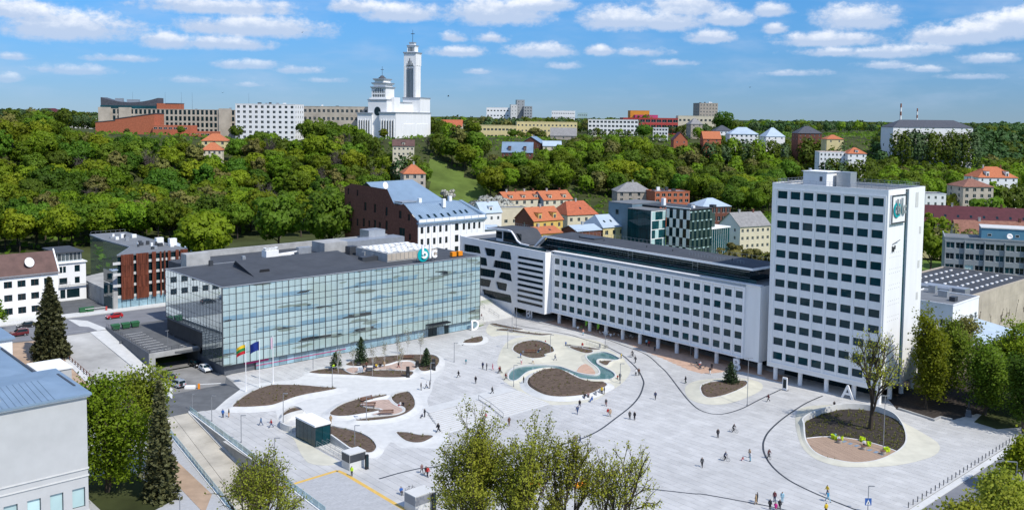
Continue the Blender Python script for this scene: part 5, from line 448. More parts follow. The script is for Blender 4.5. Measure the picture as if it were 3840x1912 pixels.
def build_ground():
 xs=seg(-9000,-2000,700)+seg(-2000,-600,100)+seg(-600,-160,11)+seg(-160,170,4.0)+seg(170,620,11)+seg(620,2000,100)+seg(2000,9001,700)
 ys=seg(-200,40,40)+seg(40,300,4.0)+seg(300,820,9)+seg(820,2000,60)+seg(2000,15001,650)
 X,Y=np.meshgrid(np.array(xs),np.array(ys))
 Z=hgt(X,Y);U,V=uv(X,Y)
 paved=(U>-62)&(U<135)&(V>-150)&(V<76)
 Z=np.where(paved,Z-0.6,Z)
 t=np.clip((-V-14)/60,0,1)
 tr=(V<-14)&(V>-95)&(U<-14+0.08*(V+19)+3)&(U>-22-0.17*(-V-19)-4)
 Z=np.where(tr,-8.0,Z)
 ny,nx=X.shape
 vs=np.stack([X.ravel(),Y.ravel(),Z.ravel()],1)
 i=np.arange(ny*nx).reshape(ny,nx)
 fs=np.stack([i[:-1,:-1].ravel(),i[:-1,1:].ravel(),i[1:,1:].ravel(),i[1:,:-1].ravel()],1)
 me=bpy.data.meshes.new('ground');me.from_pydata(vs.tolist(),[],fs.tolist())
 me.materials.append(M['woodfloor']);me.materials.append(M['grass']);me.materials.append(M['grass_dry'])
 c=vs[fs].mean(1);cu,cv=uv(c[:,0],c[:,1])
 mi=np.zeros(len(fs),int);mi[cv<110]=1
 mi[[bool(inside((p[0],p[1]),DATA['clearing']))if 330<p[1]<700 else False for p in c]]=2
 me.polygons.foreach_set("material_index",mi.tolist());me.polygons.foreach_set('use_smooth',[True]*len(fs))
 o=link('ground',me);tag(o,kind='structure')
build_ground()
def clip_rows(poly,ang,wid):
 """rows across a polygon: yields (row centre, s0, s1) in the frame turned by ang"""
 q=[rot2(x,y,-ang)for x,y in poly];ymin=min(p[1]for p in q);ymax=max(p[1]for p in q)
 k=math.floor(ymin/wid)
 while k*wid<ymax:
  yc=(k+0.5)*wid;xs=[]
  for i in range(len(q)):
   (x0,y0),(x1,y1)=q[i],q[(i+1)%len(q)]
   if(y0>yc)!=(y1>yc):xs.append(x0+(yc-y0)*(x1-x0)/(y1-y0))
  xs.sort()
  for a,b in zip(xs[::2],xs[1::2]):yield yc,a,b,k
  k+=1
def boards(name,poly,ang,wid,gap,z0,z1,mt,parent=None,length=None,kind='stuff',seed=1,jit=0.0):
 g=G();rnd=random.Random(seed)
 for yc,a,b,k in clip_rows(poly,ang,wid):
  cuts=[a]
  if length:
   s=math.floor(a/length)*length+(0.5*length if k%2 else 0)
   while s<b:
    if s>a+0.15 and s<b-0.15:cuts.append(s)
    s+=length
  cuts.append(b)
  for s0,s1 in zip(cuts[:-1],cuts[1:]):
   h=gap/2;zt=z1+(rnd.random()-0.5)*jit
   pts=[rot2(x,y,ang)for x,y in((s0+h,yc-wid/2+h),(s1-h,yc-wid/2+h),(s1-h,yc+wid/2-h),(s0+h,yc+wid/2-h))]
   vs=[(*p,z0)for p in pts]+[(*p,zt)for p in pts]
   g.add(vs,[(4,5,6,7),(0,1,5,4),(1,2,6,5),(2,3,7,6),(3,0,4,7)])
 o=g.make(name,mt,parent)
 if kind:tag(o,kind=kind)
 return o
def sheet(name,poly,z0,z1,mt,label=None,kind='structure',parent=None):
 g=G();g.prism(ccw(poly),z0,z1);o=g.make(name,mt,parent)
 if parent is None:tag(o,label,None,None,kind)
 return o
A_S=-0.852
PLAZA=ccw([xy(-26,-118),xy(-19.4,-62),xy(-15.75,-18.9)]+DATA['junction_edge']+[xy(2,1.5),xy(79,1.5),xy(90,9),xy(128,9),xy(128,-60),(85.5,205),(80.9,188.3),(85.5,181.0),(87.6,182.9),(89.1,181.6),(96.5,186),(104.5,178.1),(96.59,170.78),(62.55,139.1),(24,103.2),(-30,95)])
plaza=sheet('plaza',PLAZA,-0.5,-0.03,M['joint'])
def build_slabs():
 allq=[];rnd=random.Random(4)
 for yc,a,b,k in clip_rows(PLAZA,A_S,1.5):
  s=math.floor(a/3.0)*3.0+(1.5 if k%2 else 0)-3.0
  while s<b:
   s0,s1=max(s,a),min(s+3.0,b)
   if s1-s0>0.2:allq.append((s0,s1,yc))
   s+=3.0
 def vis(q):
  x,y=rot2((q[0]+q[1])/2,q[2],A_S)
  return y>141 and abs(x)<0.55*y
 whole=[q for q in allq if q[1]-q[0]>2.99 and vis(q)and not inside(rot2((q[0]+q[1])/2,q[2],A_S),DATA['graypave'])]
 whole.sort(key=lambda q:rot2((q[0]+q[1])/2,q[2],A_S)[1])
 near=whole[:290];ns=set(near)
 g=G();g.box(-1.482,1.482,-0.732,0.732,-0.03,0.0);me=g.mesh('paving_slab',M['granite'])
 for s0,s1,yc in near:
  x,y=rot2((s0+s1)/2,yc,A_S)
  link('paving_slab',me,plaza,(x,y,(rnd.random()-0.5)*0.004),A_S)
 g=G()
 for q in allq:
  if q in ns:continue
  h=0.018;zt=(rnd.random()-0.5)*0.004
  pts=[rot2(x,y,A_S)for x,y in((q[0]+h,q[2]-0.732),(q[1]-h,q[2]-0.732),(q[1]-h,q[2]+0.732),(q[0]+h,q[2]+0.732))]
  g.add([(*p,-0.03)for p in pts]+[(*p,zt)for p in pts],[(4,5,6,7),(0,1,5,4),(1,2,6,5),(2,3,7,6),(3,0,4,7)])
 tag(g.make('far_paving','granite',plaza),kind='stuff')
build_slabs()
sheet('cast_concrete_field',smooth_loop(ccw(DATA['apron_left']),3),-0.02,0.012,M['concrete_pale'])
sheet('cream_concrete_field',smooth_loop(ccw(DATA['apron_pool']),3),-0.02,0.013,M['concrete_cream'])
sheet('cream_path',smooth_loop(ccw(DATA['apron_cream_left']),3),-0.02,0.020,M['concrete_cream'])
sheet('cream_path',smooth_loop(ccw(DATA['apron_thin']),3),-0.02,0.019,M['concrete_cream'])
terr=ccw(DATA['terracotta']+[(56.2,214.8),(62,207),(66,211),(16,271),(10,266)])
boards('terracotta_paving',terr,A_S,0.6,0.012,-0.02,0.022,M['terracotta'],length=1.2,kind='structure',jit=0.004)
gp=ccw(DATA['graypave'])
gp_o=sheet('block_paved_ramp_roof',gp,-0.02,0.010,M['joint'])
boards('paving_block',gp,A_U,0.5,0.012,0.008,0.03,M['graypave'],gp_o,length=1.0,jit=0.004)
def ribbon(pts,w,z0,z1,name,mt,parent=None,kind='structure',label=None,cat=None):
 g=G();n=len(pts);L_,R_=[],[]
 for i in range(n):
  a,b=np.array(pts[max(i-1,0)]),np.array(pts[min(i+1,n-1)]);t=(b-a)/(np.linalg.norm(b-a)+1e-9)
  L_.append((pts[i][0]-t[1]*w/2,pts[i][1]+t[0]*w/2));R_.append((pts[i][0]+t[1]*w/2,pts[i][1]-t[0]*w/2))
 for i in range(n-1):
  vs=[(*R_[i],z0),(*R_[i+1],z0),(*L_[i+1],z0),(*L_[i],z0),(*R_[i],z1),(*R_[i+1],z1),(*L_[i+1],z1),(*L_[i],z1)]
  g.add(vs,[(4,5,6,7),(0,1,5,4),(2,3,7,6)])
 o=g.make(name,mt,parent)
 if parent is None:tag(o,label,cat,None,kind)
 return o
for i,c in enumerate(DATA['channels']):
 ribbon(smooth_loop(c,4,False),(0.30,0.34,0.34,0.28)[i],-0.02,0.026,'drainage_channel',M['metal_dark'])
gb=DATA['graypave']
ribbon([gb[0],gb[1]],0.7,0.0,0.036,'tactile_strip',M['yellow_paint'])
ribbon([gb[1],gb[2],gb[3],gb[4]],0.7,0.0,0.036,'tactile_strip',M['yellow_paint'])
def build_steps():
 st=tag(link('plaza_steps',None),kind='structure')
 n=12
 for k in range(n):
  v0=-62.2+k*0.9;t0=k/n;z=0.03+0.028*k
  ua,ub=14.9+4.8*t0,43.2+0.6*t0
  g=G();g.prism([xy(ua,v0),xy(ub,v0),xy(ub,v0+0.86),xy(ua,v0+0.86)],-0.02,z);g.make('step','concrete_pale',st)
  ribbon([xy(ua,v0+0.87),xy(ub,v0+0.87)],0.15,-0.02,z+0.006,'step_joint',M['stone'],st)
 g=G();a=xy(19.8,-51.35);b=xy(43.8,-51.35);c=xy(43.8,-47);d=xy(21,-47)
 g.prism([a,b,c,d],-0.02,[0.335,0.335,0.015,0.015]);g.make('landing','concrete_pale',st)
 h=tag(link('stair_handrail',None),'long grey handrail running down the middle of the plaza steps','handrail')
 p=[(*q,0.02)for q in DATA['rail']]
 p=[(DATA['rail'][0][0],DATA['rail'][0][1],0.32),(DATA['rail'][1][0],DATA['rail'][1][1],0.2),(DATA['rail'][2][0],DATA['rail'][2][1],0.0)]
 g=G()
 for hh in(1.0,0.12):
  for a,b in zip(p[:-1],p[1:]):g.tube((a[0],a[1],a[2]+hh),(b[0],b[1],b[2]+hh),0.05,n=6)
 g.make('rail','pole_grey',h)
 for a in p:
  g=G();g.tube((a[0],a[1],0),(a[0],a[1],a[2]+1.0),0.05,n=6);g.make('post','pole_grey',h)
build_steps()
# ---------------------------------------------------------------- planting beds, pool, sunken oval
TUFT=[]
for s in range(3):
 rnd=random.Random(s);g=G()
 for i in range(10):
  a=rnd.random()*2*PI;r=rnd.random()*0.18;h=0.15+rnd.random()*0.22
  x,y=r*math.cos(a),r*math.sin(a);c,sn=math.cos(a+1.5)*0.06,math.sin(a+1.5)*0.06
  g.poly([(x-c,y-sn,0),(x+c,y+sn,0),(x+math.cos(a)*0.14,y+math.sin(a)*0.14,h)])
 TUFT.append(g)
def scatter_tufts(poly,z,n,parent,mt,seed=1,zf=None,avoid=None):
 rnd=random.Random(seed);g=G();xs=[p[0]for p in poly];ys=[p[1]for p in poly];k=0;tries=0
 while k<n and tries<n*20:
  tries+=1
  x,y=rnd.uniform(min(xs),max(xs)),rnd.uniform(min(ys),max(ys))
  if not inside((x,y),poly)or(avoid and inside((x,y),avoid)):continue
  t=TUFT[rnd.randrange(3)];s=rnd.uniform(0.6,1.3);zz=zf(x,y)if zf else z
  g.add([(x+a*s,y+b*s,zz+c*s)for a,b,c in t.v],t.f);k+=1
 return tag(g.make('planting',mt,parent),kind='stuff')
def ring(g,A,za,B,zb,mi=0):
 n=len(A);b=len(g.v)
 za=za if isinstance(za,list)else[za]*n;zb=zb if isinstance(zb,list)else[zb]*n
 g.add([(A[i][0],A[i][1],za[i])for i in range(n)]+[(B[i][0],B[i][1],zb[i])for i in range(n)],[(i,n+i,n+(i+1)%n,(i+1)%n)for i in range(n)],mi)
def bed(key,label,curb_h=0.35,curb_w=0.22,apron=1.4,dome=0.25,density=0.45,soil='soil',apron_m='concrete_pale',seed=1):
 P=smooth_loop(ccw(DATA['beds'][key]),4)
 cx,cy=np.mean(P,0)
 t=thing('planting_bed',label,'planting bed',(0,0,0))
 g=G();n=len(P);z0=curb_h*0.6
 loops=[P]+[offset_loop(P,-d)for d in(0.5,1.0)]
 ring(g,loops[0],-0.02,loops[0],z0)
 ring(g,loops[1],z0+dome*0.6,loops[0],z0)
 g.cap([(p[0],p[1],z0+dome*0.6)for p in loops[1]])
 g.make('soil',M[soil],t,smooth=False)
 o1=offset_loop(P,curb_w);g=G()
 ring(g,P,z0-0.05,P,curb_h);ring(g,P,curb_h,o1,curb_h);ring(g,o1,curb_h,o1,0.0)
 g.make('curb','concrete_pale',t)
 if apron:
  oa,ob=offset_loop(P,curb_w+apron*0.45),offset_loop(P,curb_w+apron);g=G()
  o1b=offset_loop(P,curb_w+0.005)
  ring(g,o1b,curb_h-0.03,oa,curb_h*0.42);ring(g,oa,curb_h*0.42,ob,0.024);g.make('apron',M[apron_m],t,smooth=True)
 A=abs(area2(P))/2
 scatter_tufts(P,z0+dome*0.5,int(A*density),t,M['lf_olive'],seed)
 return t
bed('large_left','long leaf-shaped bare soil bed in front of the flagpoles',0.55,apron=2.2,dome=0.6)
bed('lobe_front','narrow front soil lobe with a small pine beside the band stage',0.4,apron=1.2)
bed('lobe_back','curved rear soil bed with birch saplings nearest the glass building',0.5,apron=1.2)
bed('bench_left','soil bed left of the curved bench deck beside the glass kiosk',0.5,apron=1.5)
bed('bench_right','hook-shaped soil bed wrapping the right side of the bench deck',0.45,apron=1.5)
bed('kiosk_small','small soil bed tucked behind the glass kiosk',0.9,apron=0.6)
bed('kiosk_right','drop-shaped soil bed right of the glass kiosk',0.6,apron=1.2)
bed('lens','small lens-shaped soil bed below the left end of the steps',0.3,apron=1.6)
bed('small_back','small lone soil bed near the large letter D',0.35,apron=1.3)
bed('strip_a','upper thin brown soil strip near the stairs between the buildings',0.25,0.1,apron=0,dome=0.1)
bed('strip_b','lower thin brown soil strip edging the cream path',0.25,0.1,apron=0,dome=0.1)
bed('band','rounded soil bed enclosing a small deck behind the pool',0.6,apron=2.6,apron_m='concrete_cream')
bed('big','largest domed soil bed in the loop of the pool',0.6,apron=1.5,dome=0.9,apron_m='concrete_pale')
bed('loop','tiny soil bed inside the right bend of the pool',0.35,0.2,apron=0.7,apron_m='concrete_cream')
bed('wedge','wedge-shaped soil bed above the upper right end of the pool',0.3,apron=0.6,apron_m='concrete_cream')
bed('sliver','slim soil sliver just above the wedge-shaped bed',0.25,0.1,apron=0,dome=0.1)
bed('pine','soil bed with a lone pine in front of letter B',0.55,0.25,apron=3.2,dome=0.4,apron_m='concrete_cream')
def deck(key,label,ang,mt='pinkdeck',z=0.30,w=0.16):
 P=smooth_loop(ccw(DATA['decks'][key]),4)
 t=thing('deck',label,'deck')
 g=G();o1=offset_loop(P,0.12);ring(g,P,z+0.03,o1,z+0.03);ring(g,o1,z+0.03,o1,0);ring(g,P,0,P,z+0.03);g.make('edging','concrete_pale',t)
 boards('deck_boards',P,ang,w,0.012,0.02,z,M[mt],t,jit=0.004)
 return t
deck('lobe','pinkish deck where the band plays among the soil lobes',0.4)
deck('bench','curved timber deck with benches behind the glass kiosk',-0.9,w=0.2)
deck('band','small pinkish deck with a bench inside the rounded bed',0.1)
deck('pool','drop-shaped pink paved patch in the bend of the pool',0.6,'terracotta',0.1,0.4)
def build_pool():
 P=smooth_loop(ccw(DATA['pool']),4)
 t=thing('pool','S-shaped shallow green water pool with white rim','pool')
 g=G();g.cap([(p[0],p[1],0.10)for p in P]);g.make('water','water',t)
 o1=offset_loop(P,0.34);o2=offset_loop(P,1.4);g=G()
 ring(g,P,0.05,P,0.42);ring(g,P,0.42,o1,0.42);ring(g,o1,0.42,o1,0.3);g.make('rim','concrete_pale',t)
 g=G();ring(g,offset_loop(P,0.343),0.34,o2,0.03);g.make('slope','concrete_cream',t)
 return t
build_pool()
def build_oval():
 P=smooth_loop(ccw(DATA['oval']),4);Q=smooth_loop(ccw(DATA['oval_apron']),4)
 cx,cy=np.mean(P,0)
 t=thing('sunken_oval','big oval sunken garden with timber deck and old tree','garden')
 def rim(p):
  d=(p[1]-cy)/9.0-(p[0]-cx)/26.0
  return 0.28+0.95*float(ss(d,-0.15,1.0))
 def polar(L):return sorted([(math.atan2(p[1]-cy,p[0]-cx),math.hypot(p[0]-cx,p[1]-cy))for p in L])
 PQ=polar(Q);an=np.array([a for a,r in PQ]);rr=np.array([r for a,r in PQ])
 an3=np.concatenate([an-2*PI,an,an+2*PI]);rr3=np.tile(rr,3)
 outer,mid,o1,zr=[],[],[],[]
 for p in P:
  a=math.atan2(p[1]-cy,p[0]-cx);r=max(float(np.interp(a,an3,rr3)),math.hypot(p[0]-cx,p[1]-cy)+0.9)
  outer.append((cx+r*math.cos(a),cy+r*math.sin(a)));zr.append(rim(p))
  rp=math.hypot(p[0]-cx,p[1]-cy)
  o1.append((cx+(rp+0.3)*math.cos(a),cy+(rp+0.3)*math.sin(a)));rm=rp+0.3+(r-rp-0.3)*0.45
  mid.append((cx+rm*math.cos(a),cy+rm*math.sin(a)))
 g=G();ring(g,P,0.0,P,zr);ring(g,P,zr,o1,zr);g.make('inner_wall','concrete_pale',t)
 g=G();ring(g,o1,zr,mid,[0.30*z+0.02 for z in zr]);ring(g,mid,[0.30*z+0.02 for z in zr],outer,0.025);g.make('shell','concrete_cream',t,smooth=True)
 g=G();g.cap([(p[0],p[1],0.06)for p in P]);g.make('soil','soil_dark',t)
 dk=smooth_loop(ccw(DATA['oval_deck']),3)
 scatter_tufts(P,0.06,420,t,M['lf_olive'],5,avoid=dk)
 boards('deck_boards',dk,-1.16,0.26,0.016,0.02,0.16,M['timber'],t,jit=0.006)
 e=[p for p in DATA['oval_deck'][:7]]
 ribbon(smooth_loop(e,4,False),0.18,0.02,0.22,'deck_edging',M['white2'],t)
 g=G()
 for k in range(7):
  f=k/6;x,y=DATA['tiles'][0][0]*(1-f)+DATA['tiles'][1][0]*f,DATA['tiles'][0][1]*(1-f)+DATA['tiles'][1][1]*f
  g2=G();g2.box(-0.55,0.55,-0.3,0.3,0.165,0.19);g2.make('tile','roof_blue',t,(x,y,0),0.75 if k%2 else 0.6)
build_oval()
# ---------------------------------------------------------------- streets on the left
def usheet(name,pts,mt,z1,thick=0.35,kind='structure',parent=None):
 """sheet given by (u, v, z) corners"""
 P=[(*xy(p[0],p[1]),p[2]+z1)for p in pts]
 if area2(P)<0:P=P[::-1]
 g=G();g.prism(P,min(p[2]for p in P)-thick,[p[2]for p in P]);o=g.make(name,mt,parent)
 if parent is None:tag(o,kind=kind)
 return o
usheet('upper_street',[(-120,50.3,4),(3,46.5,4),(60,40.5,4),(60,64,4),(-120,70.3,4)],M['asphalt_grey'],0.0)
usheet('far_pavement',[(-120,70.3,4),(-9,67.0,4),(60,64,4),(60,71,4),(-120,74,4)],M['concrete_pale'],0.13)
usheet('sloping_road',[(-22.5,50.2,4),(-13.6,49.9,4),(-13.6,-5,0),(-24.6,-5,0)],M['road_conc'],0.01)
usheet('junction_asphalt',[(-24.8,-5,0),(-2,-5.2,0),(1.0,0.5,0),(0.2,13,0),(-11,13,0),(-13.4,-1,0)],M['asphalt_old'],0.02)
g=G();g.prism(ccw([xy(-24.8,-5.02),xy(-22.4,-19.3),xy(-15.8,-18.9)]+DATA['junction_edge']+[xy(1,0.4),xy(-2,-5.05)]),-0.4,0.015);tag(g.make('junction_asphalt','asphalt'),kind='structure')
usheet('ramp_walkway',[(-13.6,65,4),(-10.2,60,4),(-9.4,47.6,4),(-9.6,46.8,3.75),(-12.4,-2,0.05),(-15.2,-8.5,0.0),(-13.7,46.8,3.78)],M['concrete_pale'],0.12)
usheet('left_kerb_strip',[(-24.8,50,4),(-22.6,50,4),(-24.7,-5,0),(-26.5,-5,0)],M['concrete_pale'],0.10)
usheet('bare_earth_strip',[(-36,48,3.9),(-24.9,46.5,3.7),(-26.6,-5,0),(-38,-9,0)],M['earth'],0.03)
usheet('left_pavement',[(-70,-6,0),(-24.9,-5.3,0),(-22.5,-19.4,0),(-29.2,-61,0),(-32.2,-78,0),(-36,-120,0),(-90,-120,0)],M['graypave'],0.05)
usheet('bare_earth_strip',[(-31.6,-43.0,0),(-28.4,-42.6,0),(-29.9,-60,0),(-33.8,-66,0)],M['earth'],0.09)
usheet('shrub_bed',[(-45,-42,0),(-36.5,-40,0),(-34.8,-58,0),(-41,-61,0),(-45,-57,0)],M['woodfloor'],0.08)
usheet('yard_paving',[(-7,71,4),(6,74,4),(6,112,4),(-12,112,4),(-12,72,4)],M['asphalt'],0.06)
def ramp():
 r=tag(link('vehicle_ramp',None),kind='structure')
 def zr(v):return-5.6*(-19-v)/-59*-1 if False else 5.6*(v+19)/59
 vs=np.linspace(-19.05,-78,13)
 for a,b in zip(vs[:-1],vs[1:]):
  for f0,f1 in((0.0,0.45),(0.455,0.93),(0.935,1.0)):
   def uu(v,f):
    l=-22.3+(v+19.5)*0.165 if v<-19.5 else-22.3;rr=-15.9+(v+18.9)*0.0768
    return l+(rr-l)*f
   g=G();P=[(*xy(uu(a,f0)+0.03,a-0.03),zr(a)+(0.12 if f0>.9 else 0)),(*xy(uu(b,f0)+0.03,b+0.03),zr(b)+(0.12 if f0>.9 else 0)),(*xy(uu(b,f1),b+0.03),zr(b)+(0.12 if f0>.9 else 0)),(*xy(uu(a,f1),a-0.03),zr(a)+(0.12 if f0>.9 else 0))]
   P=ccw(P);g.prism(P,-8,[p[2]for p in P]);g.make('ramp_slab','ramp_conc'if f0<.9 else M['concrete_pale'],r)
ramp()
def wall_uv(g,a,b,th,z0a,z0b,za,zb,mi=0):
 (ax,ay),(bx,by)=xy(*a),xy(*b);d=np.array((bx-ax,by-ay));d/=np.linalg.norm(d);n=np.array((-d[1],d[0]))*th/2
 q=[(ax-n[0],ay-n[1]),(bx-n[0],by-n[1]),(bx+n[0],by+n[1]),(ax+n[0],ay+n[1])]
 zs=[(z0a,za),(z0b,zb),(z0b,zb),(z0a,za)]
 g.add([(*q[i],zs[i][0])for i in range(4)]+[(*q[i],zs[i][1])for i in range(4)],[(0,3,2,1),(4,5,6,7),(0,1,5,4),(1,2,6,5),(2,3,7,6),(3,0,4,7)],mi)
for side,(a,b,lab)in{'r':((-15.75,-18.6),(-20.2,-78),'concrete retaining wall with glass balustrade along the plaza side of the ramp'),'l':((-22.5,-20.0),(-32.0,-78),'concrete retaining wall with glass balustrade on the museum side of the ramp')}.items():
 t=thing('retaining_wall',lab,'wall')
 g=G();wall_uv(g,a,b,0.45,-8,-8,0.06,0.06)
 wallo=g.make('wall','concrete_mid',t)
 g=G();wall_uv(g,a,b,0.62,0.06,0.06,0.18,0.18);g.make('coping','white_paint',t)
 n=26
 for k in range(n):
  f0,f1=k/n+0.001,(k+1)/n-0.001
  p=(a[0]+(b[0]-a[0])*f0,a[1]+(b[1]-a[1])*f0);q=(a[0]+(b[0]-a[0])*f1,a[1]+(b[1]-a[1])*f1)
  g=G();wall_uv(g,p,q,0.03,0.18,0.18,1.15,1.15);g.make('glass_panel','gl_rail',t)
RD0,RD1=np.array((97.34,170.01)),np.array((63.29,138.42));rdd=(RD0-RD1)/np.linalg.norm(RD0-RD1);rdn=np.array((rdd[1],-rdd[0]))
def rp(s,n):p=RD1+rdd*s+rdn*n;return(float(p[0]),float(p[1]))
sheet('right_street',[rp(-60,0.2),rp(-60,11),rp(160,11),rp(160,0.2)],-0.5,-0.13,M['asphalt_grey'])
sheet('kerb',[rp(-60,0.2),rp(160,0.2),rp(160,-0.9),rp(-60,-0.9)],-0.45,0.006,M['concrete_pale'])
sheet('far_kerb',[rp(-60,11),rp(-60,14.5),rp(160,14.5),rp(160,11)],-0.45,0.0,M['concrete_pale'])
sheet('verge',[rp(-60,14.5),rp(-60,40),rp(160,40),rp(160,14.5)],-0.5,-0.05,M['grass'])
sheet('lane_marking',[rp(34.5,4.2),rp(36.2,3.5),rp(38,4.2),rp(36.2,4.9)],-0.14,-0.122,M['white_paint'])
sheet('lane_marking_core',[rp(35.2,4.2),rp(36.2,3.8),rp(37.3,4.2),rp(36.2,4.6)],-0.13,-0.117,M['asphalt_grey'])
for s in range(-30,90,8):sheet('lane_dash',[rp(s,6.9),rp(s,7.03),rp(s+2.6,7.03),rp(s+2.6,6.9)],-0.14,-0.122,M['white_paint'])
sheet('garden',[(80.9,188.3),(85.5,181.0),(87.6,182.9),(89.1,181.6),(96.5,186),(104.5,178.1),(150,222),(122,246),(92,212),(83,203)],-0.4,0.06,M['soil_dark'])
sheet('shade_toned_lawn',[(93.2,180.5),(95.6,176.5),(104.5,178.4),(125,199),(112,203)],-0.2,0.09,M['woodfloor'])  # lawn coloured darker to stand for the shade under the trees
sheet('garden_kerb',[(81.0,188.1),(85.4,180.8),(87.6,182.7),(89.2,181.3),(89.4,181.7),(87.6,183.2),(85.5,181.5),(81.4,188.4)],-0.2,0.35,M['concrete_mid'])
# ---------------------------------------------------------------- facades with real openings
WCACHE={}
def window_meshes(w,h,fm,gm,nx=1,nz=1,bar=0.07,two=True):
 k=(round(w,2),round(h,2),fm,gm,nx,nz,bar,two)
 if k in WCACHE:return WCACHE[k]
 g=G()
 def bars(g,mi):
  g.box(0,w,0,0.09,0,bar,mi);g.box(0,w,0,0.09,h-bar,h,mi)
  g.box(0,bar,0,0.09,bar,h-bar,mi);g.box(w-bar,w,0,0.09,bar,h-bar,mi)
  for i in range(1,nx):g.box(w*i/nx-bar/2,w*i/nx+bar/2,0.003,0.087,bar,h-bar,mi)
  for i in range(1,nz):g.box(bar,w-bar,0.006,0.084,h*i/nz-bar/2,h*i/nz+bar/2,mi)
 bars(g,0)
 if two:
  fme=g.mesh('window',M[fm]);g2=G();g2.box(bar*0.5,w-bar*0.5,0.045,0.075,bar*0.5,h-bar*0.5);WCACHE[k]=(fme,g2.mesh('pane',M[gm]))
 else:
  g.box(bar*0.5,w-bar*0.5,0.045,0.075,bar*0.5,h-bar*0.5,1);WCACHE[k]=(g.mesh('window',[M[fm],M[gm]]),None)
 return WCACHE[k]
def put_window(root,x,y,z,rz,w,h,fm='frame_dark',gm='gl_dark',nx=1,nz=1,bar=0.07,two=True):
 f,p=window_meshes(w,h,fm,gm,nx,nz,bar,two)
 o=link('window',f,root,(x,y,z),rz)
 if p is not None:link('pane',p,o)
 return o
def facade(root,x,y,rz,L,z0,z1,wins,wm,depth=0.22,th=0.35,name='wall',fm='frame_dark',gm='gl_dark',nx=1,nz=1,two=True,bar=0.07,glass=True):
 """a wall face in local coordinates, outside towards local -y; wins = [(s, z, w, h), ...]"""
 S=sorted({0.0,L,*[round(a,3)for w in wins for a in(w[0],w[0]+w[2])]});Zs=sorted({z0,z1,*[round(a,3)for w in wins for a in(w[1],w[1]+w[3])]})
 S=[s for s in S if 0<=s<=L];Zs=[z for z in Zs if z0<=z<=z1]
 hole=np.zeros((len(S)-1,len(Zs)-1),bool);sa,za=np.array(S),np.array(Zs);sm=(sa[1:]+sa[:-1])/2;zm=(za[1:]+za[:-1])/2
 for w in wins:hole[np.ix_((sm>w[0])&(sm<w[0]+w[2]),(zm>w[1])&(zm<w[1]+w[3]))]=True
 g=G()
 for j in range(len(Zs)-1):
  i=0
  while i<len(S)-1:
   if hole[i,j]:i+=1;continue
   k=i
   while k+1<len(S)-1 and not hole[k+1,j]:k+=1
   g.poly([(S[i],0,Zs[j]),(S[k+1],0,Zs[j]),(S[k+1],0,Zs[j+1]),(S[i],0,Zs[j+1])]);i=k+1
 for w in wins:
  a,b,c,d=w[0],w[0]+w[2],w[1],w[1]+w[3];D_=depth+0.1
  g.poly([(a,0,c),(a,0,d),(a,D_,d),(a,D_,c)]);g.poly([(b,0,d),(b,0,c),(b,D_,c),(b,D_,d)])
  g.poly([(a,0,d),(b,0,d),(b,D_,d),(a,D_,d)]);g.poly([(b,0,c),(a,0,c),(a,D_,c),(b,D_,c)])
 o=g.make(name,M[wm]if isinstance(wm,str)else wm,root,(x,y,0),rz)
 if glass:
  c,s_=math.cos(rz),math.sin(rz)
  for w in wins:
   px,py=x+c*w[0]-s_*depth,y+s_*w[0]+c*depth
   extra=w[4]if len(w)>4 else{}
   put_window(root,px,py,w[1],rz,w[2],w[3],extra.get('fm',fm),extra.get('gm',gm),extra.get('nx',nx),extra.get('nz',nz),bar,two)
 return o
def grid(n,rows,s0,ds,w,zt,dz,h):return[(s0+i*ds,zt-k*dz-h,w,h)for k in range(rows)for i in range(n)]
def poly_wall(root,outer,holes,mp,depth,name,mt):
 """wall given by an outline with arbitrary openings; mp maps (s, z, d) to local space"""
 loops=[[Vector((a,b,0))for a,b in ccw(outer)]]+[[Vector((a,b,0))for a,b in ccw(h)[::-1]]for h in holes]
 flat=[p for l in loops for p in l];g=G()
 tr=tessellate_polygon(loops);fs=[]
 for t in tr:
  a,b,c=(flat[i]for i in t)
  fs.append(t if(b[0]-a[0])*(c[1]-a[1])-(b[1]-a[1])*(c[0]-a[0])>0 else t[::-1])
 g.add([mp(p[0],p[1],0)for p in flat],fs)
 for h in holes:
  h=ccw(h);n=len(h)
  for i in range(n):
   a,b=h[i],h[(i+1)%n];g.poly([mp(*a,0),mp(*b,0),mp(*b,depth),mp(*a,depth)])
 return g.make(name,M[mt],root)
def round_poly(P,r=0.35,k=4):
 out=[];n=len(P)
 for i in range(n):
  a,b,c=np.array(P[i-1],float),np.array(P[i],float),np.array(P[(i+1)%n],float)
  d1,d2=a-b,c-b;l1,l2=np.linalg.norm(d1),np.linalg.norm(d2);rr=min(r,l1*.45,l2*.45)
  p,q=b+d1/l1*rr,b+d2/l2*rr
  for t in np.linspace(0,1,k):out.append(tuple((1-t)**2*p+2*t*(1-t)*b+t*t*q))
 return out
def text(name,s,size,depth,mt,parent=None,loc=(0,0,0),rot=(PI/2,0,0),bevel=0.0):
 cu=bpy.data.curves.new(name,'FONT');cu.body=s;cu.size=size;cu.extrude=depth/2;cu.align_x='LEFT';cu.offset=bevel
 o=bpy.data.objects.new(name,cu);COL.objects.link(o);me=bpy.data.meshes.new_from_object(o.evaluated_get(bpy.context.evaluated_depsgraph_get()))
 bpy.data.objects.remove(o);bpy.data.curves.remove(cu);me.materials.clear();me.materials.append(M[mt])
 o=link(name,me,parent,loc);o.rotation_euler=rot;return o
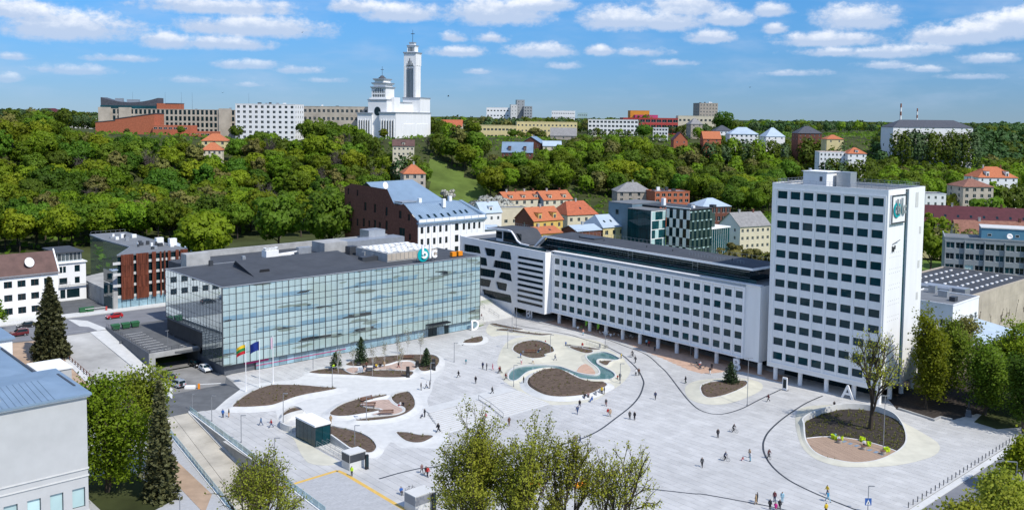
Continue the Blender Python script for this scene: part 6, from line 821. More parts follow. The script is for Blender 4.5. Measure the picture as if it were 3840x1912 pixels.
def bars_rail(name,root,pts,h,mt,post=1.6,rails=(1.0,0.5),r=0.035,postname=None):
 g=G()
 for a,b in zip(pts[:-1],pts[1:]):
  A,B=Vector(a),Vector(b);n=max(1,int((B-A).length/post))
  for f in rails:g.tube((A.x,A.y,A.z+h*f),(B.x,B.y,B.z+h*f),r,n=4)
  for i in range(n+1):p=A.lerp(B,i/n);g.tube(p,(p.x,p.y,p.z+h),r,n=4)
 return g.make(name,M[mt],root)
def logo(root,size,at,rz,depth=0.25,cols=('teal','white2','white2'),hole=0.0):
 """round disc behind the first letter, then the letters; local x to the right, z up"""
 e=link('lettering',None,root,at,rz)
 g=G();n=28;R=size*0.40
 def disc(g,cx,cz,r0,r1,y0,y1,a0=0,a1=2*PI,mi=0):
  k=n
  for i in range(k):
   t0,t1=a0+(a1-a0)*i/k,a0+(a1-a0)*(i+1)/k
   p=[(cx+r*math.cos(t),cz+r*math.sin(t))for r in(r0,r1)for t in(t0,t1)]
   g.poly([(p[0][0],y0,p[0][1]),(p[2][0],y0,p[2][1]),(p[3][0],y0,p[3][1]),(p[1][0],y0,p[1][1])][::-1],mi)
   g.poly([(p[2][0],y0,p[2][1]),(p[2][0],y1,p[2][1]),(p[3][0],y1,p[3][1]),(p[3][0],y0,p[3][1])][::-1],mi)
   if r0>0:g.poly([(p[0][0],y0,p[0][1]),(p[0][0],y1,p[0][1]),(p[1][0],y1,p[1][1]),(p[1][0],y0,p[1][1])],mi)
   g.poly([(p[0][0],y1,p[0][1]),(p[2][0],y1,p[2][1]),(p[3][0],y1,p[3][1]),(p[1][0],y1,p[1][1])],mi)
 disc(g,R,R,R*hole,R,0,depth*0.5);g.make('disc',M[cols[0]],e)
 def letter(nm,f,mt):g=G();f(g);g.make(nm,M[mt],e)
 s=size
 def b(g):
  g.box(0.26*s,0.38*s,-depth,-0.02,0.42*s,0.98*s)
  disc(g,0.44*s,0.40*s,0.10*s,0.215*s,-depth,-0.02,-PI*0.85,PI*0.72)
 def l(g):g.box(0.80*s,0.92*s,-depth,0,0.18*s,1.02*s)
 def c(g):disc(g,1.20*s,0.40*s,0.12*s,0.235*s,-depth,0,PI*0.22,PI*1.78)
 letter('letter_b',b,cols[1]);letter('letter_l',l,cols[1]);letter('letter_c',c,cols[2])
 return e
def glass_building():
 L,W,ZT=76.7,32.3,20.55
 t=thing('glass_office','long low glass office building with pale fritted panes and dark flat roof','office building',(*P0,0),A_U)
 g=G();g.box(0.25,L-0.25,0.25,W-0.2,4.5,ZT-0.35);g.box(11.0,L-0.25,0.24,W-0.21,2.45,4.5);g.make('structure_core','shade_in',t)
 g=G();g.prism([(0.05,0.05),(L-0.05,0.05),(L-0.05,W),(0.05,W)],ZT-0.34,ZT,0);g.make('roof','roof_dark',t)
 g=G()
 for a in((-0.06,L+0.06,-0.06,0.16),(-0.06,L+0.06,W-0.1,W+0.12),(-0.06,0.16,0.16,W-0.1),(L-0.16,L+0.06,0.16,W-0.1)):g.box(*a,ZT+0.004,ZT+0.16)
 g.make('roof_edge','metal',t)
 zr=[20.5,18.87,16.6,15.1,12.84,11.34,9.11,7.6,4.93,2.5]
 rnd=random.Random(12);cw=L/46.0
 pm={}
 def pane_mesh(w,h,mt):
  k=(round(w,3),round(h,3),mt)
  if k not in pm:g=G();g.box(0.035,w-0.035,0,0.05,0.03,h-0.03);pm[k]=g.mesh('glass_pane',M[mt])
  return pm[k]
 printed_glass(t)
 rest={}
 for k in range(len(zr)-1):
  z1,z0=zr[k],zr[k+1]
  for i in range(46):
   sub=[(z0,z1)]if z1-z0<2 else[(z0,z0+0.62),(z0+0.62,z1)]
   for a,b in sub[-1:]if len(sub)==1 else[(z0,z1)]:
    mt='gl_frit'
    if i<32:link('glass_pane',pane_mesh(cw,b-a,mt),t,(i*cw,0.0,a))
    else:rest.setdefault(mt,G()).box(i*cw+0.035,(i+1)*cw-0.035,0,0.05,a+0.03,b-0.03)
 for mt,g in rest.items():tag(g.make('glass_panes',M[mt],t),kind='stuff')
 g=G()
 for i in range(47):
  strong=i%2==0;w=0.085 if strong else 0.045
  g.box(i*cw-w,i*cw+w,-0.09 if strong else-0.05,0.2,2.42,ZT-0.05)
 for z in zr:g.box(0.06,L-0.06,-0.045,0.19,z-0.05,z+0.05)
 g.make('mullions','metal_dark',t)
 cl=W/19.0;zl=[20.5,18.77,16.79,14.93,12.26,10.4,8.6];side=G()
 for k in range(len(zl)-1):
  for i in range(19):side.box(0,0.05,i*cl+0.03,(i+1)*cl-0.03,zl[k+1]+0.03,zl[k]-0.03)
 for k,(z1,z0)in enumerate(((8.6,7.2),(7.2,4.86),(4.86,2.55))):
  for i in range(6):side.box(0,0.05,i*1.81+0.03,(i+1)*1.81-0.03,z0+0.03,z1-0.03)
 tag(side.make('end_panes','gl_mirror',t),kind='stuff')
 g=G()
 for i in range(20):g.box(-0.04,0.15,i*cl-0.025,i*cl+0.025,8.55,ZT-0.05)
 for i in range(7):g.box(-0.045,0.15,i*1.81-0.025,i*1.81+0.025,2.5,8.5)
 for z in zl:g.box(-0.03,0.14,0.06,W-0.06,z-0.025,z+0.025)
 for z in(7.2,4.86,2.55):g.box(-0.03,0.14,0.06,10.85,z-0.025,z+0.025)
 g.make('end_mullions','metal_dark',t)
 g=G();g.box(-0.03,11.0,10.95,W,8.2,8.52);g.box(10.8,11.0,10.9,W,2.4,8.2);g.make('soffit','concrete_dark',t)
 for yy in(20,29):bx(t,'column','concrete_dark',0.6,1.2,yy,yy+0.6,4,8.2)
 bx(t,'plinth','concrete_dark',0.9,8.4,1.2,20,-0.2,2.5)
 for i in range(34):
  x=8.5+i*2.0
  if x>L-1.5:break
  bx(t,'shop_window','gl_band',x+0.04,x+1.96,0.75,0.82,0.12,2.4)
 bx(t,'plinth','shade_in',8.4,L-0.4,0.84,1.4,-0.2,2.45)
 bx(t,'sign_strip','magenta',8.5,33,0.66,0.74,1.0,1.12)
 bx(t,'sign_box','magenta',5.6,11.6,0.5,0.85,1.9,2.35)
 g=G();g.box(57.5,64.5,-2.2,-0.1,3.6,3.72)
 for i in range(15):g.box(57.5+i*0.5,57.58+i*0.5,-2.25,-0.05,3.72,3.9)
 g.make('entrance_canopy','metal_dark',t)
 for i,(a,b)in enumerate(((59,60.4),(60.5,61.9),(64.6,66.0))):bx(t,'door','gl_dark',a,b,0.6,0.7,0.05,2.4)
 R=ZT
 g=G();P=[(13.5,9.0),(44,11),(46,27),(18,28.5)];g.add([(12.0,8.0,R),(45,9.5,R),(47,28,R),(17.5,30.5,R),(15,24.5,R+1.7),(45,24,R+1.7)],[(0,1,5,4),(1,2,5),(2,3,4,5),(3,0,4)]);g.make('roof_ridge','roof_dark',t)
 bx(t,'stair_hut','concrete_mid',6.2,12.6,34,37.5,R-16,R+2.9)
 bx(t,'rear_wall','concrete_mid',16,77,46,47,4,R+1.5)
 bx(t,'rear_roof','roof_dark',6.3,76.9,W+0.2,46,4,R-0.1)
 bx(t,'plant_room','concrete_mid',44.5,52,30,37,R,R+3.0)
 g=G();g.box(53,75,34,40,R,R+2.2);g.box(66,72,40,45,R,R+4.0);g.make('plant_room','metal',t)
 ch=link('chiller',None,t,(27,30.5,R))
 g=G()
 g.box(0,7.5,0,2.2,0.3,0.6);g.box(-0.3,3.4,-0.2,2.4,0.6,2.4)
 g.make('chassis','white_paint',ch)
 for i in range(4):
  g=G();g.lathe([(0.35,2.4),(0.75,2.9),(0.8,3.1)],10,0.25+i*0.9,1.0);g.make('fan_cowl','white_paint',ch)
 g=G();g.tube((3.6,0.4,0.9),(8.3,0.4,0.9),0.28);g.tube((3.6,1.6,0.9),(13,4,0.9),0.2);g.make('pipe','white_paint',ch)
 for(x,y,w,d,h,mt)in((18.5,27.5,0.9,0.9,2.0,'metal'),(10.8,30.2,0.9,0.9,1.3,'metal_dark'),(20,20.5,1.6,0.9,0.9,'white_paint'),(37.5,25.6,1.2,0.8,1.2,'white_paint'),(48.6,13.5,1.6,1.0,0.6,'white_paint'),(49,24,2.6,2.4,2.2,'metal_dark'),(52.2,20.5,1.8,1.5,2.4,'white_paint'),(49.5,17.5,3.2,1.6,1.5,'metal'),(45,11.5,5.2,2.2,1.1,'metal_dark'),(51.5,9.0,4.6,2.0,1.3,'metal_dark'),(15.2,11.5,2.6,0.25,0.9,'black'),(38,33,4,1.6,1.9,'metal')):
  g=G();g.box(x,x+w,y,y+d,R,R+h);g.box(x+0.1,x+w-0.1,y+0.1,y+d-0.1,R+h,R+h+0.12);g.make('roof_unit',M[mt],t)
 sk=link('skylight',None,t,(0,0,0))
 bx(sk,'base','concrete_mid',50,67,7.2,22.5,R,R+2.3)
 rn=random.Random(3)
 pgm=G();pgm.box(0,1.5,0,0.95,0,0.18);pme=pgm.mesh('panel',M['white_paint'])
 for i in range(9):
  for j in range(10):
   if rn.random()<0.93:link('panel',pme,sk,(50.6+i*1.82+(0.5 if j%2 else 0),7.6+j*1.48,R+2.34))
 for i in range(12):bx(sk,'cladding_panel','beige',50.1+i*1.4,51.3+i*1.4,7.1,7.18,R+0.3,R+2.1)
 lg=thing('roof_sign','large white letters over a turquoise disc on the glass building roof','sign',(*xy(55.5,0.9),ZT+0.2),A_U)
 logo(lg,4.6,(0,0,0),0,0.4)
 g=G()
 for i in range(5):g.tube((0.5+i*1.3,0.1,-0.2),(0.5+i*1.3,0.1,3.2),0.05,n=4);g.tube((0.5+i*1.3,1.6,-0.2),(0.5+i*1.3,0.1,2.6),0.04,n=4)
 g.make('support_frame','metal_dark',lg)
 for x,lab in((69.2,'left yellow generator box on the glass building roof corner'),(71.4,'right yellow generator box on the glass building roof corner')):
  gn=thing('generator',lab,'generator',(*xy(x,3.2),ZT+0.02),A_U)
  bx(gn,'housing','orange',0,1.5,0,1.1,0.15,1.35);g=G();g.box(-0.1,1.6,-0.1,1.2,0,0.15);g.box(1.5,1.62,0.1,1.0,0.2,1.2);g.make('skid','black',gn)
 lt=thing('letter_sign','large white standing letter D at the right end of the glass building','sign',(*xy(72.6,-0.9),0),A_U)
 text('letter','D',4.1,0.35,'white2',lt,(0,0,0.03),bevel=0.04)
 return t
glass_building()
# ---------------------------------------------------------------- the long white block on columns
def long_block():
 AB=-0.852;q=(55.44,215.697)
 t=thing('white_office','long white office block on round columns with dark glazed penthouse','office building',(*q,0),AB)
 wins=[(66.7-(65.26-i*3.127),19.05-k*3.27-1.7,2.0,1.7)for k in range(5)for i in range(21)]
 facade(t,-66.7,0.32,0,66.7,3.4,19.95,wins,'white',0.2,gm='gl_teal',fm='frame_dark',nx=1,bar=0.06)
 for i in range(22):
  s=66.7-(65.18-(i-0.5)*3.127)+0.92
  if 0.3<s<66.4:bx(t,'pilaster','white2',-66.7+s-0.19,-66.7+s+0.19,0.14,0.318,3.4,19.9)
 g=G();g.box(-66.9,0.0,-0.05,0.9,19.9,20.25);g.box(-66.9,0.0,-0.05,0.9,3.05,3.4);g.box(-0.42,0.0,-0.048,0.9,3.4,19.9);g.box(-66.9,-66.5,-0.048,0.9,3.4,19.9);g.make('window_frame_band','white2',t)
 g=G();g.box(0.002,4.1,0.5,12.4,2.87,20.85);g.box(-66.4,0.002,0.92,12.4,2.87,3.35);g.box(-66.4,0.002,0.95,12.4,19.95,20.85);g.make('slab','white',t)
 bx(t,'coping','white2',-66.45,4.12,-0.02,1.7,20.956,21.06)
 bx(t,'core','shade_in',-66.3,0.1,1.3,12.3,3.4,19.9)
 bx(t,'terrace','roof_felt',-66.4,4.0,0.6,16.5,20.853,20.95)
 cg=G();cg.lathe([(0.52,0.0),(0.52,2.9)],12);cme=cg.mesh('column',M['white2'])
 for i in range(12):link('column',cme,t,(-(64.0-i*6.18),1.3,0))
 link('column',cme,t,(3.9,1.4,0));link('column',cme,t,(-58,11.0,0))
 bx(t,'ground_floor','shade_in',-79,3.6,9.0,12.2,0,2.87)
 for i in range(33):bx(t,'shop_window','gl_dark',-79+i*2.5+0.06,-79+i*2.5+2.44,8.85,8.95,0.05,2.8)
 bx(t,'link_block','gl_dark',0.5,4.0,12.4,16.8,2.9,20.7)
 g=G();g.add([(-75.5,3.5,20.95),(-1.0,3.4,20.95),(-1.0,15.5,20.95),(-75.5,15.5,20.95),(-71.6,3.5,24.3),(-1.0,3.4,24.3),(-1.0,15.5,24.3),(-71.6,15.5,24.3)],[(0,1,5,4),(1,2,6,5),(2,3,7,6),(3,0,4,7)]);g.make('penthouse_glazing','gl_mirror'if False else M['gl_dark'],t)
 for i in range(46):x=-71.0+i*1.53;bx(t,'mullion','frame_dark',x,x+0.06,3.36,3.5,20.95,24.3)
 g=G();g.box(-72,-1,3.3,3.42,21.9,22.0);g.box(-72,-1,3.3,3.42,23.3,23.36);g.make('transom','metal',t)
 g=G();g.prism([(-72.2,2.6),(1.2,1.2),(1.8,14.6),(-74,16)],24.3,24.62);g.make('penthouse_roof','roof_dark',t)
 g=G();g.prism([(-72.4,2.42),(1.35,1.02),(1.33,1.22),(-72.3,2.62)],24.2,24.75);g.prism([(1.2,1.22),(1.42,1.2),(2.0,14.6),(1.8,14.6)],24.2,24.75)
 g.add([(-72.5,2.4,24.7),(-72.0,2.4,24.2),(-76.2,2.4,20.96),(-76.7,2.4,20.96),(-72.5,3.6,24.7),(-72.0,3.6,24.2),(-76.2,3.6,20.96),(-76.7,3.6,20.96)],[(0,3,2,1),(4,5,6,7),(1,2,6,5),(0,4,7,3)])
 g.make('white_roof_edge','white2',t)
 bars_rail('roof_rail',t,[(-72,15.4,24.62),(1.2,14.2,24.62)],1.0,'metal',1.5,(1.0,),0.03)
 bars_rail('roof_rail',t,[(-22,7.0,24.62),(-4.5,6.0,24.62)],0.8,'metal',1.0,(1.0,),0.03)
 for x in(-39.5,-17.8):bars_rail('roof_ladder',t,[(x,3.1,20.95),(x+1.6,3.1,20.95)],3.6,'metal',0.8,(1.0,0.55),0.05)
 bx(t,'roof_hatch','metal_dark',-63,-57,8,12,24.62,25.0)
 for i in range(26):x=-65.5+i*2.6;bx(t,'balustrade_pane','gl_teal',x+0.03,x+2.57,1.75,1.79,20.95,21.9)
 for x in(-66,-56,-40,-31,-12):g=G();g.tube((x+2,9,24.6),(x+2,9,25.1),0.14);g.make('roof_vent','metal_dark',t)
 Y0=-2.4
 mp=lambda s,z,d:(-s,Y0+d,z)
 H=[[(104.7,19.0),(96.72,19.09),(95.95,16.82),(104.7,16.58)],[(94.57,19.03),(88.87,19.07),(89.19,16.7),(93.36,16.54)],[(86.03,19.01),(81.85,19.09),(81.22,16.66),(87.05,16.62)],[(100.2,15.74),(93.17,15.86),(92.65,13.34),(101.2,13.14)],[(89.36,15.75),(81.79,15.79),(81.24,13.4),(90.22,13.38)],[(104.5,12.2),(88.77,12.5),(89.27,10.1),(103.8,9.55)],[(86.45,12.46),(81.56,12.51),(80.94,10.13),(87.56,10.44)],[(103,8.97),(90.7,9.26),(91.57,6.86),(102,6.44)],[(88.82,9.18),(83.13,9.26),(83.61,6.8),(87.78,6.88)],[(95.34,5.87),(81.45,6.0),(80.89,3.55),(94.27,3.54)]]
 Hr=[round_poly(h,0.45)for h in H]
 slits=[[(78.66,18.39-k*1.647),(67.28,18.39-k*1.647),(67.28,17.54-k*1.647),(78.66,17.54-k*1.647)]for k in range(9)]
 outer=[(105.4,21.3),(66.42,20.75),(66.42,2.65),(79.6,2.65),(79.6,0.0),(97.5,2.9),(105.4,6.6)]
 flip=lambda P:[(-a,b)for a,b in P]
 poly_wall(t,flip(outer),[flip(h)for h in Hr+slits],lambda s,z,d:(s,Y0+d,z),0.45,'wall','white')
 for h in Hr+slits:
  g=G();P=ccw(flip(h));tr=tessellate_polygon([[Vector((a,b,0))for a,b in P]]);fs=[]
  for q3 in tr:
   a,b,c=(P[i]for i in q3);fs.append(q3 if(b[0]-a[0])*(c[1]-a[1])-(b[1]-a[1])*(c[0]-a[0])>0 else q3[::-1])
  g.add([(a,Y0+0.42,b)for a,b in P],fs);w=g.make('window','gl_dark',t)
  xs=[a for a,b in P];zs=[b for a,b in P];g=G()
  if max(zs)-min(zs)>1.2:
   x=min(xs)+0.7
   while x<max(xs)-0.3:g.box(x-0.03,x+0.03,Y0+0.38,Y0+0.415,min(zs)+0.12,max(zs)-0.12);x+=1.35
  else:
   x=min(xs)+1.5
   while x<max(xs)-0.5:g.box(x-0.03,x+0.03,Y0+0.38,Y0+0.415,min(zs)+0.04,max(zs)-0.04);x+=3.2
  g.make('glazing_bar','frame_dark',w)
 g=G();g.poly([(-66.42,Y0,2.65),(-66.42,0.6,2.65),(-66.42,0.6,20.75),(-66.42,Y0,20.75)]);g.poly([(-79.6,Y0,2.65),(-66.42,Y0,2.65),(-66.42,3.0,2.65),(-79.6,3.0,2.65)][::-1]);g.make('return_wall','white',t)
 prof=[(-105.4,Y0),(-107.6,-1.6),(-109.2,0.6),(-109.8,4),(-109.8,16)]
 g=G()
 for a,b in zip(prof[1:],prof[:-1]):g.poly([(*a,4),(*b,4),(*b,21.3),(*a,21.3)])
 g.make('rounded_corner','white',t)
 g=G();g.prism([(-66.5,Y0+0.5),(-66.5,16),(-109.6,16),(-109.6,4),(-109.0,0.8),(-107.4,-1.2),(-105.3,Y0+0.5)][::-1],20.2,20.5);g.make('roof','roof_felt',t)
 bx(t,'core','shade_in',-109,-66.6,2.0,15.8,3,20.2)
 pr=[(-66.42,Y0+0.01,20.75),(-105.4,Y0+0.01,21.3)];g=G()
 g.add([(-66.42,Y0+0.01,20.7),(-66.42,Y0+0.5,20.7),(-105.3,Y0+0.5,21.25),(-105.4,Y0+0.01,21.25),(-66.42,Y0+0.01,20.8),(-66.42,Y0+0.5,20.8),(-105.3,Y0+0.5,21.35),(-105.4,Y0+0.01,21.35)],[(4,7,6,5),(0,4,5,1),(1,5,6,2),(2,6,7,3),(3,7,4,0)])
 L2=[(a[0]+0.0,a[1])for a in prof];ins=[(-105.3,Y0+0.5),(-107.3,-1.2),(-108.8,0.8),(-109.4,4),(-109.4,16)]
 for i in range(4):g.poly([(*L2[i],21.33),(*ins[i],21.33),(*ins[i+1],21.33),(*L2[i+1],21.33)])
 for i in range(4):g.poly([(*ins[i],20.4),(*ins[i],21.33),(*ins[i+1],21.33),(*ins[i+1],20.4)])
 g.make('parapet','white2',t)
 bx(t,'pavilion','white',-96,-88.2,4,11.5,20.5,24.2)
 g=G();g.box(-92.5,-84,3.85,3.98,20.7,23.8);g.box(-96.05,-93.2,3.9,3.98,21.4,23.6);g.make('pavilion_window','gl_dark',t)
 prof=[(-99,24.45),(-89,24.75),(-87.3,24.5),(-86.0,23.4),(-84.6,21.9),(-83,21.2),(-79,21.0)];g=G();g2=G()
 for(a,za),(b,zb)in zip(prof[:-1],prof[1:]):
  g.poly([(a,2.6,za),(b,2.6,zb),(b,13.5,zb),(a,13.5,za)])
  g2.poly([(a,2.55,za-0.35),(b,2.55,zb-0.35),(b,2.55,zb+0.05),(a,2.55,za+0.05)]);g2.poly([(a,2.55,za+0.05),(b,2.55,zb+0.05),(b,3.0,zb+0.05),(a,3.0,za+0.05)]);g2.poly([(a,2.55,za-0.35),(a,13.5,za-0.35),(b,13.5,zb-0.35),(b,2.55,zb-0.35)])
 g.make('curled_roof','roof_dark',t);g2.make('curled_roof_edge','white2',t)
 bars_rail('roof_rail',t,[(-98,13.3,24.5),(-86.5,13.3,24.3)],0.8,'metal',0.9,(1.0,),0.03)
 for i in range(14):x=-98+i*2.2;bx(t,'balustrade_pane','gl_teal',x+0.03,x+2.17,-1.35,-1.31,20.5,21.5)
 for s,nm,pos,lab in(('BI','letter_sign',(-76.2,-0.8),'large white standing letters BI under the left wing of the white block'),):
  lt=thing(nm,lab,'sign',(q[0]+rot2(*pos,AB)[0],q[1]+rot2(*pos,AB)[1],0.02),AB);text('letter',s,3.6,0.3,'white2',lt,bevel=0.03)
 p=rot2(-2.6,-0.2,AB);lt=thing('letter_sign','large white standing letter B at the right end of the long block','sign',(q[0]+p[0],q[1]+p[1],0.02),AB);text('letter','B',3.9,0.35,'white2',lt,bevel=0.04)
 return t
long_block()
# ---------------------------------------------------------------- the tower
def tower():
 AT=-0.806;q=(78.308,190.577);ZT=45.46
 t=thing('white_tower','tall white twelve-storey office tower on columns','office tower',(*q,0),AT)
 wins=[(26.92-(25.53-i*3.17),43.77-k*3.371-1.72,2.42,1.72)for k in range(12)for i in range(8)]
 facade(t,-26.92,0.0,0,26.92,3.03,ZT,wins,'white',0.30,gm='gl_tower',fm='frame_dark',bar=0.05)
 for i in range(9):
  x=-(25.53-(i-0.5)*3.17)+1.21
  if-26.6<x<-0.2:
   bx(t,'pilaster','white2',x-0.17,x+0.17,-0.13,-0.002,4.2,44.1)
 g=G();g.box(-26.55,-0.35,-0.16,-0.003,44.1,44.35);g.box(-26.55,-0.35,-0.16,-0.003,3.9,4.2);g.make('cornice','white2',t)
 facade(t,0.0,0.0,PI/2,18.55,3.03,ZT,[(8.4,3.04,1.75,ZT-3.15)],'white',0.5,glass=False)
 for k in range(13):
  g=G();g.box(-0.5,-0.42,8.42,10.13,3.1+k*3.25,3.1+(k+1)*3.25-0.06);g.make('slot_pane','gl_teal',t)
 g=G();g.poly([(-26.92,0,3.03),(-26.92,0,ZT),(-26.92,18.55,ZT),(-26.92,18.55,3.03)]);g.poly([(0,18.55,3.03),(-26.92,18.55,3.03),(-26.92,18.55,ZT),(0,18.55,ZT)]);g.poly([(-26.92,0,3.03),(-26.92,18.55,3.03),(0,18.55,3.03),(0,0,3.03)]);g.make('wall','white',t)
 bx(t,'core','shade_in',-26.5,-0.7,0.45,18.0,3.1,44.6)
 bx(t,'roof','roof_felt',-26.6,-0.3,0.3,18.25,44.7,44.95)
 g=G()
 for a in((-26.92,0,0.0,0.3),(-26.92,0,18.25,18.55),(-26.92,-26.6,0.3,18.25),(-0.3,0,0.3,18.25)):g.box(*a,ZT+0.003,ZT+0.12)
 g.make('parapet','white2',t)
 bars_rail('roof_rail',t,[(-26,0.9,ZT),(-0.9,0.9,ZT),(-0.9,17.6,ZT),(-26,17.6,ZT),(-26,0.9,ZT)],0.95,'metal',1.5,(1.0,0.5),0.035)
 bx(t,'roof_hut','white',-22.3,-16.6,5.4,11,44.95,48.2)
 bx(t,'roof_hut_cap','white2',-22.6,-16.3,5.2,11.3,48.2,48.35)
 bx(t,'mesh_screen','metal',-15.8,-12.5,8.5,11.5,44.95,48.3)
 bx(t,'vent','metal_dark',-18.2,-17.6,5.3,5.38,46.2,47.2)
 g=G();g.tube((-19,9,48.3),(-19,9,54.5),0.05,0.02);g.tube((-21.5,7,48.3),(-21.5,7,48.9),0.35,0.35,10);g.make('aerial','metal',t)
 cg=G();cg.lathe([(0.5,0.0),(0.5,3.05)],12);cme=cg.mesh('column',M['white2'])
 for s in(25.2,18.98,12.65,6.3,0.75):link('column',cme,t,(-s,1.0,0))
 for y in(6.2,12.0,17.6):link('column',cme,t,(-0.75,y,0))
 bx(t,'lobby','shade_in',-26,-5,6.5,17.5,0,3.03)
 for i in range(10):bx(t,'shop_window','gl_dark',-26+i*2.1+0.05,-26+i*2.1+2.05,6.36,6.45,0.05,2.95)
 for y,z,w,h in((13.6,41.2,1.5,3.3),(16.2,35.2,1.0,1.6),(16.1,27.6,1.0,1.7),(15.9,20.5,1.0,1.7)):
  g=G();g.box(0.003,0.05,y,y+w,z,z+h);g.make('vent_grille','panelgrey'if False else M['concrete_pale'],t)
 for k in range(5):
  for j in range(6):
   for zz in(0,0.9):
    y=1.8+j*1.0+(zz*0.2);z=31.2-k*3.4+zz
    bx(t,'wall_fixing','metal_dark',0.003,0.03,y,y+0.13,z,z+0.10)
 for(y,z,w,h)in((2.6,32.4,0.35,1.2),(3.2,32.4,0.3,1.0),(3.8,32.9,0.3,0.8)):
  bx(t,'wall_bracket','metal_dark',0.003,0.2,y,y+w,z,z+h)
 g=G();g.tube((0.1,2.7,34.0),(0.5,5.4,34.8),0.07);g.make('wall_bracket','metal_dark',t)
 ca,sa=math.cos(AT),math.sin(AT)
 def wp(x,y):a=rot2(x,y,AT);return(q[0]+a[0],q[1]+a[1])
 sg=thing('wall_sign','square framed white sign with turquoise logo on the tower end wall','sign',(*wp(0.05,0.95),38.4),AT+PI/2)
 bx(sg,'board','white2',0,6.9,-0.35,0,0,6.1)
 g=G()
 for a in((0,6.9,0,0.28),(0,6.9,5.82,6.1),(0,0.28,0.28,5.82),(6.62,6.9,0.28,5.82)):g.box(a[0],a[1],-0.5,-0.351,a[2],a[3])
 g.make('frame','metal_dark',sg)
 logo(sg,4.0,(0.7,-0.6,1.3),0,0.28,('teal','metal','metal'),0.72)
 lt=thing('letter_sign','large white standing letter A under the tower edge','sign',(*wp(-8.3,-0.6),0.02),AT);text('letter','A',4.2,0.35,'white2',lt,bevel=0.04)
 return t
tower()
# ---------------------------------------------------------------- helpers for ordinary buildings (local x right along the front, y back, z up)
def gable_roof(t,L,W,ze,zr,mt,ov=0.4,axis='x',name='roof',wallmat=None,hip=0.0,th=0.16,y0=0.0,x0=0.0):
 g=G()
 def slab(P):
  n=len(P);g.add([(*p[:2],p[2])for p in P]+[(p[0],p[1],p[2]+th)for p in P],[tuple(range(n-1,-1,-1)),tuple(range(n,2*n))]+[(i,(i+1)%n,n+(i+1)%n,n+i)for i in range(n)])
 if axis=='x':
  a,b,c,d=x0-ov,x0+L+ov,y0-ov,y0+W+ov;m_=y0+W/2;zz=ze-ov*(zr-ze)/(W/2)
  r0,r1=a+hip,b-hip
  slab([(a,c,zz),(b,c,zz),(r1,m_,zr),(r0,m_,zr)]);slab([(b,d,zz),(a,d,zz),(r0,m_,zr),(r1,m_,zr)])
  if hip:slab([(b,c,zz),(b,d,zz),(r1,m_,zr)]);slab([(a,d,zz),(a,c,zz),(r0,m_,zr)])
 else:
  a,b,c,d=x0-ov,x0+L+ov,y0-ov,y0+W+ov;m_=x0+L/2;zz=ze-ov*(zr-ze)/(L/2)
  r0,r1=c+hip,d-hip
  slab([(a,d,zz),(a,c,zz),(m_,r0,zr),(m_,r1,zr)]);slab([(b,c,zz),(b,d,zz),(m_,r1,zr),(m_,r0,zr)])
  if hip:slab([(a,c,zz),(b,c,zz),(m_,r0,zr)]);slab([(b,d,zz),(a,d,zz),(m_,r1,zr)])
 o=g.make(name,M[mt],t)
 if not hip and wallmat:
  g=G()
  if axis=='x':
   for x in(x0+0.02,x0+L-0.02):g.poly([(x,y0,ze),(x,y0+W,ze),(x,y0+W/2,zr-0.02)])
  else:
   for y in(y0+0.02,y0+W-0.02):g.poly([(x0,y,ze),(x0+L,y,ze),(x0+L/2,y,zr-0.02)])
  g.make('gable',M[wallmat],t)
 return o
def auto_wins(L,z0,z1,cols,rows,w,h,bottom=0.9):
 if cols<1 or rows<1:return[]
 ds=L/cols;dz=(z1-z0-0.3)/rows
 return[(ds*(i+0.5)-w/2,z0+dz*k+bottom*dz/3.0,w,h)for k in range(rows)for i in range(cols)]
